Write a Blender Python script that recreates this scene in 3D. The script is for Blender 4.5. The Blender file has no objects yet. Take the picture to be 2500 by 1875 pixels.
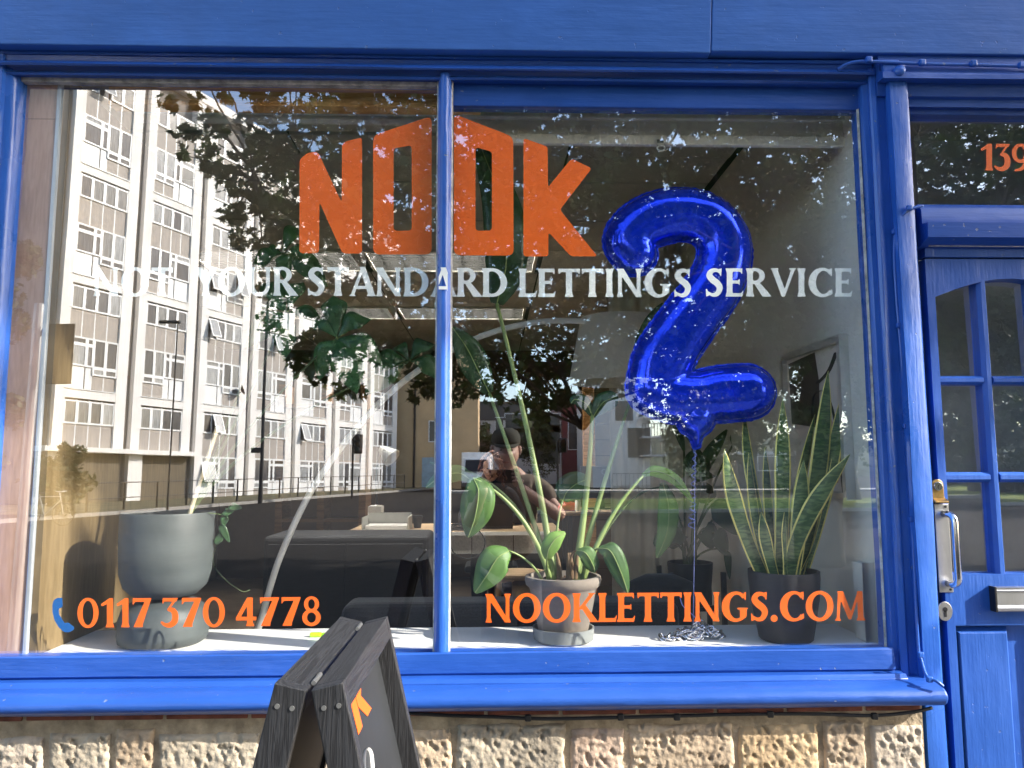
import bpy, math, random
import numpy as np
from mathutils import Vector, Matrix, noise as mnoise
from mathutils.geometry import tessellate_polygon

R = math.radians
scene = bpy.context.scene
col = scene.collection
random.seed(7)

# ------------------------------------------------------------------ camera
PITCH, YAW, ROLL = R(6.0), R(1.6), R(0.15)
CAM = Vector((0.0, -2.1, 1.5))
F = 1850.0                                   # focal length in photograph pixels (2500 wide)
cam_data = bpy.data.cameras.new('camera')
cam_data.sensor_width = 36.0
cam_data.lens = F / 2500.0 * 36.0
cam_data.clip_start = 0.01
cam_data.clip_end = 2000.0
cam = bpy.data.objects.new('camera', cam_data)
col.objects.link(cam)
cam.location = CAM
CR = Matrix.Rotation(-YAW, 3, 'Z') @ Matrix.Rotation(R(90) + PITCH, 3, 'X') @ Matrix.Rotation(-ROLL, 3, 'Z')
cam.rotation_euler = CR.to_euler()
scene.camera = cam

# ------------------------------------------------------------------ sky, sun, exposure
SUN = Vector((0.93, -0.34, 0.56)).normalized()          # towards the sun
SUN_EL = math.asin(SUN.z)
world = bpy.data.worlds.new('World')
scene.world = world
world.use_nodes = True
wn = world.node_tree
bg = wn.nodes['Background']
sky = wn.nodes.new('ShaderNodeTexSky')
sky.sky_type = 'NISHITA'
sky.sun_disc = False
sky.sun_elevation = SUN_EL
sky.sun_rotation = math.atan2(SUN.x, SUN.y)
sky.air_density = 1.0
sky.dust_density = 1.2
sky.ozone_density = 1.2
wn.links.new(sky.outputs[0], bg.inputs[0])
bg.inputs[1].default_value = 0.15
sd = bpy.data.lights.new('sun', 'SUN')
sd.energy = 2.9
sd.angle = R(0.5)
sd.color = (1.0, 0.94, 0.86)
so = bpy.data.objects.new('sun', sd)
so.rotation_euler = SUN.to_track_quat('Z', 'Y').to_euler()
so.location = (8, -8, 10)
col.objects.link(so)

scene.view_settings.view_transform = 'Standard'
scene.view_settings.look = 'None'
scene.view_settings.gamma = 1.0
scene.view_settings.exposure = 1.9
scene.render.engine = 'CYCLES'
cy = scene.cycles
cy.max_bounces = 10
cy.diffuse_bounces = 5
cy.glossy_bounces = 5
cy.transmission_bounces = 6
cy.transparent_max_bounces = 24
cy.sample_clamp_indirect = 6.0
cy.caustics_reflective = False
cy.caustics_refractive = False
cy.use_denoising = True
try:
    cy.denoiser = 'OPENIMAGEDENOISE'
    cy.denoising_input_passes = 'RGB_ALBEDO_NORMAL'
except Exception:
    pass

# ------------------------------------------------------------------ where things stand
GLASS_Z0 = 1.0
TILT = R(0.7)                                 # the old shop window leans back a little
GN = Vector((0, -math.cos(TILT), math.sin(TILT)))
GP = Vector((0, 0, GLASS_Z0))

def ray(u, v):
    d = CR @ Vector(((u - 1250.0) / F, -(v - 937.5) / F, -1.0))
    return d.normalized()
def at(u, v, y=0.0):                          # a sight line met with the plane that stands y metres behind the window
    d = ray(u, v)
    return CAM + d * ((y - CAM.y) / d.y)
def atz(u, v, z):
    d = ray(u, v)
    return CAM + d * ((z - CAM.z) / d.z)
def atx(u, v, x):
    d = ray(u, v)
    return CAM + d * ((x - CAM.x) / d.x)
def atg(u, v, off=0.0):                       # a point on the (leaning) glass, off metres behind its face
    d = ray(u, v)
    t = (GP - GN * off - CAM).dot(GN) / d.dot(GN)
    return CAM + d * t
def rat(u, v, Y):                             # a thing in the street, Y metres out from the window, seen mirrored in it
    d = ray(u, v)
    p = CAM + d * ((GP - CAM).dot(GN) / d.dot(GN))
    r = d - 2 * d.dot(GN) * GN
    return p + r * ((-Y - p.y) / r.y)
def ground_z(y):                              # the street climbs gently beyond the kerb
    return 0.0 if y > -3.4 else 0.02 * (-y - 3.4)

# ------------------------------------------------------------------ materials
def srgb(r, g, b):
    f = lambda c: (c / 255.0) / 12.92 if c / 255.0 <= 0.04045 else ((c / 255.0 + 0.055) / 1.055) ** 2.4
    return (f(r), f(g), f(b))

MATS = {}
def mat(name, c, rough=0.5, metal=0.0, var=0.15, vscale=3.0, vstretch=(1, 1, 1), bump=0.0, bscale=40.0,
        bstretch=(1, 1, 1), c2=None, mixlo=0.35, mixhi=0.65, spec=0.5, coat=0.0, rvar=0.0, trans=0.0, detail=5.0, sheen=0.0):
    if name in MATS:
        return MATS[name]
    m = bpy.data.materials.new(name)
    m.use_nodes = True
    nt = m.node_tree
    N, L = nt.nodes, nt.links
    b = N['Principled BSDF']
    tc = N.new('ShaderNodeTexCoord')
    mp = N.new('ShaderNodeMapping')
    mp.inputs['Scale'].default_value = vstretch
    L.new(tc.outputs['Object'], mp.inputs[0])
    nz = N.new('ShaderNodeTexNoise')
    nz.inputs['Scale'].default_value = vscale
    nz.inputs['Detail'].default_value = detail
    nz.inputs['Roughness'].default_value = 0.6
    L.new(mp.outputs[0], nz.inputs[0])
    cr = N.new('ShaderNodeValToRGB')
    lo = tuple(x * (1 - var) for x in c) if c2 is None else c2
    hi = tuple(min(1, x * (1 + var)) for x in c)
    cr.color_ramp.elements[0].position = mixlo
    cr.color_ramp.elements[1].position = mixhi
    cr.color_ramp.elements[0].color = (*lo, 1)
    cr.color_ramp.elements[1].color = (*hi, 1)
    L.new(nz.outputs[0], cr.inputs[0])
    L.new(cr.outputs[0], b.inputs['Base Color'])
    b.inputs['Metallic'].default_value = metal
    b.inputs['Specular IOR Level'].default_value = spec
    b.inputs['Coat Weight'].default_value = coat
    if sheen:
        b.inputs['Sheen Weight'].default_value = sheen
    if rvar > 0:
        mr = N.new('ShaderNodeMapRange')
        mr.inputs['From Min'].default_value = 0.3
        mr.inputs['From Max'].default_value = 0.7
        mr.inputs['To Min'].default_value = max(0.02, rough - rvar)
        mr.inputs['To Max'].default_value = min(1, rough + rvar)
        L.new(nz.outputs[0], mr.inputs[0])
        L.new(mr.outputs[0], b.inputs['Roughness'])
    else:
        b.inputs['Roughness'].default_value = rough
    if bump > 0:
        mp2 = N.new('ShaderNodeMapping')
        mp2.inputs['Scale'].default_value = bstretch
        L.new(tc.outputs['Object'], mp2.inputs[0])
        n2 = N.new('ShaderNodeTexNoise')
        n2.inputs['Scale'].default_value = bscale
        n2.inputs['Detail'].default_value = 6
        L.new(mp2.outputs[0], n2.inputs[0])
        bp = N.new('ShaderNodeBump')
        bp.inputs['Strength'].default_value = 1.0
        bp.inputs['Distance'].default_value = bump
        L.new(n2.outputs[0], bp.inputs['Height'])
        L.new(bp.outputs[0], b.inputs['Normal'])
    if trans > 0:                              # thin leaf: some light comes through
        tr = N.new('ShaderNodeBsdfTranslucent')
        mx = N.new('ShaderNodeMixShader')
        mx.inputs[0].default_value = trans
        L.new(cr.outputs[0], tr.inputs['Color'])
        L.new(b.outputs[0], mx.inputs[1])
        L.new(tr.outputs[0], mx.inputs[2])
        L.new(mx.outputs[0], N['Material Output'].inputs['Surface'])
    MATS[name] = m
    return m

def paint_mat(name, c, along='x', rough=0.4, wear=0.5, coat=0.1):
    m = mat(name, c, rough=rough, var=0.10, vscale=2.0, coat=coat, rvar=0.1, detail=8)
    N, L = m.node_tree.nodes, m.node_tree.links
    b = N['Principled BSDF']
    base = b.inputs['Base Color'].links[0].from_socket
    tc = N.new('ShaderNodeTexCoord')
    def noise(scale, stretch, detail=4):
        mp = N.new('ShaderNodeMapping')
        mp.inputs['Scale'].default_value = stretch
        L.new(tc.outputs['Object'], mp.inputs[0])
        n = N.new('ShaderNodeTexNoise')
        n.inputs['Scale'].default_value = scale
        n.inputs['Detail'].default_value = detail
        L.new(mp.outputs[0], n.inputs[0])
        return n.outputs[0]
    def ramp(sock, a, b_):
        r = N.new('ShaderNodeMapRange')
        r.inputs['From Min'].default_value = a
        r.inputs['From Max'].default_value = b_
        L.new(sock, r.inputs[0])
        return r.outputs[0]
    def mix(fac, a, colr, amount):
        k = N.new('ShaderNodeMath'); k.operation = 'MULTIPLY'; k.inputs[1].default_value = amount
        L.new(fac, k.inputs[0])
        x = N.new('ShaderNodeMix'); x.data_type = 'RGBA'
        L.new(k.outputs[0], x.inputs['Factor']); L.new(a, x.inputs['A']); x.inputs['B'].default_value = (*colr, 1)
        return x.outputs['Result']
    st = (0.05, 1, 1) if along == 'x' else (1, 1, 0.05)
    brush = noise(140, st, 2)
    lumps = noise(13, (0.35, 1, 1) if along == 'x' else (1, 1, 0.35), 5)
    chips = ramp(noise(52, (1, 1, 1), 3), 0.715, 0.735)
    grime = ramp(noise(7, (0.6, 1, 1.4), 7), 0.56, 0.80)
    fade = ramp(noise(3.1, (1, 1, 1), 6), 0.52, 0.75)
    col_ = mix(fade, base, tuple(x * 1.5 + 0.012 for x in c), 0.35)
    col_ = mix(grime, col_, tuple(x * 0.45 for x in c), 0.35 * wear)
    col_ = mix(chips, col_, (0.20, 0.23, 0.28), 0.7 * wear)
    L.new(col_, b.inputs['Base Color'])
    b1 = N.new('ShaderNodeBump'); b1.inputs['Distance'].default_value = 0.0007
    b2 = N.new('ShaderNodeBump'); b2.inputs['Distance'].default_value = 0.0055
    b3 = N.new('ShaderNodeBump'); b3.inputs['Distance'].default_value = 0.0008; b3.invert = True
    L.new(brush, b1.inputs['Height']); L.new(lumps, b2.inputs['Height']); L.new(chips, b3.inputs['Height'])
    L.new(b1.outputs[0], b2.inputs['Normal']); L.new(b2.outputs[0], b3.inputs['Normal']); L.new(b3.outputs[0], b.inputs['Normal'])
    return m

def wood_mat(name, c1, c2, scale=6.0, stretch=(1, 1, 8), rough=0.5, rings=9.0, bump=0.0006, distort=4.0):
    if name in MATS:
        return MATS[name]
    m = bpy.data.materials.new(name)
    m.use_nodes = True
    N, L = m.node_tree.nodes, m.node_tree.links
    b = N['Principled BSDF']
    tc = N.new('ShaderNodeTexCoord')
    mp = N.new('ShaderNodeMapping')
    mp.inputs['Scale'].default_value = stretch
    L.new(tc.outputs['Object'], mp.inputs[0])
    nz = N.new('ShaderNodeTexNoise')
    nz.inputs['Scale'].default_value = scale
    nz.inputs['Detail'].default_value = 4
    nz.inputs['Distortion'].default_value = 1.0
    L.new(mp.outputs[0], nz.inputs[0])
    wv = N.new('ShaderNodeMath')
    wv.operation = 'MULTIPLY'
    wv.inputs[1].default_value = rings * 3.14
    L.new(nz.outputs[0], wv.inputs[0])
    sn = N.new('ShaderNodeMath')
    sn.operation = 'SINE'
    L.new(wv.outputs[0], sn.inputs[0])
    fine = N.new('ShaderNodeTexNoise')
    fine.inputs['Scale'].default_value = scale * 14
    fine.inputs['Detail'].default_value = 3
    L.new(mp.outputs[0], fine.inputs[0])
    mx = N.new('ShaderNodeMath')
    mx.operation = 'MULTIPLY_ADD'
    mx.inputs[1].default_value = 0.22
    L.new(sn.outputs[0], mx.inputs[0])
    L.new(fine.outputs[0], mx.inputs[2])
    cr = N.new('ShaderNodeValToRGB')
    cr.color_ramp.elements[0].position = 0.25
    cr.color_ramp.elements[1].position = 0.75
    cr.color_ramp.elements[0].color = (*c1, 1)
    cr.color_ramp.elements[1].color = (*c2, 1)
    L.new(mx.outputs[0], cr.inputs[0])
    L.new(cr.outputs[0], b.inputs['Base Color'])
    b.inputs['Roughness'].default_value = rough
    bp = N.new('ShaderNodeBump')
    bp.inputs['Distance'].default_value = bump
    L.new(mx.outputs[0], bp.inputs['Height'])
    L.new(bp.outputs[0], b.inputs['Normal'])
    MATS[name] = m
    return m

def glass_mat(name, refl=0.33, tint=0.88, wob=0.0):
    if name in MATS:
        return MATS[name]
    m = bpy.data.materials.new(name)
    m.use_nodes = True
    N, L = m.node_tree.nodes, m.node_tree.links
    N.remove(N['Principled BSDF'])
    t = N.new('ShaderNodeBsdfTransparent')
    t.inputs[0].default_value = (tint, tint * 1.01, tint, 1)
    g = N.new('ShaderNodeBsdfGlossy')
    g.inputs['Roughness'].default_value = 0.0
    fr = N.new('ShaderNodeLayerWeight')
    fr.inputs['Blend'].default_value = 0.5
    p5 = N.new('ShaderNodeMath')
    p5.operation = 'POWER'
    p5.inputs[1].default_value = 5.0
    L.new(fr.outputs['Facing'], p5.inputs[0])
    ad = N.new('ShaderNodeMath')
    ad.operation = 'MULTIPLY_ADD'
    ad.use_clamp = True
    ad.inputs[1].default_value = 1.0 - refl
    ad.inputs[2].default_value = refl
    L.new(p5.outputs[0], ad.inputs[0])
    L.new(ad.outputs[0], g.inputs['Color'])
    mx = N.new('ShaderNodeAddShader')
    L.new(t.outputs[0], mx.inputs[0])
    L.new(g.outputs[0], mx.inputs[1])
    L.new(mx.outputs[0], N['Material Output'].inputs['Surface'])
    if wob > 0:
        tc = N.new('ShaderNodeTexCoord')
        nz = N.new('ShaderNodeTexNoise')
        nz.inputs['Scale'].default_value = 2.2
        nz.inputs['Detail'].default_value = 0.5
        L.new(tc.outputs['Object'], nz.inputs[0])
        bp = N.new('ShaderNodeBump')
        bp.inputs['Distance'].default_value = wob
        L.new(nz.outputs[0], bp.inputs['Height'])
        L.new(bp.outputs[0], g.inputs['Normal'])
    MATS[name] = m
    return m

def clear_mat():
    if 'clear glass edge' in MATS:
        return MATS['clear glass edge']
    m = bpy.data.materials.new('clear glass edge')
    m.use_nodes = True
    N, L = m.node_tree.nodes, m.node_tree.links
    N.remove(N['Principled BSDF'])
    t = N.new('ShaderNodeBsdfTransparent')
    L.new(t.outputs[0], N['Material Output'].inputs['Surface'])
    MATS['clear glass edge'] = m
    return m

# ------------------------------------------------------------------ mesh helpers
def tag(o, label=None, cat=None, group=None, kind=None):
    if label: o['label'] = label
    if cat: o['category'] = cat
    if group: o['group'] = group
    if kind: o['kind'] = kind
    return o

def thing(name, label, cat, loc=(0, 0, 0), rz=0.0, group=None):
    o = bpy.data.objects.new(name, None)
    o.empty_display_size = 0.1
    col.objects.link(o)
    o.location = loc
    o.rotation_euler = (0, 0, rz)
    tag(o, label, cat, group)
    return o

def link(o, parent=None, local=False):
    col.objects.link(o)
    if parent is not None:
        o.parent = parent
        if parent.type == 'EMPTY' and not local:
            o.matrix_parent_inverse = Matrix.Translation(-Vector(parent.location))
    return o

def copy_tree(o, parent=None):
    c = o.copy()
    col.objects.link(c)
    c.parent = parent
    for ch in o.children:
        copy_tree(ch, c)
    return c

class MB:
    def __init__(s):
        s.v = []; s.f = []; s.mi = []; s.m = 0
    def add(s, vs, fs):
        k = len(s.v)
        s.v.extend([tuple(p) for p in vs])
        for f in fs:
            s.f.append(tuple(i + k for i in f)); s.mi.append(s.m)
        return s
    def box(s, x0, x1, y0, y1, z0, z1):
        vs = [(x0, y0, z0), (x1, y0, z0), (x1, y1, z0), (x0, y1, z0), (x0, y0, z1), (x1, y0, z1), (x1, y1, z1), (x0, y1, z1)]
        return s.add(vs, [(0, 3, 2, 1), (4, 5, 6, 7), (0, 1, 5, 4), (1, 2, 6, 5), (2, 3, 7, 6), (3, 0, 4, 7)])
    def hexa(s, p):                            # 8 corners: bottom loop then top loop
        return s.add(p, [(0, 3, 2, 1), (4, 5, 6, 7), (0, 1, 5, 4), (1, 2, 6, 5), (2, 3, 7, 6), (3, 0, 4, 7)])
    def loft(s, rings, cap=True, closed=True):
        n = len(rings[0]); vs = [p for r in rings for p in r]; fs = []
        for i in range(len(rings) - 1):
            for j in range(n if closed else n - 1):
                a, b = i * n + j, i * n + (j + 1) % n
                fs.append((a, b, b + n, a + n))
        if cap and closed:
            fs.append(tuple(range(n - 1, -1, -1)))
            fs.append(tuple((len(rings) - 1) * n + j for j in range(n)))
        return s.add(vs, fs)
    def tube(s, pts, r, n=8, cap=True, sq=None):
        pts = [Vector(p) for p in pts]
        rs = r if isinstance(r, (list, tuple)) else [r] * len(pts)
        rings = []; up = None
        for i, p in enumerate(pts):
            t = (pts[min(i + 1, len(pts) - 1)] - pts[max(i - 1, 0)])
            t = t.normalized() if t.length > 1e-9 else Vector((0, 0, 1))
            if up is None:
                up = Vector((0, 0, 1)) if abs(t.z) < 0.9 else Vector((0, 1, 0))
            a = t.cross(up)
            if a.length < 1e-6:
                a = t.cross(Vector((1, 0, 0)))
            a.normalize(); b = a.cross(t).normalized(); up = b
            k = 1.0 if sq is None else sq
            rings.append([p + (a * math.cos(q) + b * math.sin(q) * k) * rs[i] for q in [2 * math.pi * j / n for j in range(n)]])
        return s.loft(rings, cap)
    def lathe(s, prof, c, n=32, cap=True):
        rings = [[(c[0] + r * math.cos(2 * math.pi * j / n), c[1] + r * math.sin(2 * math.pi * j / n), c[2] + z) for j in range(n)] for r, z in prof]
        return s.loft(rings, cap)
    def sweepx(s, prof, x0, x1, seg=1, wob=0.0, seed=0):          # prof: (y, z) loop extruded along x
        rings = []
        for i in range(seg + 1):
            x = x0 + (x1 - x0) * i / seg
            rings.append([(x, y + (wob * mnoise.noise((x * 3, j * 1.7, seed)) if wob else 0), z + (wob * mnoise.noise((x * 2.3, j * 2.1, seed + 9)) if wob else 0)) for j, (y, z) in enumerate(prof)])
        return s.loft(rings)
    def sweepz(s, prof, z0, z1, lean=(0, 0), seg=1, wob=0.0, seed=0):   # prof: (x, y) loop extruded upwards
        rings = []
        for i in range(seg + 1):
            t = i / seg; z = z0 + (z1 - z0) * t
            rings.append([(x + lean[0] * t + (wob * mnoise.noise((z * 3, j * 1.7, seed)) if wob else 0), y + lean[1] * t + (wob * mnoise.noise((z * 2.6, j * 2.3, seed + 5)) if wob else 0), z) for j, (x, y) in enumerate(prof)])
        return s.loft(rings)
    def poly(s, pts, holes=(), depth=(0, 0.0004, 0)):             # flat polygon with holes and a little thickness
        loops = [list(pts)] + [list(h) for h in holes]
        tris = tessellate_polygon([[Vector(p) for p in l] for l in loops])
        flat = [Vector(p) for l in loops for p in l]
        d = Vector(depth); n = len(flat)
        vs = flat + [p + d for p in flat]
        nrm = Vector((0, 0, 0))
        for t in tris:
            nrm += (flat[t[1]] - flat[t[0]]).cross(flat[t[2]] - flat[t[0]])
        fl = nrm.dot(d) > 0
        fs = []
        for t in tris:
            a, b, c = t
            q = (flat[b] - flat[a]).cross(flat[c] - flat[a]).dot(d) > 0
            t1 = (a, c, b) if q else (a, b, c)
            fs.append(t1); fs.append((t1[2] + n, t1[1] + n, t1[0] + n))
        k = 0
        for l in loops:
            m = len(l)
            for i in range(m):
                a, b = k + i, k + (i + 1) % m
                fs.append((a, b, b + n, a + n))
            k += m
        return s.add(vs, fs)
    def mesh(s, name):
        me = bpy.data.meshes.new(name)
        me.from_pydata(s.v, [], s.f)
        if any(s.mi):
            me.polygons.foreach_set('material_index', s.mi)
        me.update()
        return me
    def build(s, name, m, parent=None, smooth=False, bevel=0.0, local=False, kind=None, angle=None, bseg=2, subsurf=0, fixn=True):
        me = s.mesh(name)
        if fixn:
            import bmesh
            bm = bmesh.new(); bm.from_mesh(me)
            bmesh.ops.recalc_face_normals(bm, faces=bm.faces)
            bm.to_mesh(me); bm.free()
        for x in (m if isinstance(m, (list, tuple)) else [m]):
            me.materials.append(x)
        if smooth or angle:
            me.shade_smooth()
            if angle:
                me.set_sharp_from_angle(angle=R(angle))
        o = bpy.data.objects.new(name, me)
        link(o, parent, local)
        if bevel > 0:
            md = o.modifiers.new('soft edges', 'BEVEL')
            md.width = bevel; md.segments = bseg; md.limit_method = 'ANGLE'; md.angle_limit = R(40)
        if subsurf:
            md = o.modifiers.new('smooth', 'SUBSURF'); md.levels = subsurf; md.render_levels = subsurf
        if kind:
            o['kind'] = kind
        return o

def bez(p0, p1, p2, n=12):
    p0, p1, p2 = Vector(p0), Vector(p1), Vector(p2)
    return [p0 * (1 - t) ** 2 + p1 * 2 * t * (1 - t) + p2 * t * t for t in [i / n for i in range(n + 1)]]
def catmull(P, n=8):
    P = [Vector(p) for p in P]
    Q = [P[0] * 2 - P[1]] + P + [P[-1] * 2 - P[-2]]
    out = []
    for i in range(1, len(Q) - 2):
        for k in range(n):
            t = k / n
            a, b, c, d = Q[i - 1], Q[i], Q[i + 1], Q[i + 2]
            out.append(0.5 * ((2 * b) + (c - a) * t + (2 * a - 5 * b + 4 * c - d) * t * t + (3 * b - a - 3 * c + d) * t ** 3))
    out.append(P[-1])
    return out

# =================================================================== materials of the shop
BLUE = paint_mat('blue gloss paint', (0.018, 0.083, 0.36), 'x', 0.36, 0.9)
BLUEF = paint_mat('blue eggshell fascia paint', (0.038, 0.145, 0.48), 'x', 0.55, 0.35, 0.0)
BLUEV = paint_mat('blue gloss paint on uprights', (0.024, 0.108, 0.44), 'z', 0.30, 0.9, 0.18)
BLUED = paint_mat('blue satin paint on door', (0.024, 0.105, 0.42), 'z', 0.42, 0.4, 0.05)
PUTTY = mat('dirty putty', (0.42, 0.41, 0.38), rough=0.9, var=0.4, vscale=30, bump=0.002, bscale=80)
VGLASS = glass_mat('shop window glass', 0.32, tint=0.95, wob=0.0002)
DGLASS = glass_mat('door glass', 0.34, tint=0.95, wob=0.0006)
CLEAR = clear_mat()
ORANGE = mat('orange vinyl', (0.88, 0.135, 0.006), rough=0.45, var=0.05, vscale=4)
PALEV = mat('pale grey white vinyl', (0.86, 0.89, 0.84), rough=0.5, var=0.05, vscale=4)
PHONEBLUE = mat('mid blue vinyl', (0.006, 0.10, 0.33), rough=0.5, var=0.04)
STEEL = mat('brushed aluminium', (0.62, 0.62, 0.63), rough=0.34, metal=1.0, var=0.1, vscale=20, vstretch=(1, 1, 0.1), bump=0.0002, bscale=200, bstretch=(1, 1, 0.1))
CHROME = mat('bright steel', (0.7, 0.7, 0.72), rough=0.16, metal=1.0, var=0.1)
BRASS = mat('aged brass', (0.55, 0.36, 0.14), rough=0.35, metal=1.0, var=0.2, vscale=40)
BLACKP = mat('black plastic', (0.012, 0.012, 0.013), rough=0.45, var=0.2)

shop = thing('shop_building', 'blue painted shopfront with two large panes over a rough stone base', 'shop', (0, 0, 0))

XL, XR = -1.75, 2.75
# fascia, leaning forward, two boards with a joint
FY = -0.066
zf = at(1200, 122, FY).z
xj = at(1757, 70, -0.15).x
def fascia(x0, x1, dz, seed):
    prof = [(FY, zf + dz), (FY - 0.11, zf + 0.62), (0.06, zf + 0.62), (0.06, zf + dz)]
    return MB().sweepx(prof, x0, x1).build('fascia_board', BLUEF, shop, bevel=0.003)
fascia(XL, xj - 0.0012, 0.0, 1)
fascia(xj + 0.0012, XR, 0.006, 4)
# moulded head under the fascia
def zz(v, y, u=1150): return at(u, v, y).z
prof = [(0.05, zf - 0.001), (-0.034, zf - 0.001), (-0.034, zz(144, -0.034)), (-0.028, zz(147, -0.028)), (-0.026, zz(159, -0.026)), (-0.042, zz(162, -0.042)),
        (-0.046, zz(166, -0.046)), (-0.042, zz(171, -0.042)), (-0.024, zz(173, -0.024)), (-0.018, zz(185, -0.018)), (-0.025, zz(189, -0.025)),
        (-0.021, zz(195, -0.021)), (-0.002, zz(200, -0.002)), (0.05, zz(200, 0.0))]
xpost0 = at(2136, 900, -0.03).x
MB().sweepx(prof, XL, xpost0 + 0.04, 60, 0.0028, 3).build('head_moulding', BLUE, shop, angle=50)
z_head = zz(200, 0.0)
# blue board closing the top of the right pane
z_rail = zz(259, 0.0, 1500)
xm = at(1080, 900, -0.045).x
MB().box(xm + 0.012, xpost0 + 0.02, 0.008, 0.05, z_rail, z_head + 0.01).build('top_rail', BLUE, shop, bevel=0.003)

# uprights
xl_in = at(22, 450, -0.02).x
profL = [(xl_in, 0.05), (xl_in, -0.006), (xl_in - 0.012, -0.02), (xl_in - 0.028, -0.022), (xl_in - 0.032, -0.034), (xl_in - 0.06, -0.038),
         (xl_in - 0.066, -0.056), (xl_in - 0.3, -0.056), (xl_in - 0.3, 0.05)]
MB().sweepz(profL, 0.0, z_head + 0.05, seg=40, wob=0.002, seed=8).build('pilaster', BLUEV, shop, angle=45)
px = lambda u, y: at(u, 900, y).x
profR = [(px(2132, 0.0), 0.05), (px(2132, 0), 0.004), (px(2137, -0.012), -0.012), (px(2143, -0.018), -0.018), (px(2156, -0.020), -0.020), (px(2158, -0.028), -0.028),
         (px(2165, -0.034), -0.034), (px(2175, -0.034), -0.034), (px(2180, -0.026), -0.026), (px(2198, -0.026), -0.026), (px(2203, -0.040), -0.040),
         (px(2209, -0.048), -0.048), (px(2212, -0.056), -0.056), (px(2252, -0.056), -0.056), (px(2256, -0.052), -0.052), (px(2257, 0.05), 0.05)]
z_post = at(2190, 158, -0.056).z
MB().sweepz(profR, 0.0, z_post, seg=60, wob=0.003, seed=2).build('pilaster', BLUEV, shop, angle=40)
xpost1 = px(2257, 0.05)
cb = at(2195, 177, -0.066)
MB().box(px(2210, -0.09), px(2254, -0.09), -0.064, -0.05, at(2190, 196, -0.06).z, z_post + 0.012).build('post_cap', BLUEV, shop, bevel=0.004)
MB().lathe([(0.0, 0), (0.009, 0.001), (0.016, 0.004), (0.017, 0.010), (0.012, 0.016), (0.0, 0.018)], (0, 0, 0), 14).build('cap_knob', BLUEV, shop, smooth=True)
k = bpy.data.objects['cap_knob']; k.rotation_euler = (R(75), 0, R(-20)); k.location = cb
mprof = [(-0.019, 0.05), (-0.019, -0.008), (-0.0165, -0.011), (-0.0165, -0.018), (-0.011, -0.027), (-0.0045, -0.031), (0.0045, -0.031), (0.011, -0.027), (0.0165, -0.018),
         (0.0165, -0.011), (0.019, -0.008), (0.019, 0.05)]
mull = MB().sweepz([(xm + a, b) for a, b in mprof], GLASS_Z0 - 0.01, z_head + 0.012, seg=50, wob=0.0016, seed=6).build('mullion', BLUEV, shop, angle=35)
for sx in (-1, 1):
    MB().sweepz([(xm + sx * 0.0185, 0.0), (xm + sx * 0.0185, -0.006), (xm + sx * 0.0235, -0.001), (xm + sx * 0.0235, 0.0)], GLASS_Z0, z_head, seg=60, wob=0.0012, seed=20 + sx).build('putty_line', PUTTY, shop)
MB().sweepx([(0.0, z_head - 0.001), (0.004, z_head - 0.012), (0.022, z_head - 0.012), (0.022, z_head - 0.001)], xl_in, xm - 0.02, 90, 0.002, 5).build('putty_line', PUTTY, shop)
MB().sweepz([(px(2130, 0), 0.0), (px(2126, 0), 0.006), (px(2132, 0), 0.006)], GLASS_Z0, z_rail, seg=60, wob=0.0008, seed=30).build('putty_line', PUTTY, shop)

# sill in three mouldings
zs = lambda v, y: at(1250, v, y).z
xe1, xe2, xe3 = at(2184, 1620, -0.035).x, at(2218, 1660, -0.07).x, at(2311, 1700, -0.12).x
z_st = GLASS_Z0 - 0.002
up = [(0.04, z_st), (-0.001, z_st), (-0.030, zs(1590, -0.03)), (-0.036, zs(1594, -0.036)), (-0.040, zs(1643, -0.04)), (-0.034, zs(1646, -0.034)), (-0.034, zs(1652, -0.034)), (0.04, zs(1652, -0.034))]
MB().sweepx(up, XL, xe1, 70, 0.0022, 11).build('window_sill', BLUE, shop, angle=40, bevel=0.0015)
z1 = zs(1647, -0.034)
mid = [(-0.0341, z1), (-0.046, z1 - 0.003), (-0.058, zs(1655, -0.058)), (-0.066, zs(1664, -0.066)), (-0.070, zs(1668, -0.07)), (-0.070, zs(1672, -0.07)), (0.03, zs(1672, -0.07)), (0.03, z1 - 0.006)]
MB().sweepx(mid, XL, xe2, 70, 0.002, 12).build('sill_moulding', BLUE, shop, angle=40, bevel=0.0015)
zb0, zb1 = zs(1671, -0.075), zs(1738, -0.10)
hh = (zb0 - zb1)
bull = [(0.03, zb0), (-0.072, zb0)] + [(-0.085 - 0.048 * math.sin(math.pi * t) ** 0.55, zb0 - hh * t) for t in [0.02, 0.08, 0.16, 0.26, 0.38, 0.5, 0.62, 0.74, 0.84, 0.92, 0.98]] + [(-0.07, zb1), (0.03, zb1)]
MB().sweepx(bull, XL, xe3, 80, 0.0022, 13).build('sill_bullnose', BLUE, shop, angle=50, bevel=0.012, bseg=3)

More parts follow.
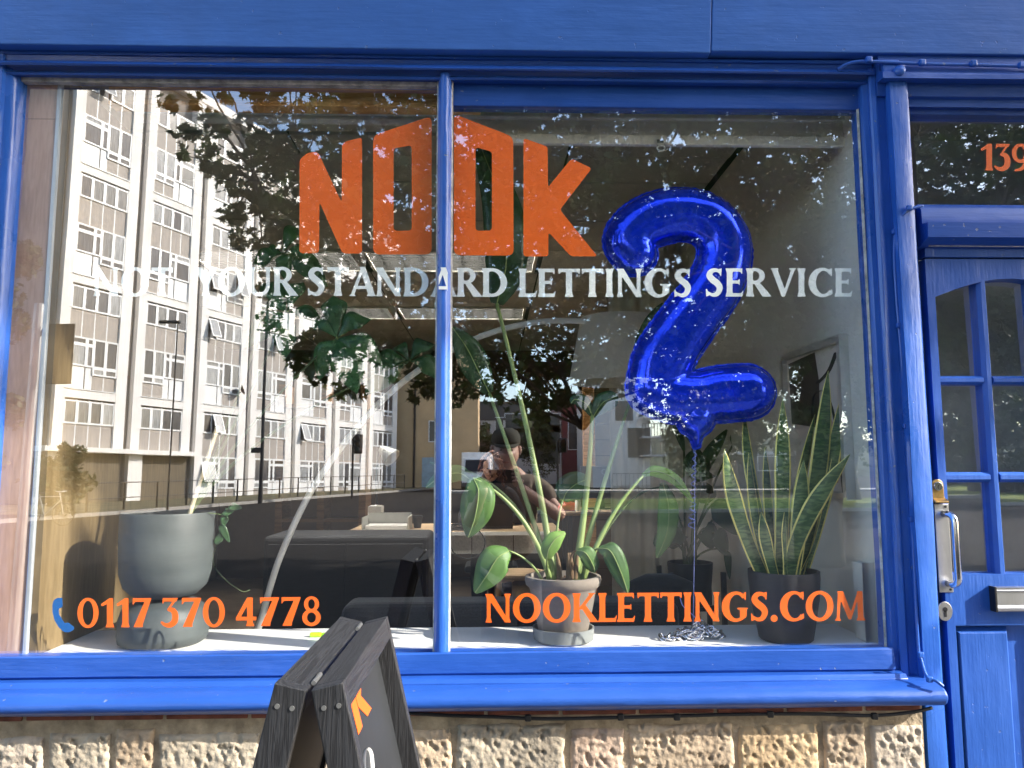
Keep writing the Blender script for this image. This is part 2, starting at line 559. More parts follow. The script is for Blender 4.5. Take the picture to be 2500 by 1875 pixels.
# stone base: coursed blocks, mortar behind, a strip of red brick under the sill
MORTAR = mat('lime mortar', (0.40, 0.32, 0.22), rough=0.95, var=0.35, vscale=18, bump=0.006, bscale=60)
BRICK = mat('old red brick', (0.20, 0.065, 0.042), rough=0.9, var=0.4, vscale=14, bump=0.003, bscale=70)
x_end = at(2259, 1800, -0.07).x
z_top = zb1
MB().box(XL, x_end, -0.0615, 0.05, 0.0, z_top - 0.001).build('mortar_bed', MORTAR, shop)
x = XL; i = 0
rb = random.Random(3)
while x < x_end - 0.02:
    w = min(rb.uniform(0.17, 0.215), x_end - x)
    MB().box(x + 0.004, x + w - 0.005, -0.0655 + rb.uniform(-0.002, 0.002), -0.04, z_top - 0.020, z_top - 0.002).build('brick', BRICK, shop, bevel=0.003)
    x += w
def stone_mat(name, c, c2):
    m = mat(name, c, rough=0.95, var=0.25, c2=c2, vscale=9, mixlo=0.3, mixhi=0.66, bump=0.008, bscale=38, detail=9)
    return m
STONES = [stone_mat('ochre sandstone', (0.50, 0.37, 0.22), (0.30, 0.21, 0.12)), stone_mat('drab sandstone', (0.42, 0.36, 0.27), (0.24, 0.20, 0.15)), stone_mat('warm sandstone', (0.48, 0.375, 0.26), (0.29, 0.22, 0.15)), stone_mat('pinkish sandstone', (0.47, 0.35, 0.26), (0.27, 0.195, 0.145)),
          stone_mat('grey sandstone', (0.44, 0.37, 0.29), (0.26, 0.215, 0.16))]
zst = z_top - 0.046
joints = [-60, 105, 268, 376, 638, 830, 1108, 1388, 1532, 1802, 2010, 2126, 2268]
def stone(x0, x1, z0, z1, seed, m, res_=0.0042):
    nx, nz = max(12, int((x1 - x0) / res_)), max(10, int((z1 - z0) / res_))
    vs, fs = [], []
    rr = random.Random(seed)
    pits = [(rr.uniform(x0, x1), rr.uniform(z0, z1), rr.uniform(0.003, 0.0085), rr.uniform(0.4, 1.2)) for _ in range(int((x1 - x0) * (z1 - z0) * 1500))]
    P = np.array(pits) if pits else np.zeros((0, 4))
    for j in range(nz + 1):
        for i in range(nx + 1):
            a, b = i / nx, j / nz
            xx, zz_ = x0 + (x1 - x0) * a, z0 + (z1 - z0) * b
            e = min(a * (x1 - x0), (1 - a) * (x1 - x0), b * (z1 - z0), (1 - b) * (z1 - z0))
            edge = 1 - min(1, e / 0.012)
            d = -0.073 + 0.010 * edge ** 3
            d += 0.004 * mnoise.noise((xx * 9, seed, zz_ * 9)) + 0.0035 * abs(mnoise.noise((xx * 34, seed + 3, zz_ * 34))) + 0.0035 * mnoise.noise((xx * 95, seed, zz_ * 95))
            if len(P):
                dx = (P[:, 0] - xx) * 0.8 + (P[:, 1] - zz_) * 0.5
                dz = (P[:, 1] - zz_) * 0.75 - (P[:, 0] - xx) * 0.45
                q = np.maximum(0, 1 - (dx ** 2 / (P[:, 2] * 0.8) ** 2 + dz ** 2 / (P[:, 2] * 1.5) ** 2))
                d += 0.0065 * float((np.minimum(1, q * 2.2) * P[:, 3]).max())
            jx = 0.006 * mnoise.noise((zz_ * 14, seed, 1.0)) * (1 if a < 0.02 or a > 0.98 else 0.3)
            jz = 0.006 * mnoise.noise((xx * 14, seed, 5.0)) * (1 if b < 0.02 or b > 0.98 else 0.3)
            vs.append((xx + jx, min(d, -0.0585), zz_ + jz))
    n = nx + 1
    for j in range(nz):
        for i in range(nx):
            k = j * n + i
            fs.append((k, k + 1, k + n + 1, k + n))
    k = len(vs)
    loop = [i for i in range(n)] + [j * n + nx for j in range(1, nz + 1)] + [nz * n + i for i in range(nx - 1, -1, -1)] + [j * n for j in range(nz - 1, 0, -1)]
    for q in loop:
        vs.append((vs[q][0], -0.03, vs[q][2]))
    for i in range(len(loop)):
        a, b = loop[i], loop[(i + 1) % len(loop)]
        fs.append((b, a, k + i, k + (i + 1) % len(loop)))
    MB().add(vs, fs).build('stone', m, shop, smooth=True, fixn=False)
zlow = 0.50
for i in range(len(joints) - 1):
    x0, x1 = at(joints[i], 1810, -0.08).x + 0.007, at(joints[i + 1], 1810, -0.08).x - 0.007
    top = zst + (-0.014 if i == 0 else (0.0, -0.006, 0.004, -0.01)[i % 4])
    stone(x0, x1, zlow + (0.01 if i % 2 else -0.015), top, i * 3 + 1, STONES[(4, 1, 2, 1, 4, 2, 1, 3, 2, 0, 2, 4)[i % 12]])
xx = XL
for i in range(5):                             # one lower course, out of the picture, carries the wall to the pavement
    w = (x_end - XL) / 5
    stone(xx + 0.008, xx + w - 0.008, 0.02, zlow - 0.03, 60 + i, STONES[i % 3], 0.03)
    xx += w

# ------------------------------------------------------------------ window panes and the writing on them
def pane(x0, x1, z0, z1, m=VGLASS, parent=shop, tilt=TILT, y0=0.0):
    t = math.tan(tilt)
    ya, yb = y0 + (z0 - GLASS_Z0) * t, y0 + (z1 - GLASS_Z0) * t
    p = [(x0, ya, z0), (x1, ya, z0), (x1, ya + 0.006, z0), (x0, ya + 0.006, z0), (x0, yb, z1), (x1, yb, z1), (x1, yb + 0.006, z1), (x0, yb + 0.006, z1)]
    mb = MB().hexa(p)
    mb.mi = [1, 1, 0, 1, 1, 1]
    return mb.build('glass_pane', [m, CLEAR], parent)
pane_l = pane(xl_in - 0.004, xm - 0.0165, GLASS_Z0, z_head + 0.004)
pane_r = pane(xm + 0.0165, px(2134, 0.0), GLASS_Z0, z_rail + 0.006)
tag(pane_l, 'left window pane mirroring the white block of flats'); tag(pane_r, 'right window pane mirroring trees and street')

G_OFF = 0.0068
def px_poly(pts, holes, parent, m):
    P = [atg(u, v, G_OFF) for u, v in pts]
    H = [[atg(u, v, G_OFF) for u, v in h] for h in holes]
    return MB().poly(P, H, depth=(0, 0.0004, 0)).build('letter', m, parent)
def rnd(pts, r=7):                             # round the corners of a polygon
    out = []
    n = len(pts)
    for i in range(n):
        a, b, c = Vector(pts[i - 1]), Vector(pts[i]), Vector(pts[(i + 1) % n])
        la, lc = (a - b).length, (c - b).length
        rr = min(r, la * 0.45, lc * 0.45)
        p, q = b + (a - b).normalized() * rr, b + (c - b).normalized() * rr
        for t in (0, 0.25, 0.5, 0.75, 1):
            w = p * (1 - t) ** 2 + b * 2 * t * (1 - t) + q * t * t
            out.append((w.x, w.y))
    return out
px_poly(rnd([(731, 618), (731, 390), (750, 373), (776, 370), (834, 494), (835, 352), (845, 345), (884, 335), (884, 619), (836, 619), (780, 494), (779, 618)], 9), [], pane_l, ORANGE)
px_poly(rnd([(911, 621), (911, 330), (1054, 283), (1054, 621)], 16), [rnd([(961, 362), (1005, 355), (1005, 563), (961, 563)], 9)], pane_l, ORANGE)
px_poly(rnd([(1108, 623), (1108, 278), (1253, 334), (1254, 624)], 16), [rnd([(1161, 359), (1201, 370), (1201, 563), (1161, 563)], 9)], pane_r, ORANGE)
px_poly(rnd([(1278, 626), (1278, 337), (1337, 358), (1338, 457), (1395, 387), (1445, 411), (1367, 512), (1459, 626), (1394, 626), (1339, 567), (1339, 626)], 8), [], pane_r, ORANGE)

# a flared serif alphabet, drawn as fields on a fine grid
GS = 44
class Fld:
    def __init__(s, w):
        s.w = w
        xs = np.arange(-0.12, w + 0.14, 1.0 / GS); ys = np.arange(-0.08, 1.10, 1.0 / GS)
        s.xs, s.ys = xs, ys
        s.X, s.Y = np.meshgrid(xs, ys)
        s.f = np.full(s.X.shape, -9.0)
    def P(s, pts):
        X, Y = s.X, s.Y
        d = np.full(X.shape, 9.0); ins = np.zeros(X.shape, bool)
        n = len(pts)
        for i in range(n):
            (x0, y0), (x1, y1) = pts[i], pts[(i + 1) % n]
            ex, ey = x1 - x0, y1 - y0
            L2 = ex * ex + ey * ey + 1e-12
            t = np.clip(((X - x0) * ex + (Y - y0) * ey) / L2, 0, 1)
            d = np.minimum(d, np.hypot(X - x0 - t * ex, Y - y0 - t * ey))
            if abs(ey) > 1e-9:
                c = ((y0 > Y) != (y1 > Y)) & (X < ex * (Y - y0) / ey + x0)
                ins ^= c
        return np.where(ins, d, -d)
    def E(s, cx, cy, rx, ry):
        return (1 - np.hypot((s.X - cx) / rx, (s.Y - cy) / ry)) * min(rx, ry)
    def S(s, pts, ws):
        P = catmull([(a, b, w) for (a, b), w in zip(pts, ws)], 10)
        f = np.full(s.X.shape, -9.0)
        for p in P:
            f = np.maximum(f, p.z - np.hypot(s.X - p.x, s.Y - p.y))
        return f
    def add(s, *fs):
        for q in fs: s.f = np.maximum(s.f, q)
        return s
    def stem(s, x, w, y0=0.0, y1=1.0, k=0.05):
        return s.P([(x - k, y0), (x, y0 + 0.16), (x, y1 - 0.16), (x - k, y1), (x + w + k, y1), (x + w, y1 - 0.16), (x + w, y0 + 0.16), (x + w + k, y0)])
def ring(s, cx, cy, rx, ry, ix, iy, icx=None):
    return np.minimum(s.E(cx, cy, rx, ry), -s.E(cx if icx is None else icx, cy, ix, iy))
def glyph(ch):
    W = {'N': .88, 'O': .96, 'T': .76, 'Y': .76, 'U': .82, 'R': .80, 'S': .62, 'A': .86, 'D': .88, 'L': .62, 'E': .62, 'I': .32, 'G': .92, 'V': .84, 'C': .82,
         'K': .82, 'M': 1.02, '.': .26, '0': .78, '1': .48, '7': .68, '3': .62, '4': .74, '8': .66, '9': .66, 'e': 0.5}[ch]
    s = Fld(W); P, E = s.P, s.E
    if ch == 'N': s.add(s.stem(.05, .13), s.stem(.70, .13), P([(-.02, 1), (.24, 1), (.84, 0), (.68, 0), (.06, .9)]))
    elif ch == 'O': s.add(ring(s, .48, .5, .48, .52, .26, .40))
    elif ch == 'T': s.add(s.stem(.27, .21), P([(0, 1), (.76, 1), (.74, .78), (.67, .88), (.09, .88), (.02, .78)]))
    elif ch == 'Y': s.add(P([(-.04, 1), (.26, 1), (.49, .5), (.47, .38), (.29, .40)]), P([(.56, 1), (.80, 1), (.49, .40), (.38, .46)]), P([(.23, 0), (.54, 0), (.49, .14), (.49, .5), (.28, .45), (.28, .14)]))
    elif ch == 'U':
        o = np.maximum(np.minimum(E(.41, .36, .38, .38), .36 - s.Y), P([(.03, .34), (.79, .34), (.79, 1), (.03, 1)]))
        i = np.maximum(np.minimum(E(.45, .38, .21, .27), .38 - s.Y), P([(.24, .36), (.66, .36), (.66, 1.2), (.24, 1.2)]))
        s.add(np.minimum(o, -i), P([(-.02, 1), (.29, 1), (.24, .84), (.03, .84)]), P([(.60, 1), (.84, 1), (.79, .84), (.66, .84)]))
    elif ch == 'R': s.add(s.stem(.04, .20), np.minimum(ring(s, .32, .73, .34, .28, .15, .17), s.X - .12), P([(.26, .50), (.46, .52), (.90, 0), (.58, 0)]), P([(.1, 1), (.34, 1), (.34, .9), (.1, .9)]))
    elif ch == 'S': s.add(s.S([(.53, .82), (.40, .93), (.22, .90), (.14, .75), (.25, .60), (.42, .46), (.50, .30), (.42, .11), (.25, .06), (.06, .17)], [.03, .06, .085, .105, .115, .115, .105, .085, .06, .03]),
                          P([(.46, .97), (.57, 1.0), (.55, .70), (.50, .78)]), P([(.03, .0), (.02, .30), (.07, .24), (.14, .04)]))
    elif ch == 'A': s.add(P([(-.06, 0), (.2, 0), (.14, .06), (.46, .9), (.40, 1), (.36, .94), (.03, .07)]), P([(.33, 1.02), (.52, 1.02), (.86, .07), (.92, 0), (.58, 0), (.62, .08)]), P([(.18, .25), (.68, .25), (.66, .36), (.22, .36)]))
    elif ch == 'D': s.add(s.stem(.04, .20), np.minimum(ring(s, .34, .5, .54, .50, .31, .39), s.X - .18))
    elif ch == 'L': s.add(s.stem(.04, .20), P([(.1, 0), (.60, 0), (.66, .27), (.56, .13), (.1, .13)]))
    elif ch == 'E': s.add(s.stem(.04, .20), P([(.1, 0), (.58, 0), (.63, .25), (.54, .12), (.1, .12)]), P([(.1, 1), (.58, 1), (.58, .77), (.51, .88), (.1, .88)]), P([(.1, .46), (.44, .46), (.49, .38), (.49, .66), (.44, .57), (.1, .57)]))
    elif ch == 'I': s.add(s.stem(.06, .20))
    elif ch in 'GC':
        r = ring(s, .48, .5, .48, .52, .26, .41, .52)
        cut = P([(.60, .5), (.74, .80), (1.2, 1.0), (1.2, .1 if ch == 'C' else .40), (.74, .21 if ch == 'C' else .40)])
        r = np.minimum(r, -cut)
        s.add(r)
        if ch == 'C': s.f = np.minimum(s.f, .83 - s.X); s.add(P([(.72, .98), (.82, 1.0), (.81, .68), (.76, .76)]), P([(.72, .03), (.84, .10), (.82, .27), (.76, .2)]))
        else: s.f = np.minimum(s.f, .86 - s.X); s.add(P([(.76, .98), (.84, 1.0), (.83, .68), (.78, .76)]), P([(.63, .06), (.85, .14), (.85, .46), (.63, .46)]), P([(.52, .46), (.92, .46), (.88, .40), (.56, .40)]))
    elif ch == 'V': s.add(P([(-.04, 1), (.25, 1), (.22, .93), (.50, .16), (.46, 0), (.36, 0), (.02, .93)]), P([(.60, 1), (.88, 1), (.80, .92), (.47, 0), (.40, 0), (.44, .2), (.68, .92)]))
    elif ch == 'K': s.add(s.stem(.04, .20), P([(.20, .44), (.34, .44), (.72, .95), (.80, 1), (.52, 1), (.58, .95)]), P([(.26, .56), (.44, .60), (.86, .04), (.92, 0), (.58, 0), (.6, .05)]))
    elif ch == 'M': s.add(P([(-.03, 0), (.19, 0), (.14, .1), (.20, 1), (.08, 1), (.04, .1)]), P([(.05, 1), (.26, 1), (.54, .28), (.46, .02)]), P([(.44, .04), (.54, .04), (.86, 1), (.76, 1)]), P([(.74, 1), (.93, 1), (.97, .12), (1.05, 0), (.72, 0), (.77, .12)]))
    elif ch == '.': s.add(E(.13, .09, .12, .12))
    elif ch == '0': s.add(ring(s, .39, .5, .39, .52, .20, .42))
    elif ch == '1': s.add(P([(.17, 0), (.49, 0), (.44, .14), (.44, 1), (.31, 1), (.0, .80), (.04, .72), (.22, .80), (.22, .14)]))
    elif ch == '7': s.add(P([(.03, 1), (.72, 1), (.68, .88), (.12, .87), (.03, .76)]), P([(.48, .90), (.72, 1), (.40, .1), (.40, 0), (.06, 0)]))
    elif ch == '3': s.add(P([(.06, 1), (.60, 1), (.54, .88), (.12, .88), (.05, .78)]), P([(.42, .90), (.60, 1), (.34, .66), (.22, .60)]), s.S([(.27, .60), (.42, .57), (.50, .42), (.48, .2), (.32, .07), (.14, .08), (.03, .16)], [.05, .09, .11, .11, .09, .06, .04]))
    elif ch == '4': s.add(P([(.40, 1), (.58, 1), (.18, .34), (.0, .30)]), P([(0, .20), (.72, .20), (.74, .33), (0, .33)]), P([(.36, 0), (.66, 0), (.60, .14), (.60, 1), (.40, 1), (.40, .14)]))
    elif ch == '8': s.add(ring(s, .33, .75, .27, .27, .12, .17), ring(s, .33, .28, .33, .30, .16, .18))
    elif ch == '9': s.add(ring(s, .33, .66, .33, .36, .15, .24), s.S([(.58, .62), (.54, .3), (.40, .1), (.15, .02)], [.08, .09, .07, .04]))
    elif ch == 'e': s.add(s.S([(.05, .35), (.35, .6), (.42, .85), (.28, .98), (.12, .8), (.1, .4), (.25, .08), (.5, .2)], [.055] * 8))
    return s
def field_mesh(s):                             # marching squares, filled
    vid, V, Fs = {}, [], []
    f = s.f; ny, nx = f.shape
    def vert(key, p):
        if key not in vid:
            vid[key] = len(V); V.append(p)
        return vid[key]
    for j in range(ny - 1):
        for i in range(nx - 1):
            c = [(i, j), (i + 1, j), (i + 1, j + 1), (i, j + 1)]
            vals = [f[b, a] for a, b in c]
            if max(vals) <= 0: continue
            loop = []
            for k in range(4):
                (a, b), (a2, b2) = c[k], c[(k + 1) % 4]
                v0, v1 = vals[k], vals[(k + 1) % 4]
                if v0 > 0: loop.append(vert((a, b), (s.xs[a], s.ys[b])))
                if (v0 > 0) != (v1 > 0):
                    t = v0 / (v0 - v1)
                    key = tuple(sorted([(a, b), (a2, b2)]))
                    loop.append(vert(key, (s.xs[a] + (s.xs[a2] - s.xs[a]) * t, s.ys[b] + (s.ys[b2] - s.ys[b]) * t)))
            if len(loop) >= 3: Fs.append(tuple(loop))
    return V, Fs
GC = {}
def word(text, u0, u1, vb, vt, m, parent_of, place=None, track=0.09, name='letter'):
    gl = []; x = 0
    for ch in text:
        if ch not in GC:
            g = glyph(ch); GC[ch] = (g.w, field_mesh(g))
        w, (V, Fs) = GC[ch]
        gl.append((ch, x, w, V, Fs)); x += w + (track if ch not in 'LTAVY' else track - 0.04)
    tot = x - track
    for ch, x0, w, V, Fs in gl:
        um = u0 + (x0 + w / 2) / tot * (u1 - u0)
        par, off = parent_of(ch, um)
        pts = []
        for a, b in V:
            u = u0 + (x0 + a) / tot * (u1 - u0)
            t = (u - u0) / (u1 - u0)
            vbb = vb[0] + (vb[1] - vb[0]) * t; vtt = vt[0] + (vt[1] - vt[0]) * t
            v = vbb + (vtt - vbb) * b
            pts.append((u, v))
        P3 = [(place(u, v) if place else atg(u, v, off)) for u, v in pts]
        mb = MB()
        if off < 0:                            # the letter that runs over the mullion
            V3 = []
            for (u, v), p in zip(pts, P3):
                g = atg(u, v, G_OFF)
                q = at(u, v, -0.0345)
                V3.append(q if abs(q.x - xm) < 0.0135 else g)
            Fs = [f for f in Fs if len({(V3[i].y < -0.02) for i in f}) == 1]
            for side, pp in ((0, par), (-1, pane_l), (1, pane_r)):
                sel = [f for f in Fs if (0 if V3[f[0]].y < -0.02 else (-1 if V3[f[0]].x < xm else 1)) == side]
                if not sel: continue
                used = sorted({i for f in sel for i in f}); ix = {q: k for k, q in enumerate(used)}
                ob = MB().add([V3[i] for i in used], [tuple(ix[i] for i in f) for f in sel]).build(name, m, pp, fixn=False)
                sol = ob.modifiers.new('vinyl', 'SOLIDIFY'); sol.thickness = 0.0004; sol.offset = 0
            continue
        mb.add(P3, Fs)
        ob = mb.build(name, m, par, fixn=False)
        sol = ob.modifiers.new('vinyl', 'SOLIDIFY'); sol.thickness = 0.0004; sol.offset = 0
def on_pane(ch, u): return (pane_l if u < 1080 else pane_r, G_OFF)
def on_tag(ch, u): return (mull, -1.0) if 1062 < u < 1098 else on_pane(ch, u)
word('NOT', 228, 420, (723, 723), (654, 653), PALEV, on_tag)
word('YOUR', 476, 722, (722, 722), (653, 652), PALEV, on_tag)
word('STANDARD', 750, 1238, (722, 725), (652, 655), PALEV, on_tag)
word('LETTINGS', 1266, 1688, (725, 725), (656, 656), PALEV, on_tag)
word('SERVICE', 1722, 2081, (724, 724), (655, 655), PALEV, on_tag)
word('0117', 189, 367, (1532, 1531), (1461, 1460), ORANGE, on_pane)
word('370', 393, 549, (1531, 1530), (1460, 1459), ORANGE, on_pane)
word('4778', 576, 783, (1529, 1527), (1459, 1457), ORANGE, on_pane)
word('NOOKLETTINGS.COM', 1185, 2112, (1520, 1515), (1450, 1443), ORANGE, on_pane, track=0.07)
hs = [(139, 1460), (152, 1459), (153, 1482), (143, 1486), (144, 1500), (152, 1513), (158, 1522), (166, 1519), (181, 1531), (180, 1538), (168, 1544), (156, 1543), (143, 1531), (133, 1514), (128, 1495), (128, 1475), (132, 1464)]
o = px_poly(rnd(hs, 4), [], pane_l, PHONEBLUE); o.name = 'phone_symbol'

# ------------------------------------------------------------------ door, transom light
YD = 0.02
xd0 = xpost1 + 0.003
dz = lambda v, u=2350, y=YD: at(u, v, y).z
pxd = lambda u, y=YD: at(u, 913, y).x
c0, c1, c2 = pxd(2295), pxd(2403), pxd(2427)
cw = c1 - c0; bar = c2 - c1
xd1 = c0 + 3 * cw + 2 * bar + (c0 - xd0)
rows = [(dz(917), dz(722)), (dz(1153), dz(938)), (dz(1402), dz(1178))]
zd_top = dz(632, 2300)
zlock0, zlock1 = dz(1527), rows[2][0]
door = MB()
YB = YD + 0.045
door.box(xd0, c0, YD, YB, 0.03, zd_top)
door.box(c0 + 3 * cw + 2 * bar, xd1, YD, YB, 0.03, zd_top)
door.box(c0, c0 + 3 * cw + 2 * bar, YD, YB, zlock0, zlock1)
door.box(c0, c0 + 3 * cw + 2 * bar, YD, YB, 0.03, 0.25)
xa0, xa1 = c0, c0 + 3 * cw + 2 * bar
n = 24
arc = [(xa0 + (xa1 - xa0) * i / n, rows[0][1] - 0.004 + 0.055 * math.sin(math.pi * i / n)) for i in range(n + 1)]
for i in range(n):
    (x0, z0), (x1, z1_) = arc[i], arc[i + 1]
    door.hexa([(x0, YD, z0), (x1, YD, z1_), (x1, YB, z1_), (x0, YB, z0), (x0, YD, zd_top), (x1, YD, zd_top), (x1, YB, zd_top), (x0, YB, zd_top)])
xmid = (xd0 + xd1) / 2
door_o = door.build('door', BLUED, shop)
tag(door_o, 'blue panelled door with small glazed panes')
for k in (1, 2):
    b0 = c0 + k * cw + (k - 1) * bar
    for (ra, rb_) in ((rows[2][0], rows[0][1] + 0.05),):
        MB().sweepz([(b0, YB), (b0, YD + 0.012), (b0 + bar * 0.3, YD + 0.001), (b0 + bar * 0.7, YD + 0.001), (b0 + bar, YD + 0.012), (b0 + bar, YB)], ra, rb_).build('glazing_bar', BLUED, door_o)
for zc0, zc1 in ((rows[1][1], rows[0][0]), (rows[2][1], rows[1][0])):
    for k in range(3):
        b0 = c0 + k * (cw + bar)
        MB().sweepx([(YB, zc0), (YD + 0.012, zc0), (YD + 0.002, zc0 + (zc1 - zc0) * 0.3), (YD + 0.002, zc0 + (zc1 - zc0) * 0.7), (YD + 0.012, zc1), (YB, zc1)], b0, b0 + cw).build('glazing_bar', BLUED, door_o)
rp = random.Random(5)
for r_, (za, zb) in enumerate(rows):
    for k in range(3):
        b0 = c0 + k * (cw + bar)
        top = zb + (0.055 if r_ == 0 else 0)
        o = pane(b0 - 0.002, b0 + cw + 0.002, za - 0.002, top, DGLASS, door_o, tilt=R(rp.uniform(0.2, 0.9)), y0=YD + 0.030)
# lower raised panels
for k in range(2):
    pw = (xa1 - xa0 - 0.1) / 2
    a0 = pxd(2330) * 0 + at(2332, 1600, YD).x - 0.0 if k == 0 else at(2332, 1600, YD).x + pw + 0.06
    a1 = a0 + pw
    MB().box(a0 - 0.03, a1 + 0.03, YD + 0.03, YB - 0.002, 0.25, zlock0).build('panel_bed', BLUED, door_o)
    q = [(a0 + 0.002, YD + 0.03, 0.26), (a1 - 0.002, YD + 0.03, 0.26), (a1 - 0.002, YD + 0.03, zlock0 - 0.008), (a0 + 0.002, YD + 0.03, zlock0 - 0.008)]
    i_ = 0.02
    q2 = [(a0 + i_, YD + 0.006, 0.28), (a1 - i_, YD + 0.006, 0.28), (a1 - i_, YD + 0.006, zlock0 - i_ - 0.002), (a0 + i_, YD + 0.006, zlock0 - i_ - 0.002)]
    MB().loft([q, q2]).build('raised_panel', BLUED, door_o, bevel=0.0015)
MB().box(xa0, at(2332, 1600, YD).x - 0.002, YD + 0.0005, YB - 0.001, 0.25, zlock0).build('panel_stile', BLUED, door_o)
# ironmongery
def dp(u, v, y=YD): return at(u, v, y)
p0, p1 = dp(2277, 1230), dp(2327, 1446)
hx0, hx1 = (dp(2277, 1230).x + 0.003), dp(2318, 1300).x
hz0, hz1 = dp(2300, 1446).z, dp(2300, 1230).z
MB().box(hx0, hx1, YD - 0.003, YD, hz0, hz1).build('handle_plate', STEEL, door_o, bevel=0.002)
hxm = hx0 + (hx1 - hx0) * 0.62
za, zb = dp(2300, 1424).z, dp(2300, 1254).z
yo = -0.045
pts = [(hxm, YD, zb)] + [(hxm + 0.004 * math.sin(R(a)), YD + yo + 0.02 - 0.02 * math.sin(R(a)), zb - 0.02 + 0.02 * math.cos(R(a))) for a in range(0, 91, 18)] \
    + [(hxm + 0.004 * math.sin(R(a)), YD + yo + 0.02 - 0.02 * math.sin(R(a)), za + 0.02 - 0.02 * math.cos(R(a))) for a in range(90, -1, -18)] + [(hxm, YD, za)]
MB().tube(pts, 0.0095, 14).build('pull_handle', CHROME, door_o, smooth=True)
for zq in (hz0 + 0.008, hz1 - 0.008):
    MB().tube([(hx1 - 0.009, YD - 0.0045, zq), (hx1 - 0.009, YD - 0.002, zq)], 0.0035, 10).build('screw', BLACKP, door_o)
lx, lz = dp(2287, 1198).x, dp(2287, 1192).z
prof = [(lx - 0.017, YD - 0.006, lz - 0.038), (lx + 0.021, YD - 0.006, lz - 0.038), (lx + 0.017, YD - 0.006, lz - 0.022), (lx + 0.017, YD - 0.006, lz + 0.008)] + \
       [(lx + 0.017 * math.cos(R(a)), YD - 0.006, lz + 0.008 + 0.017 * math.sin(R(a))) for a in range(20, 180, 20)] + [(lx - 0.017, YD - 0.006, lz + 0.008), (lx - 0.017, YD - 0.006, lz - 0.022)]
MB().poly(prof, depth=(0, 0.006, 0)).build('lock_pull', BRASS, door_o, bevel=0.0015)
MB().sweepx([(YD, lz - 0.038), (YD - 0.018, lz - 0.041), (YD - 0.02, lz - 0.036), (YD - 0.006, lz - 0.028), (YD, lz - 0.028)], lx - 0.017, lx + 0.022).build('lock_lip', BRASS, door_o, bevel=0.0015)
MB().tube([(lx, YD - 0.010, lz + 0.006), (lx, YD - 0.004, lz + 0.006)], 0.0125, 20).build('lock_cylinder', CHROME, door_o, bevel=0.001)
MB().box(lx - 0.0012, lx + 0.0012, YD - 0.0108, YD - 0.009, lz - 0.002, lz + 0.010).build('key_slot', BLACKP, door_o)
ex, ez = dp(2306, 1492).x, dp(2306, 1492).z
MB().tube([(ex, YD - 0.003, ez), (ex, YD - 0.0005, ez)], 0.021, 24, sq=1.25).build('escutcheon', STEEL, door_o, bevel=0.001)
MB().box(ex - 0.0035, ex + 0.0035, YD - 0.0042, YD - 0.002, ez - 0.015, ez + 0.002).build('key_slot', BLACKP, door_o)
MB().tube([(ex, YD - 0.0042, ez + 0.005), (ex, YD - 0.002, ez + 0.005)], 0.0065, 14).build('key_slot', BLACKP, door_o)
bx0, bz0, bz1 = dp(2432, 1462, YD - 0.02).x, dp(2450, 1492, YD - 0.02).z, dp(2450, 1434, YD - 0.02).z
bh = bz1 - bz0
lbp = [(YD, bz0), (YD - 0.024, bz0), (YD - 0.026, bz0 + bh * 0.06), (YD - 0.021, bz0 + bh * 0.10), (YD - 0.025, bz0 + bh * 0.16), (YD - 0.020, bz0 + bh * 0.24), (YD - 0.019, bz0 + bh * 0.8),
       (YD - 0.024, bz0 + bh * 0.86), (YD - 0.020, bz0 + bh * 0.92), (YD - 0.024, bz1), (YD, bz1)]
MB().sweepx(lbp, bx0, bx0 + 0.27).build('letterbox', STEEL, door_o, angle=20)
MB().box(bx0 - 0.006, bx0, YD - 0.026, YD, bz0 - 0.002, bz1 + 0.002).build('letterbox_end', BLACKP, door_o, bevel=0.001)

# frame above the door
ztr0, ztr1 = at(2350, 592, -0.02).z, at(2350, 545, -0.045).z
MB().sweepx([(0.05, zd_top + 0.03), (-0.002, zd_top + 0.03), (-0.02, ztr0), (-0.045, ztr0 + 0.008), (-0.048, ztr1), (-0.02, ztr1 + 0.006), (-0.018, at(2350, 512, -0.018).z), (0.0, at(2350, 499, 0.0).z), (0.05, at(2350, 499, 0.0).z)],
             xpost1 - 0.022, XR, 30, 0.002, 41).build('transom_bar', BLUE, shop, angle=40)
MB().sweepx([(0.05, zd_top + 0.004), (0.012, zd_top + 0.004), (0.012, zd_top + 0.03), (0.05, zd_top + 0.03)], xpost1, XR).build('door_head', BLUED, shop)
MB().sweepx([(0.0, zd_top + 0.0300), (-0.006, zd_top + 0.0300), (-0.006, zd_top + 0.036), (0.0, zd_top + 0.036)], xpost1 + 0.002, XR).build('draught_strip', PUTTY, shop)
zt0, zt1 = at(2350, 499, 0).z, at(2350, 279, 0).z
ph = [(0.05, at(2350, 150, -0.05).z + 0.03), (-0.055, at(2350, 150, -0.05).z + 0.03), (-0.055, at(2350, 176, -0.055).z), (-0.075, at(2350, 180, -0.07).z), (-0.075, at(2350, 193, -0.07).z), (-0.04, at(2350, 205, -0.04).z), (-0.034, at(2350, 238, -0.03).z),
      (-0.02, at(2350, 243, -0.02).z), (-0.018, at(2350, 262, -0.018).z), (0.0, at(2350, 266, 0).z), (0.004, zt1), (0.05, zt1)]
MB().sweepx(ph, xpost0 + 0.045, XR, 30, 0.002, 43).build('door_head_moulding', BLUE, shop, angle=45)
MB().box(xd1 + 0.004, XR, -0.05, 0.05, 0.0, zd_top + 0.03).build('door_post', BLUEV, shop, bevel=0.006)
pane_t = pane(xpost1 - 0.002, XR, zt0 - 0.002, zt1 + 0.004, DGLASS, shop, tilt=R(1.2), y0=0.0)
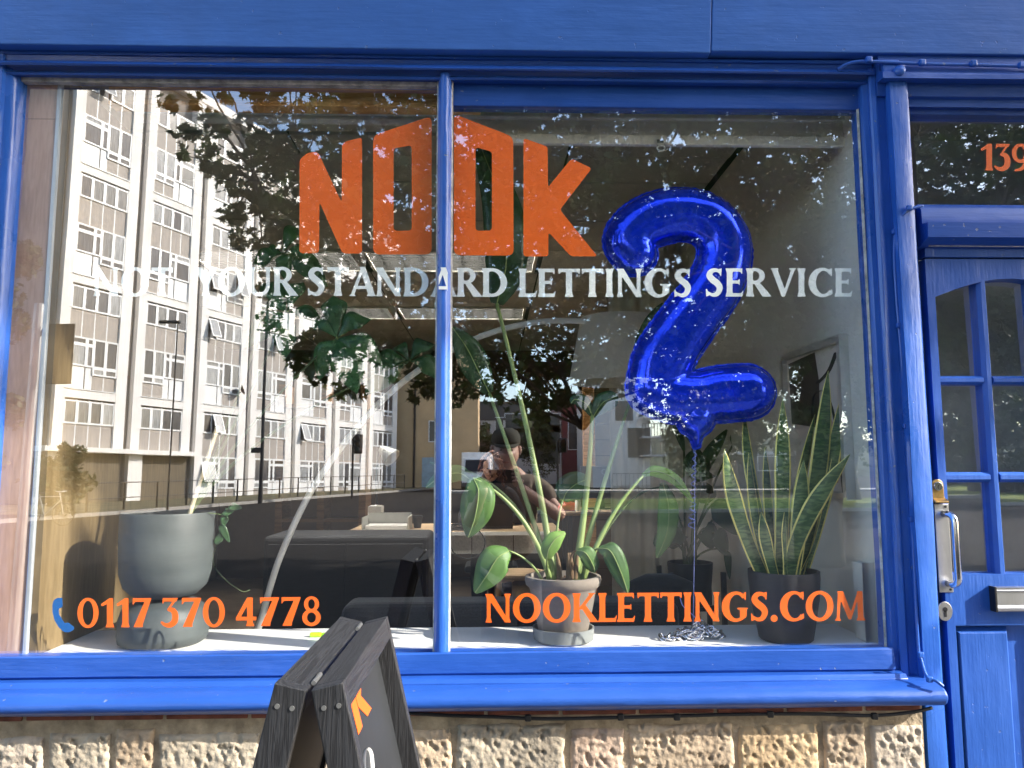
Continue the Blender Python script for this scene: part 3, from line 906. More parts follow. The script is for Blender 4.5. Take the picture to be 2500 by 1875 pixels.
word('139', 2394, 2512, (416, 418), (350, 352), ORANGE, lambda c, u: (pane_t, 0.0), place=lambda u, v: at(u, v, 0.0255), track=0.05)

# painted-over cables
def cable(name, pts, y, r, m, clips=(), parent=shop):
    P = catmull([at(u, v, yy) for u, v, yy in [(p[0], p[1], p[2] if len(p) > 2 else y) for p in pts]], 8)
    o = MB().tube(P, r, 8).build(name, m, parent, smooth=True)
    for (u, v, yy) in clips:
        c = at(u, v, yy)
        MB().box(c.x - r * 1.8, c.x + r * 1.8, c.y - r * 1.8, c.y + r, c.z - r * 1.8, c.z + r * 1.8).build('cable_clip', m, parent, bevel=r * 0.7)
    return o
cable('painted_cable', [(2045, 170, -0.046), (2070, 156, -0.056), (2115, 150, -0.066), (2250, 156, -0.066), (2400, 159, -0.066), (2530, 163, -0.066)], -0.06, 0.005, BLUEV, [(2120, 147, -0.07), (2250, 154, -0.07), (2375, 156, -0.07), (2493, 160, -0.07)])
cable('painted_cable', [(2253, 502, -0.060), (2225, 510, -0.063), (2200, 530, -0.052), (2187, 562, -0.036), (2183, 620, -0.033), (2188, 720, -0.033), (2199, 850, -0.033), (2210, 1000, -0.033), (2222, 1200, -0.036), (2233, 1400, -0.042), (2241, 1570, -0.055), (2246, 1600, -0.066), (2262, 1650, -0.11), (2285, 1662, -0.13), (2303, 1676, -0.135)],
      -0.06, 0.0042, BLUEV, [(2219, 508, -0.064), (2183, 566, -0.036), (2194, 795, -0.034), (2210, 1040, -0.034), (2225, 1267, -0.04), (2246, 1598, -0.08), (2268, 1658, -0.12)])
cable('black_cable', [(990, 1741, -0.085), (1100, 1747, -0.088), (1200, 1750, -0.09), (1330, 1755, -0.09), (1500, 1752, -0.09), (1650, 1748, -0.09), (1800, 1744, -0.09), (1980, 1743, -0.09), (2130, 1747, -0.09), (2230, 1738, -0.09), (2275, 1728, -0.085)],
      -0.09, 0.0045, BLACKP, [(1289, 1752, -0.09), (1515, 1750, -0.09), (1652, 1750, -0.09), (1880, 1743, -0.09), (2134, 1748, -0.09)])
# walls of the building around the front (mostly out of the picture)
BWALL = mat('cream render', (0.55, 0.5, 0.42), rough=0.9, var=0.15, bump=0.003)
MB().box(XL - 2.2, XR + 2.0, -0.02, 0.28, zf + 0.62, 6.5).build('upper_wall', BWALL, shop)
MB().box(XL - 2.2, XL, -0.05, 0.2, 0.0, zf + 0.619).build('side_wall', BLUE, shop)
MB().box(XR, XR + 2.0, -0.05, 0.2, 0.0, zf + 0.619).build('side_wall', BLUE, shop)

# =================================================================== the room behind the glass
WHITEP = mat('off white wall paint', (0.62, 0.60, 0.55), rough=0.8, var=0.05, vscale=2, bump=0.0006, bscale=30)
CEIL = mat('grey ceiling panel', (0.44, 0.43, 0.40), rough=0.9, var=0.06, vscale=5, bump=0.0008, bscale=120)
DARKF = mat('brown floor', (0.12, 0.09, 0.065), rough=0.7, var=0.2, vscale=4)
SILLW = mat('white sill board', (0.76, 0.75, 0.73), rough=0.45, var=0.04, vscale=6)
PLYP = wood_mat('pinkish plywood', (0.33, 0.19, 0.125), (0.44, 0.27, 0.19), scale=2.2, stretch=(4, 1, 0.5), rings=5, rough=0.55)
PLYG = wood_mat('golden plywood', (0.15, 0.105, 0.05), (0.22, 0.158, 0.08), scale=2.0, stretch=(1, 3, 0.5), rings=4, rough=0.45)
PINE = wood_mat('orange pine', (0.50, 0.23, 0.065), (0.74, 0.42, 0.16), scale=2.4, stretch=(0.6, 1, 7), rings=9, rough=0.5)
OAK = wood_mat('pale oak', (0.46, 0.31, 0.18), (0.60, 0.43, 0.27), scale=3, stretch=(0.6, 6, 1), rings=6, rough=0.5)
FZ, CZ = 0.18, 2.86
def struct(name, mb, m, **k):
    o = mb.build(name, m, None, **k); o['kind'] = 'structure'; return o
struct('floor', MB().box(-3.2, 2.7, 0.34, 7.0, FZ - 0.2, FZ), DARKF)
ceil = struct('ceiling', MB().box(-3.2, 2.72, 0.06, 7.0, CZ + 0.10, CZ + 0.2), mat('ceiling void', (0.05, 0.05, 0.05), rough=0.9))
struct('wall_back', MB().box(-3.2, 2.72, 7.0, 7.15, FZ - 0.2, CZ + 0.2), mat('brown back wall', (0.11, 0.075, 0.05), rough=0.9))
struct('wall_left', MB().box(-3.35, -3.2, 0.2, 7.15, FZ - 0.2, CZ + 0.2), WHITEP)
XW = px(2150, 0) - 0.0
struct('wall_right', MB().box(XW, XW + 0.06, 0.055, 3.6, FZ - 0.2, CZ + 0.01), WHITEP)
struct('wall_far_right', MB().box(2.72, 2.85, 0.06, 7.15, FZ - 0.2, CZ + 0.2), WHITEP)
struct('wall_lobby', MB().box(XW + 0.06, 2.72, 0.9, 0.96, FZ - 0.2, CZ + 0.01), mat('grey lobby wall', (0.78, 0.78, 0.75), rough=0.8))
struct('lobby_ceiling', MB().box(XW + 0.061, 2.719, 0.09, 0.899, CZ - 0.02, CZ + 0.009), WHITEP)
struct('lobby_floor', MB().box(XW + 0.06, 2.72, 0.06, 0.34, FZ - 0.2, FZ - 0.002), DARKF)
struct('front_beam', MB().box(-3.2, 2.72, 0.062, 0.085, z_head + 0.02, CZ + 0.01), WHITEP)
struct('wall_front_left', MB().box(-3.2, XL + 0.1, 0.062, 0.2, FZ - 0.2, CZ + 0.01), WHITEP)
# suspended ceiling: long panels in rows with shadow gaps
ys = [0.10, 0.92, 1.14, 1.46, 2.05, 2.64, 3.23, 3.82, 4.41, 5.0, 5.6, 6.2, 6.98]
for j in range(len(ys) - 1):
    xs_ = [-3.18, -2.0, -0.86 + 0.02 * j, 0.34, 1.07] if j < 6 else [-3.18, -2.0, -0.86, 0.34, 1.5, 2.7]
    for i in range(len(xs_) - 1):
        if j in (5, 8) and i in (1, 2):
            continue
        MB().box(xs_[i] + 0.006, xs_[i + 1] - 0.006, ys[j] + 0.008, ys[j + 1] - 0.008, CZ - (0.006 if j == 1 else 0), CZ + 0.011).build('ceiling_tile', CEIL, ceil, bevel=0.003)
# louvred light fittings let into the ceiling
ADDED_GLOW = bpy.data.materials.new('diffuser with added glow'); ADDED_GLOW.use_nodes = True
ADDED_GLOW.node_tree.nodes['Principled BSDF'].inputs['Emission Color'].default_value = (1.0, 0.95, 0.86, 1)
ADDED_GLOW.node_tree.nodes['Principled BSDF'].inputs['Emission Strength'].default_value = 15.0  # glow added to the fittings to brighten the room
LOUV = mat('louvre metal', (0.02, 0.019, 0.018), rough=0.5, var=0.1)
for n_, (x0, x1, y0, y1, lab) in enumerate([(-1.98, -0.88, 2.67, 3.2, 'louvred ceiling light above the leafy urn plant'), (-0.84, 0.32, 2.67, 3.2, 'louvred ceiling light above the arc lamp shade'),
                                   (-1.98, -0.88, 4.44, 4.98, 'louvred ceiling light deep in the room towards the side wall'), (-0.84, 0.32, 4.44, 4.98, 'louvred ceiling light deep in the room over the desk')]):
    t = thing('ceiling_light', lab, 'ceiling light', ((x0 + x1) / 2, (y0 + y1) / 2, CZ), group='louvred ceiling lights')
    MB().box(x0 + 0.01, x1 - 0.01, y0, y0 + 0.02, CZ - 0.004, CZ + 0.09).box(x0 + 0.01, x1 - 0.01, y1 - 0.02, y1, CZ - 0.004, CZ + 0.09).box(x0 + 0.01, x0 + 0.03, y0 + 0.02, y1 - 0.02, CZ - 0.004, CZ + 0.09).box(x1 - 0.03, x1 - 0.01, y0 + 0.02, y1 - 0.02, CZ - 0.004, CZ + 0.09).build('frame', WHITEP, t)
    MB().box(x0 + 0.035, x1 - 0.035, y0 + 0.025, y1 - 0.025, CZ + 0.085, CZ + 0.090).build('added_glow_diffuser', ADDED_GLOW, t)
    for q in range(8):
        xq = x0 + 0.04 + (x1 - x0 - 0.08) * (q + 0.5) / 8
        MB().box(xq - 0.003, xq + 0.003, y0 + 0.021, y1 - 0.021, CZ + 0.012, CZ + 0.05).build('slat', LOUV, t)
    for q in range(9):
        yq = y0 + 0.02 + (y1 - y0 - 0.04) * (q + 0.5) / 9
        MB().box(x0 + 0.031, x1 - 0.031, yq - 0.004, yq + 0.004, CZ + 0.0, CZ + 0.062).build('slat', LOUV, t)
# window board
sill_in = struct('window_board', MB().box(xl_in - 0.1, XW - 0.001, 0.012, 0.36, GLASS_Z0 - 0.04, GLASS_Z0 - 0.012), SILLW, bevel=0.003)
struct('window_board_front', MB().box(xl_in - 0.1, XW - 0.001, 0.34, 0.36, FZ, GLASS_Z0 - 0.041), SILLW)
ZS = GLASS_Z0 - 0.012
# plywood cheek on the left and the flat board beside it
xs0 = at(105, 900, 0.02).x
ck = thing('plywood_cheek', 'golden plywood side panel receding behind the left window edge', 'panel', (xs0, 0.02, ZS))
MB().box(xs0, xs0 + 0.018, 0.036, 1.05, ZS + 0.001, z_head + 0.02).build('board', PLYG, ck)
fb = thing('plywood_board', 'pinkish plywood board just behind the left edge of the glass', 'board', (xs0 - 0.08, 0.03, ZS))
zj = at(60, 288, 0.025).z
MB().box(xl_in - 0.12, xs0 - 0.014, 0.030, 0.046, ZS + 0.001, zj - 0.001).build('lower_sheet', PLYP, fb)
MB().box(xl_in - 0.12, xs0 - 0.014, 0.0305, 0.046, zj + 0.001, z_head + 0.02).build('upper_sheet', PLYP, fb)
tr = MB().box(xs0 - 0.0135, xs0 - 0.0005, 0.026, 0.046, ZS + 0.001, z_head + 0.02).build('corner_bead', mat('grey bead', (0.42, 0.45, 0.48), rough=0.4, metal=0.3), None, bevel=0.003)
tag(tr, 'grey metal corner bead between the two plywood boards', 'trim')
# timber beam and blinds at the head
bm_ = MB().box(xs0 + 0.1, xm + 0.1, 0.088, 0.14, at(700, 259, 0.09).z, z_head + 0.03).build('timber_beam', PINE, None, bevel=0.003)
tag(bm_, 'orange pine beam across the top of the left pane', 'beam')
CASS = mat('grey blind cassette', (0.50, 0.49, 0.45), rough=0.4, var=0.04)
FAB = mat('cream blind fabric', (0.66, 0.64, 0.56), rough=0.8, var=0.04, vscale=2, vstretch=(0.3, 1, 30))
bl = thing('roller_blind', 'grey rolled-up blind with ring pull behind the left pane', 'blind', at(700, 275, 0.16), group='roller blinds at the window head')
za, zb = at(700, 283, 0.16).z, at(700, 259, 0.16).z
MB().box(xs0 + 0.14, xm + 0.06, 0.145, 0.21, za + 0.004, zb).build('cassette', CASS, bl, bevel=0.008)
MB().tube([(xs0 + 0.15, 0.18, za), (xm + 0.05, 0.18, za)], 0.017, 14).build('roll', CASS, bl, smooth=True)
def pull(u, v, y, parent):
    c = at(u, v, y)
    pts = [(c.x + 0.012 * math.cos(a), c.y, c.z + 0.0085 * math.sin(a)) for a in [2 * math.pi * i / 20 for i in range(21)]]
    MB().tube(pts, 0.0028, 6).build('ring_pull', mat('white plastic', (0.75, 0.75, 0.72), rough=0.4), parent, smooth=True)
    MB().box(c.x - 0.011, c.x + 0.011, c.y - 0.002, c.y + 0.002, c.z + 0.009, c.z + 0.017).build('pull_tab', CASS, parent)
pull(678, 277, 0.14, bl)
bl = thing('roller_blind', 'wide cream roller blind partly lowered behind the right pane', 'blind', at(1600, 300, 0.14), group='roller blinds at the window head')
x0, x1 = at(1150, 300, 0.14).x, at(2076, 300, 0.14).x
zc = [at(1600, v, 0.14).z for v in (272, 292, 327, 352)]
MB().box(xm + 0.03, x1 + 0.02, 0.135, 0.2, zc[1], zc[0]).build('cassette', CASS, bl, bevel=0.006)
MB().box(x0, x1, 0.150, 0.156, zc[2], zc[1] + 0.002).build('fabric', FAB, bl)
MB().box(x0, x1, 0.143, 0.163, zc[3], zc[2] - 0.0005).build('bottom_bar', mat('cream bar', (0.78, 0.76, 0.68), rough=0.5), bl, bevel=0.004)
pull(1614, 362, 0.135, bl)
MB().box(at(1614, 345, 0.13).x - 0.010, at(1614, 345, 0.13).x + 0.010, 0.140, 0.1425, at(1614, 350, 0.13).z - 0.004, at(1614, 337, 0.13).z).build('pull_strap', mat('grey strap', (0.2, 0.2, 0.19), rough=0.8), bl)
# electrics on the right wall
bx = at(1800 + 900 * .3165, 1350 + 320 * .3165, 0.1)
el = thing('wall_trunking', 'white boxed-in trunking low on the wall beside the snake plant', 'trunking', (XW - 0.03, 0.2, ZS))
ya, yb = atx(2116, 1420, XW - 0.01).y, atx(2088, 1420, XW - 0.01).y
MB().box(XW - 0.03, XW - 0.001, 0.10, 0.17, ZS + 0.001, atx(2100, 1373, XW - 0.02).z).build('cover', WHITEP, el, bevel=0.003)
MB().box(XW - 0.034, XW - 0.002, 0.095, 0.099, ZS + 0.001, atx(2100, 1373, XW - 0.02).z + 0.004).build('lip', STEEL, el)
# framed print on the right wall
fr = thing('framed_print', 'framed abstract print with dark lines on the right-hand wall', 'picture', (XW - 0.02, 0.5, 1.4))
ya, yb = atx(2064, 1000, XW - 0.02).y, atx(1917, 1000, XW - 0.02).y
yb = ya + (yb - ya) * 1.02
zt_, zb_ = atx(2064, 812, XW - 0.02).z, atx(2070, 1222, XW - 0.02).z
FRM = mat('pale aluminium frame', (0.55, 0.55, 0.54), rough=0.35, metal=0.6)
w_ = 0.022
xf0, xf1 = XW - 0.03, XW - 0.001
MB().box(xf0, xf1, ya, ya + w_, zb_, zt_).build('frame_side', FRM, fr); MB().box(xf0, xf1, yb - w_, yb, zb_, zt_).build('frame_side', FRM, fr)
MB().box(xf0, xf1, ya + w_, yb - w_, zt_ - w_, zt_).build('frame_rail', FRM, fr); MB().box(xf0, xf1, ya + w_, yb - w_, zb_, zb_ + w_).build('frame_rail', FRM, fr)
PAPER = mat('pale print paper', (0.60, 0.56, 0.52), rough=0.3, var=0.05)
prt = MB().box(XW - 0.012, XW - 0.002, ya + w_, yb - w_, zb_ + w_, zt_ - w_).build('print', PAPER, fr)
INK = mat('black ink', (0.01, 0.01, 0.012), rough=0.4); PINK = mat('dusty pink ink', (0.45, 0.27, 0.25), rough=0.5)
H_, Wd = zt_ - zb_, yb - ya
def pr(a, b): return (XW - 0.0125, ya + Wd * a, zb_ + H_ * b)
MB().poly([pr(.18, .1), pr(.42, .12), pr(.40, .35), pr(.44, .5), pr(.30, .58), pr(.2, .45)], depth=(-0.0006, 0, 0)).build('pink_patch', PINK, prt)
def brush(name, pts, r): MB().tube(catmull([pr(*p) for p in pts], 8), r, 6, sq=0.12).build(name, INK, prt)
brush('ink_line', [(.10, .03), (.14, .3), (.2, .55), (.32, .68), (.48, .66), (.52, .52)], 0.007)
MB().poly([pr(.42, .45), pr(.9, .5), pr(.92, .93), pr(.45, .95), pr(.40, .75)], depth=(-0.0007, 0, 0)).build('dark_field', mat('charcoal ink', (0.03, 0.028, 0.026), rough=0.35), prt)
brush('ink_line', [(.1, .9), (.22, .8), (.4, .74)], 0.012)

# fabric screen / curtain hanging at the back of the right wall
CUR = mat('cream curtain cloth', (0.70, 0.66, 0.56), rough=0.9, var=0.06, vscale=4, bump=0.0008, bscale=150)
cu = thing('curtain', 'cream floor-length curtain hanging behind the dark potted plant', 'curtain', at(1590, 1300, 2.2))
c0_, c1_ = at(1492, 1200, 2.2), at(1690, 1200, 2.2)
N_ = 60
rings = []
for z in (FZ + 0.01, 0.9, CZ - 0.02):
    row = []
    for i in range(N_ + 1):
        a = i / N_
        row.append((c0_.x + (c1_.x - c0_.x) * a, 2.2 + 0.018 * math.sin(a * 34) + 0.012 * math.sin(a * 13 + z), z))
    back = [(p[0], p[1] + 0.006, p[2]) for p in reversed(row)]
    rings.append(row + back)
MB().loft(rings).build('cloth', CUR, cu, smooth=True, angle=70)
po = MB().box(at(1680, 1200, 3.0).x, at(1684, 1200, 3.0).x + 0.06, 3.0, 3.06, FZ, CZ - 0.001).build('wall_post', WHITEP, None, bevel=0.003)
tag(po, 'off white square post behind the curtain edge', 'post')

# =================================================================== plants, balloon, lamp, furniture
def leaf_mesh(mb, pts, width, side, fold=0.12, prof=None, n=14, cols=(-1, -0.5, 0, 0.5, 1), wave=0.0, seed=0):
    P = catmull(pts, max(2, n // (len(pts) - 1)))
    m = len(P)
    prof = prof or (lambda t: math.sin(math.pi * min(1, t * 0.92 + 0.06)) ** 0.75)
    side = Vector(side).normalized()
    vs = []
    for i, p in enumerate(P):
        t = i / (m - 1)
        tg = (P[min(i + 1, m - 1)] - P[max(i - 1, 0)]).normalized()
        s = (side - tg * side.dot(tg))
        s = s.normalized() if s.length > 1e-4 else side
        nr = tg.cross(s).normalized()
        w = width * max(0.012, prof(t))
        for c in cols:
            vs.append(p + s * w * c + nr * (fold * abs(c) * w + wave * w * math.sin(t * 9 + c * 2 + seed) * abs(c)))
    k = len(cols); fs = []
    for i in range(m - 1):
        for j in range(k - 1):
            a = i * k + j
            fs.append((a, a + 1, a + k + 1, a + k))
    mb.add(vs, fs)
    return k - 1, m - 1
def leaf(name, pts, width, side, m, parent, fold=0.12, prof=None, wave=0.0, seed=0, edge=False, n=14, cols=(-1, -0.5, 0, 0.5, 1)):
    mb = MB()
    c, r = leaf_mesh(mb, pts, width, side, fold, prof, n, cols, wave, seed)
    if edge:
        mb.mi = [(1 if (i % c in (0, c - 1)) else 0) for i in range(len(mb.f))]
    o = mb.build(name, m, parent, smooth=True, fixn=False)
    so_ = o.modifiers.new('thick', 'SOLIDIFY'); so_.thickness = 0.0012; so_.offset = 0
    return o
def veined(name, c, c2, rough=0.5, trans=0.18, scale=60):
    return mat(name, c, rough=rough, var=0.2, c2=c2, vscale=5, trans=trans, bump=0.0008, bscale=scale, bstretch=(1, 1, 0.25), spec=0.5)
LEAFS = veined('strelitzia leaf', (0.10, 0.20, 0.045), (0.045, 0.11, 0.03))
LEAFY = veined('young bright leaf', (0.24, 0.38, 0.07), (0.14, 0.28, 0.05))
LEAFD = veined('dark glossy leaf', (0.035, 0.085, 0.03), (0.018, 0.05, 0.02), rough=0.32, trans=0.1)
LEAFP = veined('aralia leaf', (0.05, 0.14, 0.045), (0.025, 0.085, 0.03), rough=0.38, trans=0.15)
STALK = mat('pale green stalk', (0.23, 0.31, 0.10), rough=0.4, var=0.2, vscale=8, vstretch=(1, 1, 0.2))
STALKD = mat('dark stalk', (0.06, 0.09, 0.03), rough=0.5, var=0.2)
BROWN = mat('brown stem', (0.16, 0.10, 0.05), rough=0.8, var=0.3)
SOIL = mat('potting soil', (0.09, 0.055, 0.035), rough=1.0, var=0.6, vscale=60, bump=0.01, bscale=90)
def soil(c, r, parent, seed=1):
    rr = random.Random(seed)
    mb = MB().lathe([(0.0, 0.004), (r * 0.6, 0.003), (r, 0.0), (r, -0.01), (0, -0.01)], c, 24, cap=False)
    for _ in range(60):
        a, q = rr.uniform(0, 6.28), r * 0.92 * math.sqrt(rr.random())
        s = rr.uniform(0.002, 0.006)
        x, y, z = c[0] + q * math.cos(a), c[1] + q * math.sin(a), c[2] + 0.003
        mb.box(x - s, x + s * rr.uniform(.5, 1.5), y - s, y + s, z, z + s * rr.uniform(.6, 1.6))
    return mb.build('soil', SOIL, parent)

# --- grey urn with the aralia-like plant
URN = mat('weathered grey planter', (0.062, 0.073, 0.073), rough=0.6, var=0.22, vscale=5, vstretch=(0.35, 0.35, 2.5), bump=0.0012, bscale=25, rvar=0.15)
pc = Vector((at(398, 1560, 0.185).x, 0.185, ZS))
urn = thing('urn_planter', 'tall grey two-tier urn planter on the left of the window board', 'planter', pc)
zt = at(398, 1250, 0.185).z - ZS
zn = at(398, 1455, 0.185).z - ZS
MB().lathe([(0.0000, 0.001), (0.1056, 0.001), (0.1197, 0.01), (0.1232, 0.03), (0.1214, 0.07), (0.1126, 0.10), (0.0880, zn - 0.012), (0.0528, zn - 0.002), (0.0000, zn - 0.002)], pc, 48).build('foot', URN, urn, smooth=True, angle=60)
MB().lathe([(0.0000, zn), (0.0616, zn), (0.0880, zn + 0.006), (0.1126, zn + 0.03), (0.1250, zn + 0.07), (0.1285, zn + 0.13), (0.1302, zt - 0.006), (0.1285, zt), (0.1206, zt), (0.1188, zt - 0.01), (0.1179, zt - 0.05), (0.0000, zt - 0.05)], pc, 48).build('bowl', URN, urn, smooth=True, angle=60)
pl = thing('aralia_plant', 'tall plant with big finger-like leaves growing from the grey urn', 'plant', pc + Vector((0, 0, zt - 0.05)))
soil(pc + Vector((0, 0, zt - 0.045)), 0.116, pl, 3)
YP = 0.36
def rayleaf(cu, cv, tips, y=YP, w=0.05):
    c = at(cu, cv, y)
    for i, (tu, tv, dy) in enumerate(tips):
        t = at(tu, tv, y + dy)
        d = t - c
        midp = c + d * 0.5 + Vector((0, -0.02, 0.025))
        side = d.cross(Vector((0.15, -1, 0.35)))
        leaf('leaf', [c + d * 0.03, midp, t], w * d.length / 0.17, side, LEAFP, pl, fold=0.18, wave=0.12, seed=i + cu,
             prof=lambda t: (math.sin(math.pi * min(1, t ** 1.25 * 0.97 + 0.02)) ** 1.1))
        MB().tube([c, c + d * 0.3, c + d * 0.92], [0.0016, 0.0012, 0.0004], 5).build('midrib', STALK, pl)
rayleaf(702, 762, [(600, 850, .02), (694, 880, -.03), (790, 800, .02), (638, 752, .05), (742, 690, .06), (640, 690, .08)], w=0.042)
rayleaf(822, 825, [(778, 930, .0), (872, 962, -.04), (935, 890, .02), (905, 780, .05), (815, 722, .06), (755, 790, .04)], w=0.044, y=0.30)
rayleaf(690, 618, [(612, 668, 0), (640, 640, .03), (742, 555, .06), (760, 640, .0), (800, 700, .03), (700, 690, -.02)], w=0.040, y=0.42)
rayleaf(1000, 880, [(890, 965, .0), (1085, 930, .02), (1060, 840, .06), (960, 850, .05), (905, 905, -.03)], w=0.044, y=0.46)
base = pc + Vector((0.04, 0, zt - 0.045))
for tgt, y in (((702, 762), YP), ((822, 825), 0.30), ((690, 618), 0.42), ((1000, 880), 0.46)):
    e = at(*tgt, y)
    MB().tube(bez(base, base + Vector((0.12, 0.05, 0.28)), e, 14), [0.007 - 0.0045 * i / 14 for i in range(15)], 7).build('stem', STALKD, pl, smooth=True)
MB().tube([pc + Vector((0.06, -0.02, zt - 0.045)), at(468, 1240, 0.17), at(532, 1040, 0.2)], 0.006, 8).build('stake', mat('pale cane', (0.5, 0.42, 0.28), rough=0.6), pl)
vp = catmull([at(508, 1252, 0.15), at(545, 1262, 0.2), at(535, 1310, 0.22), at(520, 1370, 0.24), at(545, 1410, 0.26), at(590, 1443, 0.3), at(610, 1440, 0.32)], 8)
vine = MB().tube(vp, 0.0014, 5).build('vine', STALKD, pl)
for i, (a, b, c, d) in enumerate([(552, 1258, 548, 1268), (545, 1250, 560, 1243), (540, 1280, 552, 1300), (560, 1235, 578, 1232), (530, 1330, 540, 1300)]):
    p, q = at(a, b, 0.2), at(c, d + 6, 0.2)
    leaf('vine_leaf', [p, (p + q) / 2 + Vector((0, -0.006, 0)), q + (q - p) * 0.7], 0.012, (0.7, 0.1, 0.6), LEAFD, pl, n=8)

# --- terracotta pot with strelitzia
POT = mat('grey washed terracotta', (0.20, 0.17, 0.14), rough=0.85, var=0.2, vscale=7, bump=0.0012, bscale=60)
POT2 = mat('grey green saucer', (0.19, 0.205, 0.20), rough=0.75, var=0.1, vscale=7)
cS = Vector((at(1375, 1500, 0.165).x, 0.165, ZS))
pot = thing('clay_pot', 'grey-brown tapered clay pot with saucer standing before the website lettering', 'pot', cS)
zr = at(1375, 1405, 0.165).z - ZS
MB().lathe([(0, 0.001), (0.078, 0.001), (0.086, 0.006), (0.090, 0.040), (0.085, 0.040), (0.081, 0.012), (0, 0.012)], cS, 40).build('saucer', POT2, pot, smooth=True, angle=40)
MB().lathe([(0, 0.0125), (0.066, 0.0125), (0.070, 0.02), (0.098, zr - 0.035), (0.100, zr - 0.032), (0.108, zr - 0.026), (0.112, zr - 0.012), (0.110, zr), (0.100, zr + 0.001), (0.097, zr - 0.02), (0, zr - 0.02)], cS, 48).build('pot_wall', POT, pot, smooth=True, angle=45)
st = thing('strelitzia_plant', 'strelitzia with long stalks and paddle leaves growing in the clay pot', 'plant', cS + Vector((0, 0, zr - 0.02)))
soil(cS + Vector((0, 0, zr - 0.018)), 0.094, st, 5)
zsoil = cS.z + zr - 0.018
def stalk(bu, ctrl, end, r0=0.008, r1=0.004, y0=0.165, y1=0.2, m=STALK, yc=None):
    b = at(bu, 1412, y0); b.z = zsoil
    e = at(end[0], end[1], y1)
    c = at(ctrl[0], ctrl[1], (y0 + y1) / 2 if yc is None else yc)
    n = 14
    MB().tube(bez(b, c, e, n), [r0 + (r1 - r0) * (i / n) for i in range(n + 1)], 9, sq=0.8).build('stalk', m, st, smooth=True)
    return e
def pleaf(pts, y, wpx, m=LEAFS, side=None, fold=0.25, wave=0.05, seed=0, prof=None):
    P = [at(u, v, y + (p[2] if len(p) > 2 else 0)) for p in pts for u, v in [p[:2]]]
    d = P[-1] - P[0]
    s = d.cross(Vector((0, -1, 0.1))) if side is None else side
    leaf('leaf', P, wpx / 1850 * 2.3, s, m, st, fold=fold, wave=wave, seed=seed, n=18, prof=prof, cols=(-1, -0.66, -0.33, 0, 0.33, 0.66, 1))
    MB().tube(catmull([p + Vector((0, -0.001, 0)) for p in P], 6), 0.0016, 5).build('midrib', STALK, st)
stalk(1352, (1320, 1150), (1213, 742), 0.011, 0.006, y1=0.3); pleaf([(1213, 742), (1236, 640, -.01), (1225, 500, 0), (1165, 335, .04)], 0.3, 58, LEAFD, seed=1)
stalk(1345, (1290, 1230), (1155, 1168), 0.009, 0.004, y1=0.14); pleaf([(1155, 1166), (1168, 1200, -.02), (1160, 1260, -.02), (1143, 1312, .01)], 0.14, 40, LEAFS, seed=2)
stalk(1347, (1270, 1150), (1050, 1130), 0.008, 0.004, y1=0.34, m=STALKD); pleaf([(1150, 1172), (1120, 1155), (1075, 1165), (1040, 1190, .02)], 0.30, 22, LEAFS, seed=12)
stalk(1325, (1300, 1365), (1243, 1345), 0.005, 0.003, y1=0.12); pleaf([(1243, 1345), (1215, 1362, -.02), (1190, 1402, -.02), (1160, 1447, 0)], 0.12, 37, LEAFS, seed=3)
stalk(1337, (1336, 1390), (1335, 1362), 0.004, 0.003, y1=0.12); pleaf([(1335, 1366), (1340, 1340, -.01), (1357, 1315, -.01), (1380, 1300, 0)], 0.12, 21, LEAFY, seed=4)
stalk(1402, (1438, 1200), (1446, 1015), 0.012, 0.006, y1=0.25); pleaf([(1446, 1015), (1430, 985, -.01), (1405, 975), (1394, 985)], 0.25, 17, LEAFD, seed=5); pleaf([(1448, 1018), (1470, 985, -.01), (1495, 972), (1508, 965)], 0.25, 26, LEAFD, seed=6)
stalk(1408, (1470, 1180), (1552, 940), 0.010, 0.004, y1=0.32); pleaf([(1552, 940), (1575, 860), (1600, 790), (1620, 740)], 0.36, 34, LEAFD, seed=7)
stalk(1422, (1480, 1250), (1572, 1160), 0.009, 0.004, y1=0.2); pleaf([(1568, 1160), (1600, 1150, -.01), (1650, 1172), (1692, 1225)], 0.2, 15, LEAFY, seed=8)
stalk(1418, (1520, 1180), (1625, 1190), 0.006, 0.003, y1=0.26, m=STALKD); pleaf([(1618, 1178), (1632, 1235, -.01), (1628, 1300), (1604, 1362)], 0.22, 26, LEAFS, seed=9)
stalk(1425, (1430, 1350), (1462, 1338), 0.005, 0.003, y1=0.12); pleaf([(1460, 1338), (1490, 1345, -.02), (1515, 1395, -.02), (1533, 1447, 0)], 0.12, 24, LEAFS, seed=10)
stalk(1395, (1385, 1345), (1408, 1345), 0.004, 0.003, y1=0.12, m=BROWN); pleaf([(1408, 1343), (1430, 1350, -.02), (1448, 1380, -.01), (1452, 1398, 0)], 0.12, 20, LEAFS, seed=11)
stalk(1358, (1352, 1290), (1374, 1222), 0.005, 0.003, y1=0.22); pleaf([(1374, 1222), (1385, 1200), (1410, 1180), (1442, 1168)], 0.24, 36, LEAFD, seed=13)
stalk(1350, (1270, 1170), (1195, 960), 0.009, 0.005, y1=0.33); pleaf([(1195, 960), (1165, 900), (1140, 850), (1105, 800)], 0.36, 40, LEAFD, seed=14)
for bu in (1388, 1396, 1404, 1365): stalk(bu, (bu + 2, 1385), (bu + random.uniform(-8, 14), 1350), 0.010, 0.004, y1=0.16, m=BROWN)

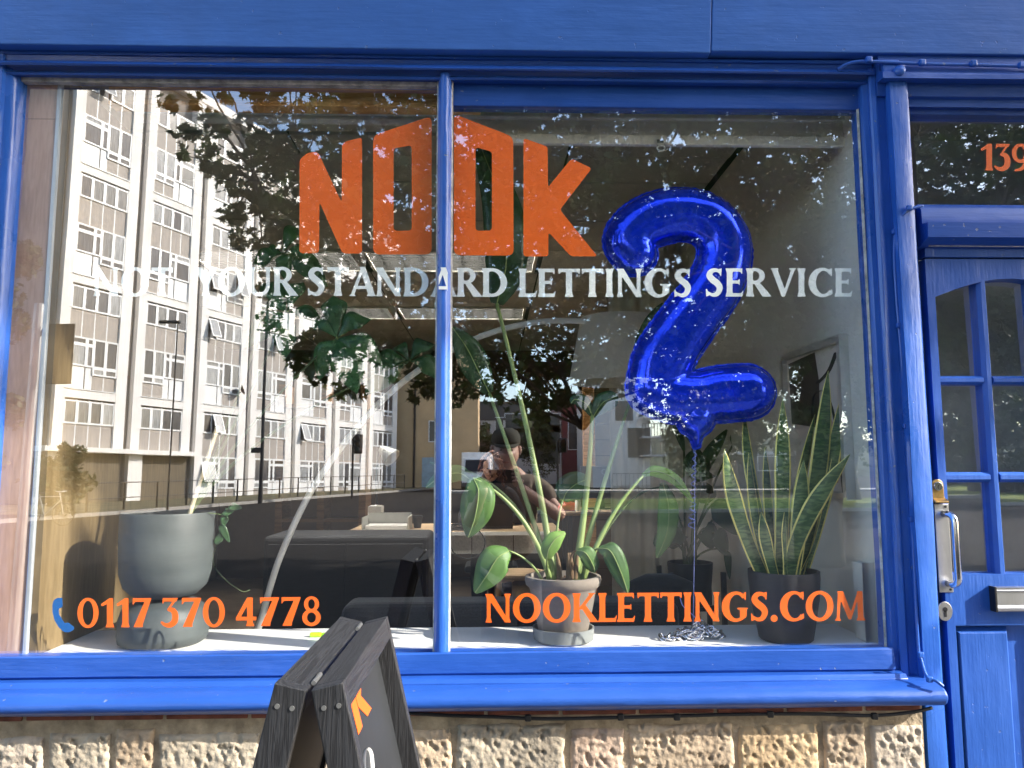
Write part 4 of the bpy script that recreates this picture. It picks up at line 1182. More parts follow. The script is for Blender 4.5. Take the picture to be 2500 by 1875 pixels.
# --- black pot with snake plant
POTB = mat('matt charcoal pot', (0.022, 0.022, 0.026), rough=0.55, var=0.15, vscale=5, bump=0.0006, bscale=70)
cK = Vector((at(1916, 1480, 0.15).x, 0.15, ZS))
kp = thing('black_pot', 'matt black tapered pot at the right end of the window board', 'pot', cK)
zr = at(1915, 1392, 0.15).z - ZS
MB().lathe([(0, 0.001), (0.070, 0.001), (0.076, 0.006), (0.096, zr * 0.6), (0.101, zr - 0.02), (0.101, zr), (0.093, zr), (0.092, zr - 0.03), (0, zr - 0.03)], cK, 48).build('pot_wall', POTB, kp, smooth=True, angle=45)
sn = thing('snake_plant', 'snake plant with yellow-edged upright leaves in the black pot', 'plant', cK + Vector((0, 0, zr - 0.03)))
soil(cK + Vector((0, 0, zr - 0.028)), 0.09, sn, 8)
def snake_mat():
    m = bpy.data.materials.new('snake plant green')
    m.use_nodes = True
    N, L = m.node_tree.nodes, m.node_tree.links
    b = N['Principled BSDF']
    tc = N.new('ShaderNodeTexCoord')
    mp = N.new('ShaderNodeMapping'); mp.inputs['Scale'].default_value = (0.7, 0.7, 2.6)
    L.new(tc.outputs['Object'], mp.inputs[0])
    nz = N.new('ShaderNodeTexNoise'); nz.inputs['Scale'].default_value = 26; nz.inputs['Detail'].default_value = 6; nz.inputs['Distortion'].default_value = 1.5
    L.new(mp.outputs[0], nz.inputs[0])
    cr = N.new('ShaderNodeValToRGB')
    cr.color_ramp.elements[0].position = 0.42; cr.color_ramp.elements[1].position = 0.60
    cr.color_ramp.elements[0].color = (0.035, 0.085, 0.034, 1); cr.color_ramp.elements[1].color = (0.125, 0.195, 0.075, 1)
    L.new(nz.outputs[0], cr.inputs[0]); L.new(cr.outputs[0], b.inputs['Base Color'])
    b.inputs['Roughness'].default_value = 0.4
    return m
SNG, SNY = snake_mat(), mat('snake plant yellow edge', (0.78, 0.68, 0.20), rough=0.45, var=0.15, vscale=8)
def sword(bu, tip, wpx, bend=0.0, y0=0.15, y1=0.15, seed=0, tw=0.0):
    b = at(bu, 1400, y0); b.z = cK.z + zr - 0.03
    t = at(tip[0], tip[1], y1)
    mp_ = (b + t) / 2 + Vector((bend, 0, 0))
    side = Vector((math.cos(tw), math.sin(tw), 0))
    leaf('leaf', [b, b * 0.5 + mp_ * 0.5 + Vector((bend * 0.3, 0, 0)), mp_, mp_ * 0.5 + t * 0.5 + Vector((bend * 0.2, 0, 0)), t], wpx / 1850 * 2.25 * 0.54, side, [SNG, SNY], sn, fold=0.22,
         prof=lambda q: (0.72 + 0.5 * q) * (1 if q < 0.55 else max(0.0, 1 - ((q - 0.55) / 0.45) ** 1.8)), wave=0.05, seed=seed, edge=True, n=24, cols=(-1, -0.80, -0.4, 0, 0.4, 0.80, 1))
for i, a in enumerate([(1945, (2022, 905), 48, 0.02, 0.17, 0.20, 0.2), (1955, (2060, 945), 34, 0.015, 0.19, 0.24, -0.5), (1905, (1911, 970), 40, 0.005, 0.15, 0.12, 0.1), (1870, (1768, 1096), 42, -0.015, 0.14, 0.10, 0.3),
                       (1925, (2076, 1108), 40, -0.035, 0.13, 0.08, -0.2), (1880, (1828, 1105), 34, -0.01, 0.17, 0.18, 0.6), (1935, (1962, 1122), 38, 0.004, 0.14, 0.13, -0.3), (1890, (1868, 1090), 32, 0.0, 0.19, 0.22, 0.5),
                       (1900, (1816, 1000), 30, -0.02, 0.20, 0.25, 0.2), (1920, (1915, 1250), 26, 0.0, 0.11, 0.10, 0.8), (1950, (2030, 1120), 22, 0.02, 0.18, 0.16, 1.0), (1895, (1858, 1250), 28, -0.004, 0.12, 0.10, 0.0), (1910, (1990, 1010), 30, 0.0, 0.2, 0.26, 0.3)]):
    sword(a[0], a[1], a[2], a[3], a[4], a[5], seed=i, tw=a[6])

# --- dark plant on a stand further back
cB = Vector((at(1686, 1430, 1.35).x, 1.35, FZ))
zpb, zpt = at(1686, 1470, 1.35).z, at(1686, 1372, 1.35).z
sd_ = thing('plant_stand', 'black four-legged stand under the dark plant by the curtain', 'plant stand', cB)
for sx in (-1, 1):
    for sy in (-1, 1):
        MB().box(cB.x + sx * 0.115 - 0.01, cB.x + sx * 0.115 + 0.01, cB.y + sy * 0.115 - 0.01, cB.y + sy * 0.115 + 0.01, FZ, zpt - 0.03).build('leg', BLACKP, sd_)
MB().box(cB.x - 0.105, cB.x + 0.105, cB.y - 0.01, cB.y + 0.01, zpb - 0.04, zpb - 0.015).box(cB.x - 0.01, cB.x + 0.01, cB.y - 0.105, cB.y - 0.01, zpb - 0.04, zpb - 0.015).box(cB.x - 0.01, cB.x + 0.01, cB.y + 0.01, cB.y + 0.105, zpb - 0.04, zpb - 0.015).build('cross_bar', BLACKP, sd_)
bp_ = thing('dark_pot', 'dark round pot held in the black stand', 'pot', (cB.x, cB.y, zpb - 0.014))
MB().lathe([(0, 0.001), (0.075, 0.001), (0.085, 0.01), (0.10, zpt - zpb), (0.10, zpt - zpb + 0.014), (0.092, zpt - zpb + 0.014), (0.09, zpt - zpb - 0.02), (0, zpt - zpb - 0.02)], (cB.x, cB.y, zpb - 0.014), 32).build('pot_wall', POTB, bp_, smooth=True, angle=45)
dk = thing('dark_plant', 'shadowy broad-leaved plant standing before the cream curtain', 'plant', (cB.x, cB.y, zpt - 0.02))
soil((cB.x, cB.y, zpt - 0.03), 0.088, dk, 12)
for i, (mu, mv, tu, tv, wpx, dy) in enumerate([(1700, 1180, 1760, 1075, 18, 0), (1725, 1130, 1700, 1165, 42, -.1), (1790, 1085, 1810, 1075, 16, 0), (1640, 1330, 1605, 1330, 24, -.1), (1740, 1230, 1790, 1290, 30, -.1), (1760, 1250, 1812, 1300, 18, .1), (1660, 1290, 1645, 1330, 30, -.05),
                                               (1745, 1300, 1768, 1345, 22, -.1), (1720, 1290, 1735, 1330, 26, -.1), (1690, 1080, 1655, 980, 20, .2), (1670, 1100, 1640, 1010, 12, .2), (1775, 1345, 1780, 1400, 9, -.1), (1650, 1250, 1625, 1275, 22, .1), (1700, 1220, 1740, 1210, 30, .1)]):
    b = Vector((cB.x + random.uniform(-.03, .03), cB.y, zpt - 0.03)); m_ = at(mu, mv, 1.35 + dy); t_ = at(tu, tv, 1.35 + dy)
    MB().tube(bez(b, (b + m_) / 2 + Vector((0, 0, 0.08)), m_, 8), 0.005, 6).build('stalk', STALKD, dk)
    leaf('leaf', [m_, (m_ + t_) / 2 + Vector((0, 0, 0.02)), t_ + (t_ - m_) * 0.25], wpx / 1850 * 3.45, (t_ - m_).cross(Vector((0, -1, 0.2))), LEAFD, dk, fold=0.2, seed=i)

# --- foil balloon in the shape of a 2
FOIL = bpy.data.materials.new('blue metallic foil'); FOIL.use_nodes = True
Nf, Lf = FOIL.node_tree.nodes, FOIL.node_tree.links
bf = Nf['Principled BSDF']
bf.inputs['Base Color'].default_value = (0.005, 0.055, 0.92, 1); bf.inputs['Metallic'].default_value = 0.6; bf.inputs['Roughness'].default_value = 0.13
bf.inputs['Coat Weight'].default_value = 0.35; bf.inputs['Coat Roughness'].default_value = 0.08; bf.inputs['Coat Tint'].default_value = (0.5, 0.7, 1, 1)
tc = Nf.new('ShaderNodeTexCoord'); nf = Nf.new('ShaderNodeTexNoise'); nf.inputs['Scale'].default_value = 16; nf.inputs['Detail'].default_value = 4; nf.inputs['Distortion'].default_value = 0.8
Lf.new(tc.outputs['Object'], nf.inputs[0]); bpn = Nf.new('ShaderNodeBump'); bpn.inputs['Distance'].default_value = 0.004; bpn.inputs['Strength'].default_value = 0.25
Lf.new(nf.outputs[0], bpn.inputs['Height']); Lf.new(bpn.outputs[0], bf.inputs['Normal'])
YBAL = 0.23
k_ = (YBAL - CAM.y) / F * 1.02
arc_px = [(1548, 618, 56), (1536, 590, 62), (1560, 556, 64), (1608, 532, 66), (1668, 524, 66), (1726, 540, 66), (1762, 582, 66), (1768, 636, 66), (1742, 700, 67), (1698, 762, 68), (1654, 822, 70), (1618, 880, 72), (1600, 926, 66)]
bas_px = [(1592, 950, 62), (1640, 966, 64), (1700, 968, 62), (1760, 962, 66), (1815, 958, 66), (1828, 957, 64)]
def bsamp(L):
    out = []
    C = catmull([(a, b, c) for a, b, c in L], 10)
    for p in C:
        q = at(p.x, p.y, YBAL); out.append((q.x, q.z, p.z * k_))
    return np.array(out)
SP = np.vstack([bsamp(arc_px), bsamp(bas_px)])
bxs = np.arange(SP[:, 0].min() - 0.11, SP[:, 0].max() + 0.11, 0.0058); bzs = np.arange(SP[:, 1].min() - 0.24, SP[:, 1].max() + 0.11, 0.0058)
BX, BZ = np.meshgrid(bxs, bzs)
fld = np.full(BX.shape, -9.0)
for x, z, r in SP:
    fld = np.maximum(fld, r - np.hypot(BX - x, BZ - z))
cx_, cz_ = at(1698, 1030, YBAL).x, at(1698, 1026, YBAL).z          # the neck at the bottom
for q in range(14):
    a = q / 13
    fld = np.maximum(fld, (0.050 * (1 - a) ** 1.6 + 0.010) - np.hypot(BX - cx_, BZ - (cz_ + 0.01 - a * 0.085)))
rmax = 0.085
fs_ = Fld(1.0); fs_.xs, fs_.ys, fs_.f = bxs, bzs, fld
Vb, Fb = field_mesh(fs_)
def fval(x, z):
    i = min(max((x - bxs[0]) / 0.0058, 0), len(bxs) - 1.001); j = min(max((z - bzs[0]) / 0.0058, 0), len(bzs) - 1.001)
    a, b = int(i), int(j); s, t = i - a, j - b
    return (fld[b, a] * (1 - s) + fld[b, a + 1] * s) * (1 - t) + (fld[b + 1, a] * (1 - s) + fld[b + 1, a + 1] * s) * t
vs = []; n = len(Vb)
for sgn in (-1, 1):
    for x, z in Vb:
        d = max(0.0, fval(x, z))
        e = max(0.0, 1 - d / 0.05)
        si = int(np.argmin((SP[:, 0] - x) ** 2 + (SP[:, 1] - z) ** 2))
        crk = 0.0052 * e ** 1.3 * mnoise.noise((si * .62, sgn * 3.0, 0.4 * (x + z))) + 0.0016 * mnoise.noise((x * 11, z * 11, 4 + sgn))
        h = math.sqrt(max(0.0, 1 - (1 - min(1, d / 0.074)) ** 2)) * 0.066
        vs.append((x, YBAL + sgn * (h + crk * min(1, d / 0.006)), z))
fsb = [f for f in Fb] + [tuple(i + n for i in reversed(f)) for f in Fb]
bal = thing('foil_balloon', 'shiny blue foil balloon shaped like the number 2', 'balloon', (cx_, YBAL, cz_ - 0.08))
ob = MB().add(vs, fsb).build('foil', FOIL, bal, smooth=True)
ob.modifiers.new('s', 'SMOOTH').iterations = 3
# crimped seam round the edge
fs2 = Fld(1.0); fs2.xs, fs2.ys = bxs, bzs
fs2.f = fld + 0.007
for j in range(fs2.f.shape[0]):
    for i in range(fs2.f.shape[1]):
        if -0.02 < fs2.f[j, i] < 0.02:
            fs2.f[j, i] += 0.0035 * mnoise.noise((bxs[i] * 70, bzs[j] * 70, 2.0))
fs2.f = np.minimum(fs2.f, 0.012 - fld)
V2, F2 = field_mesh(fs2)
sm = MB().add([(x, YBAL + 0.003 * mnoise.noise((x * 60, z * 60, 7.0)), z) for x, z in V2], F2).build('seam', FOIL, bal, smooth=True, fixn=False)
sm.modifiers.new('thick', 'SOLIDIFY').thickness = 0.0008
RIB = mat('violet blue ribbon', (0.34, 0.40, 0.92), rough=0.25, var=0.2, metal=0.4)
rp_ = []
z0, z1_ = at(1700, 1092, YBAL).z, at(1690, 1290, YBAL).z
for i in range(120):
    a = i / 119
    r = 0.005 + 0.006 * a
    xx_ = at(1700 - 14 * a, 1190, YBAL).x
    rp_.append((xx_ + r * math.cos(a * 62), YBAL + r * math.sin(a * 62), z0 + (z1_ - z0) * a))
MB().tube(rp_, 0.0022, 5, sq=0.35).build('curled_ribbon', RIB, bal, smooth=True)
MB().tube([(at(1698, 1095, YBAL).x, YBAL + 0.004, z0), (at(1696, 1300, 0.22).x, 0.22, z1_), at(1694, 1440, 0.205), at(1692, 1530, 0.195)], 0.0011, 5).build('string', RIB, bal)
MB().tube(catmull([at(1660, 1460, 0.19), at(1668, 1480, 0.19), at(1690, 1500, 0.19), at(1705, 1518, 0.19), at(1700, 1530, 0.19)], 6), 0.0014, 5).build('string', RIB, bal)
# chain used as its weight
ch = thing('chain_weight', 'heap of bright steel chain holding the balloon string', 'chain', (at(1700, 1545, 0.19).x, 0.19, ZS))
rc = random.Random(11)
tor = MB()
rings = []
for i in range(16):
    a = 2 * math.pi * i / 16
    c = Vector((0.0105 * math.cos(a) * (1.0), 0.018 * math.sin(a), 0)); nrm = Vector((math.cos(a), math.sin(a), 0))
    rings.append([c + nrm * 0.003 * math.cos(b) + Vector((0, 0, 0.003 * math.sin(b))) for b in [2 * math.pi * q / 6 for q in range(6)]])
rings.append(rings[0])
lm = tor.loft(rings, cap=False).mesh('chain_link'); lm.materials.append(CHROME); lm.shade_smooth()
ccx = at(1705, 1545, 0.19).x
for i in range(64):
    a, q = rc.uniform(0, 6.28), math.sqrt(rc.random())
    px_, py_ = 0.055 * q * math.cos(a), 0.045 * q * math.sin(a)
    h = 0.045 * (1 - q) * rc.random() + 0.008
    if i > 54:
        px_, py_, h = -0.045 - 0.006 * (i - 54), -0.03 + rc.uniform(-.006, .006), 0.006
    o = bpy.data.objects.new('link', lm); link(o, ch)
    o.matrix_parent_inverse = Matrix(); o.location = (px_ * 1.15 + ccx - ch.location.x, py_, h)
    o.rotation_euler = (rc.uniform(-.9, .9), rc.uniform(-.7, .7), rc.uniform(0, 6.28))

# --- arc floor lamp
LAMPM = mat('cream lamp enamel', (0.86, 0.84, 0.76), rough=0.35, var=0.03)
al = thing('arc_lamp', 'large cream arc floor lamp with white drum shade behind the balloon', 'floor lamp', (at(600, 1560, 0.62).x, 0.62, FZ))
arc_ = [(560, 1700, .62), (600, 1600, .62), (632, 1530, .62), (680, 1370, .62), (752, 1212, .62), (820, 1110, .63), (907, 1004, .64), (1000, 920, .66), (1098, 857, .68), (1200, 812, .70), (1300, 788, .71), (1390, 783, .72), (1470, 790, .72), (1500, 800, .72)]
P = catmull([at(u, v, y) for u, v, y in arc_], 8)
P = [Vector((P[0].x - 0.06, .62, FZ + 0.03))] + P
MB().tube(P, 0.0115, 10, sq=0.75).build('arc_pole', LAMPM, al, smooth=True)
MB().lathe([(0, 0), (0.17, 0), (0.18, 0.008), (0.18, 0.03), (0.03, 0.04), (0, 0.04)], (P[0].x, .62, FZ + 0.001), 36).build('base', LAMPM, al, smooth=True, angle=40)
SHADE = mat('white drum shade fabric', (0.92, 0.90, 0.84), rough=0.8, var=0.03, vscale=6, trans=0.75)
cxs = at(1512, 870, 0.78).x; zt2, zb2 = at(1512, 778, 0.78).z, at(1512, 935, 0.78).z
r1, r2 = 0.148, 0.196
MB().lathe([(r2, zb2), (r2 * 0.95 + r1 * .05, zb2 + 0.012), (r1, zt2), (r1 - 0.004, zt2), (r2 - 0.005, zb2 + 0.002), (r2, zb2)], (cxs, 0.78, 0), 56, cap=False).build('drum_shade', SHADE, al, smooth=True, angle=50)
MB().tube([(cxs, 0.72, at(1500, 800, .72).z), (cxs, 0.78, zt2 + 0.0), (cxs, 0.78, zt2 - 0.08)], 0.008, 8).build('lamp_holder', LAMPM, al)
MB().lathe([(0.0, -0.03), (0.022, -0.02), (0.03, 0.0), (0.022, 0.025), (0.012, 0.04), (0, 0.04)], (cxs, 0.78, zt2 - 0.11), 16).build('bulb', mat('unlit bulb glass', (0.8, 0.8, 0.78), rough=0.2), al, smooth=True)

# --- furniture
FABK = mat('charcoal wool fabric', (0.018, 0.018, 0.022), rough=1.0, var=0.6, vscale=220, bump=0.002, bscale=260, sheen=0.3)
NAVY = mat('dark navy panel', (0.006, 0.007, 0.011), rough=0.8, var=0.3)
BLK = mat('matt black', (0.01, 0.01, 0.011), rough=0.6, var=0.2)
zsf = at(1000, 1460, 0.62).z
sf = thing('sofa', 'long charcoal fabric sofa back just behind the window board', 'sofa', (at(1150, 1500, .7).x, 0.9, FZ))
xs1, xs2 = at(836, 1480, 0.55).x, at(1655, 1480, 0.55).x
MB().box(xs1, xs2, 0.50, 0.68, FZ + 0.12, zsf).build('backrest', FABK, sf, bevel=0.04, bseg=4)
MB().box(xs1, xs2, 0.685, 1.25, FZ + 0.12, FZ + 0.42).build('seat', FABK, sf, bevel=0.04, bseg=3)
for a in (xs1 + 0.08, xs2 - 0.08):
    for b in (0.56, 1.18):
        MB().box(a - 0.02, a + 0.02, b - 0.02, b + 0.02, FZ, FZ + 0.12).build('leg', BLK, sf)
ac = thing('armchair', 'dark grey rounded chair before the curtain and plant stand', 'armchair', at(1615, 1500, 0.95) * 1.0)
ca = at(1612, 1450, 0.98)
ac.location = (ca.x, 0.98, FZ)
rings = []
for z, r in ((0.35, 0.17), (0.5, 0.19), (0.62, 0.18), (at(1612, 1402, .98).z - FZ - 0.03, 0.13), (at(1612, 1402, .98).z - FZ, 0.06)):
    rings.append([(ca.x + r * math.cos(a), 0.98 + 0.5 * r * math.sin(a), FZ + z) for a in [2 * math.pi * q / 20 for q in range(20)]])
MB().loft(rings).build('backrest', FABK, ac, smooth=True)
MB().lathe([(0, 0.28), (0.2, 0.28), (0.22, 0.32), (0.2, 0.36), (0, 0.36)], (ca.x, 1.14, FZ), 20).build('seat', FABK, ac, smooth=True)
for sx in (-1, 1):
    for sy in (-1, 1):
        MB().tube([(ca.x + sx * .16, 1.14 + sy * .14, FZ), (ca.x + sx * .1, 1.14 + sy * .1, FZ + 0.29)], 0.012, 7).build('leg', BLK, ac)
# desk
YK = 3.7
zd = at(1100, 1298, YK).z
dx0, dx1 = at(842, 1298, YK).x, at(1372, 1298, YK).x
dsk = thing('desk', 'long oak-topped desk with white perforated front panel deep in the room', 'desk', ((dx0 + dx1) / 2, YK + 0.4, FZ))
MB().box(dx0, dx1, YK, YK + 0.8, zd - 0.03, zd).build('desk_top', OAK, dsk, bevel=0.003)
MB().box(dx0 + 0.002, dx1 - 0.002, YK - 0.004, YK - 0.0005, zd - 0.029, zd - 0.001).build('edge_band', SILLW, dsk)
pw0 = at(1050, 1320, YK + .05).x
npan = 3
for q in range(npan):
    a = pw0 + (dx1 - 0.05 - pw0) * q / npan
    b = pw0 + (dx1 - 0.05 - pw0) * (q + 1) / npan
    MB().box(a + 0.003, b - 0.003, YK + 0.05, YK + 0.062, zd - 0.17, zd - 0.035).build('front_panel', mat('perforated white panel', (0.55, 0.54, 0.51), rough=0.5, var=0.15, vscale=90), dsk)
for a in (dx0 + 0.06, dx1 - 0.06):
    for b in (YK + 0.1, YK + 0.7):
        MB().box(a - 0.025, a + 0.025, b - 0.025, b + 0.025, FZ, zd - 0.031).build('leg', BLK, dsk)
d2 = thing('back_desk', 'second oak desk behind the strelitzia, by the black screen', 'desk', (at(1420, 1250, 4.3).x, 4.6, FZ))
zd2 = at(1400, 1250, 4.4).z; ex0, ex1 = at(1380, 1250, 4.4).x, at(1560, 1250, 4.4).x
MB().box(ex0, ex1, 4.4, 5.1, zd2 - 0.03, zd2).build('desk_top', OAK, d2, bevel=0.003)
for a in (ex0 + .05, ex1 - .05):
    for b in (4.5, 5.0):
        MB().box(a - .02, a + .02, b - .02, b + .02, FZ, zd2 - 0.031).build('leg', BLK, d2)
sc_ = thing('storage_cabinet', 'dark navy cabinet standing in front of the desk', 'cabinet', (at(850, 1400, 2.8).x, 3.0, FZ))
nx0, nx1 = at(640, 1400, 2.8).x, at(1046, 1400, 2.8).x
MB().box(nx0, nx1, 2.8, 3.25, FZ, at(850, 1308, 2.8).z).build('carcass', NAVY, sc_, bevel=0.03, bseg=3)
for q in range(2):
    a, b = nx0 + 0.03 + (nx1 - nx0 - .06) * q / 2, nx0 + 0.03 + (nx1 - nx0 - .06) * (q + 1) / 2
    MB().box(a + 0.004, b - 0.004, 2.788, 2.799, FZ + 0.04, at(850, 1308, 2.8).z - 0.05).build('cabinet_door', NAVY, sc_, bevel=0.004)
# things on the desk
def on_desk(name, label, cat, u, y, z=None): 
    p = at(u, 1298, y); return thing(name, label, cat, (p.x, y, zd if z is None else z)), p.x
t, x = on_desk('letter_tray', 'pale mesh letter tray with papers near the desk end', 'tray', 932, YK + 0.25)
MTR = mat('pale mesh metal', (0.5, 0.5, 0.47), rough=0.5)
xa, xb = at(888, 1290, YK + .2).x, at(1000, 1290, YK + .2).x
MB().box(xa, xb, YK + 0.1, YK + 0.4, zd + 0.001, zd + 0.012).build('base', MTR, t); MB().box(xa, xa + .008, YK + .1, YK + .4, zd + 0.0125, zd + .1).build('side', MTR, t); MB().box(xb - .008, xb, YK + .1, YK + .4, zd + 0.0125, zd + .1).build('side', MTR, t)
MB().box(xa + .008, xb - .008, YK + 0.392, YK + .4, zd + 0.0125, zd + .12).build('back', MTR, t)
MB().box(xa + .02, xb - .02, YK + .12, YK + .38, zd + .0125, zd + .035).build('papers', SILLW, t)
t, x = on_desk('white_box', 'white upright box behind the letter tray', 'box', 920, YK + 0.5)
xa, xb = at(900, 1260, YK + .5).x, at(933, 1260, YK + .5).x; zb_x = at(910, 1236, YK + .5).z
MB().box(xa, xb, YK + .45, YK + .6, zd + 0.001, zb_x).build('carton', SILLW, t, bevel=0.003); MB().box(xa + .01, xb - .01, YK + .47, YK + .58, zb_x + 0.0005, zb_x + .006).build('lid', SILLW, t)
t, x = on_desk('coffee_cup', 'black takeaway coffee cup on the desk near the mullion', 'cup', 1019, YK + 0.35)
MB().lathe([(0, 0.001), (0.028, 0.001), (0.040, 0.085), (0, 0.085)], (x, YK + .35, zd), 20).build('cup_wall', BLK, t, smooth=True, angle=40); MB().lathe([(0, .0855), (.043, .0855), (.043, .092), (.038, .1), (0, .1)], (x, YK + .35, zd), 20).build('lid', BLACKP, t, smooth=True, angle=40)
t, x = on_desk('laptop', 'black open laptop in front of the seated person', 'laptop', 1205, YK + 0.3)
MB().box(x - .18, x + .15, YK + .22, YK + .45, zd + .001, zd + .016).build('keyboard_base', BLK, t, bevel=.003); MB().hexa([(x - .18, YK + .215, zd + .017), (x + .15, YK + .215, zd + .017), (x + .15, YK + .223, zd + .017), (x - .18, YK + .223, zd + .017), (x - .18, YK + .155, zd + .19), (x + .15, YK + .155, zd + .19), (x + .15, YK + .163, zd + .19), (x - .18, YK + .163, zd + .19)]).build('screen', BLK, t)
rcb = random.Random(4)
t, x = on_desk('cable_tangle', 'tangle of black cables spilling over the desk front', 'cables', 1130, YK + 0.1)
for q in range(5):
    P = [(x + rcb.uniform(-.12, .12), YK + rcb.uniform(.03, .25), zd + rcb.uniform(.008, .05)) for _ in range(8)]
    MB().tube(catmull(P, 6), 0.005, 6).build('cable', BLK, t, smooth=True)
MB().tube(catmull([at(1105, 1298, YK - .0) + Vector((0, 0.04, .01)), at(1098, 1300, YK - .02), at(1105, 1345, YK - .03), at(1140, 1364, YK - .03), at(1175, 1350, YK - .03), at(1184, 1320, YK - .03), at(1170, 1297, YK - .015), at(1160, 1296, YK + .05)], 8), 0.005, 6).build('cable', BLK, t, smooth=True)
t, x = on_desk('desk_lamp', 'slim dark desk lamp with pale tilted head on the desk', 'desk lamp', 925, YK + 0.68)
hl = at(945, 1110, YK + .68)
MB().lathe([(0, .001), (.08, .001), (.08, .015), (0, .02)], (x, YK + .68, zd), 20).build('base', BLK, t)
MB().tube(catmull([(x, YK + .68, zd + .02), at(918, 1180, YK + .68), at(928, 1095, YK + .68), at(938, 1092, YK + .66)], 6), .009, 7).build('arm', BLK, t, smooth=True)
mb = MB(); mb.tube([hl + Vector((-.05, 0, .05)), hl + Vector((-.02, -.02, .03)), hl + Vector((.05, -.05, -.03))], [.03, .045, .085], 18); mb.build('lamp_head', mat('grey enamel', (.4, .42, .42), rough=.4), t, smooth=True, angle=50)
z2 = zd2
def on_d2(name, label, cat, u, y): 
    p = at(u, 1250, y); return thing(name, label, cat, (p.x, y, z2)), p.x
t, x = on_d2('black_screen', 'black computer monitor seen from behind near the curtain', 'monitor', 1470, 4.75)
xa, xb, zt_ = at(1440, 1200, 4.75).x, at(1500, 1200, 4.75).x, at(1470, 1138, 4.75).z
MB().box(xa - .08, xb, 4.75, 4.79, z2 + .1, zt_).build('housing', BLK, t, bevel=.006); MB().box(x - .03, x + .03, 4.791, 4.82, z2 + .01, z2 + .3).build('neck', BLK, t); MB().box(x - .12, x + .12, 4.72, 4.88, z2 + .001, z2 + .0095).build('foot', BLK, t)
lg = [(at(1475, 1152, 4.749).x + .022 * math.cos(a), 4.7485, at(1475, 1152, 4.749).z + .022 * math.sin(a)) for a in [2 * math.pi * q / 24 for q in range(25)]]
MB().tube(lg, .0022, 5).build('ring_mark', mat('grey print', (.2, .2, .2), rough=.4), t)
t, x = on_d2('red_bag', 'crumpled red packet on the back desk', 'packet', 1388, 4.55)
mb = MB(); rings = [[(x + r * 1.5 * math.cos(a) * (1 + .2 * math.sin(3 * a + z * 40)), 4.55 + r * math.sin(a), z2 + .001 + z) for a in [2 * math.pi * q / 14 for q in range(14)]] for z, r in ((0, .055), (.03, .065), (.06, .05), (.075, .025))]
mb.loft(rings).build('packet_wall', mat('red film', (.5, .03, .02), rough=.4), t, smooth=True); MB().box(x - .05, x + .02, 4.52, 4.525, z2 + .076, z2 + .09).build('flap', MATS['red film'], t)
t, x = on_d2('spray_bottle', 'white spray bottle on the back desk', 'bottle', 1411, 4.5)
MB().lathe([(0, .001), (.025, .001), (.026, .09), (.012, .11), (0, .11)], (x, 4.5, z2), 16).build('bottle_wall', SILLW, t, smooth=True, angle=40); MB().lathe([(0, .1105), (.013, .1105), (.013, .14), (0, .14)], (x, 4.5, z2), 12).build('cap', BLK, t)
# stool
t = thing('wooden_stool', 'bentwood pale stool under the desk beside the clay pot', 'stool', (at(1268, 1420, 2.3).x, 2.3, FZ))
xs_, zs_ = t.location.x, at(1268, 1396, 2.3).z
MB().lathe([(0, -.025), (.16, -.025), (.165, -.012), (.16, 0), (0, 0)], (xs_, 2.3, zs_), 28).build('seat', OAK, t, smooth=True, angle=40)
for q in range(4):
    a = R(45 + 90 * q)
    MB().tube(catmull([(xs_ + .05 * math.cos(a), 2.3 + .05 * math.sin(a), zs_ - .034), (xs_ + .13 * math.cos(a), 2.3 + .13 * math.sin(a), zs_ - .036), (xs_ + .165 * math.cos(a), 2.3 + .165 * math.sin(a), zs_ - .08), (xs_ + .18 * math.cos(a), 2.3 + .18 * math.sin(a), FZ)], 5), .013, 7).build('leg', OAK, t, smooth=True)
# timber post and boarded partition at the back
pp = MB().box(at(1424, 1000, 5.2).x, at(1452, 1000, 5.2).x, 5.2, 5.3, FZ, CZ - .001).build('timber_post', PINE, None, bevel=.004); tag(pp, 'orange timber post standing behind the strelitzia stalks', 'post')
bp2 = thing('boarded_partition', 'pale horizontal-boarded partition beside the timber post', 'partition', (at(1475, 1100, 5.3).x, 5.31, FZ))
xa, xb = at(1453, 1000, 5.31).x, at(1560, 1000, 5.31).x
TAN = mat('tan boarding', (.36, .29, .2), rough=.7, var=.12, vscale=4)
for q in range(17):
    MB().box(xa, xb, 5.31, 5.33, FZ + .155 * q + .003, FZ + .155 * (q + 1) - .003).build('board', TAN, bp2)
# shelf unit far left-back, its pine coloured dark as if shaded
PINED = wood_mat('pine coloured as shaded', (0.10, 0.045, 0.014), (0.17, 0.085, 0.03), scale=2.4, stretch=(0.6, 1, 7), rings=9, rough=0.6)
t = thing('pine_shelving', 'pine shelving with shade put into its brown, behind the aralia leaves', 'shelving', (at(790, 900, 4.6).x, 4.6, FZ))
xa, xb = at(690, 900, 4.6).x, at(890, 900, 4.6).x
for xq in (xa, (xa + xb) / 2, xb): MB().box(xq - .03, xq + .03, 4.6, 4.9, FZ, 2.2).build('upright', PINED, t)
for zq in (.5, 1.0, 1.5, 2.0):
    MB().box(xa + .03, (xa + xb) / 2 - .03, 4.61, 4.89, zq, zq + .03).build('shelf', PINED, t); MB().box((xa + xb) / 2 + .03, xb - .03, 4.61, 4.89, zq, zq + .03).build('shelf', PINED, t)
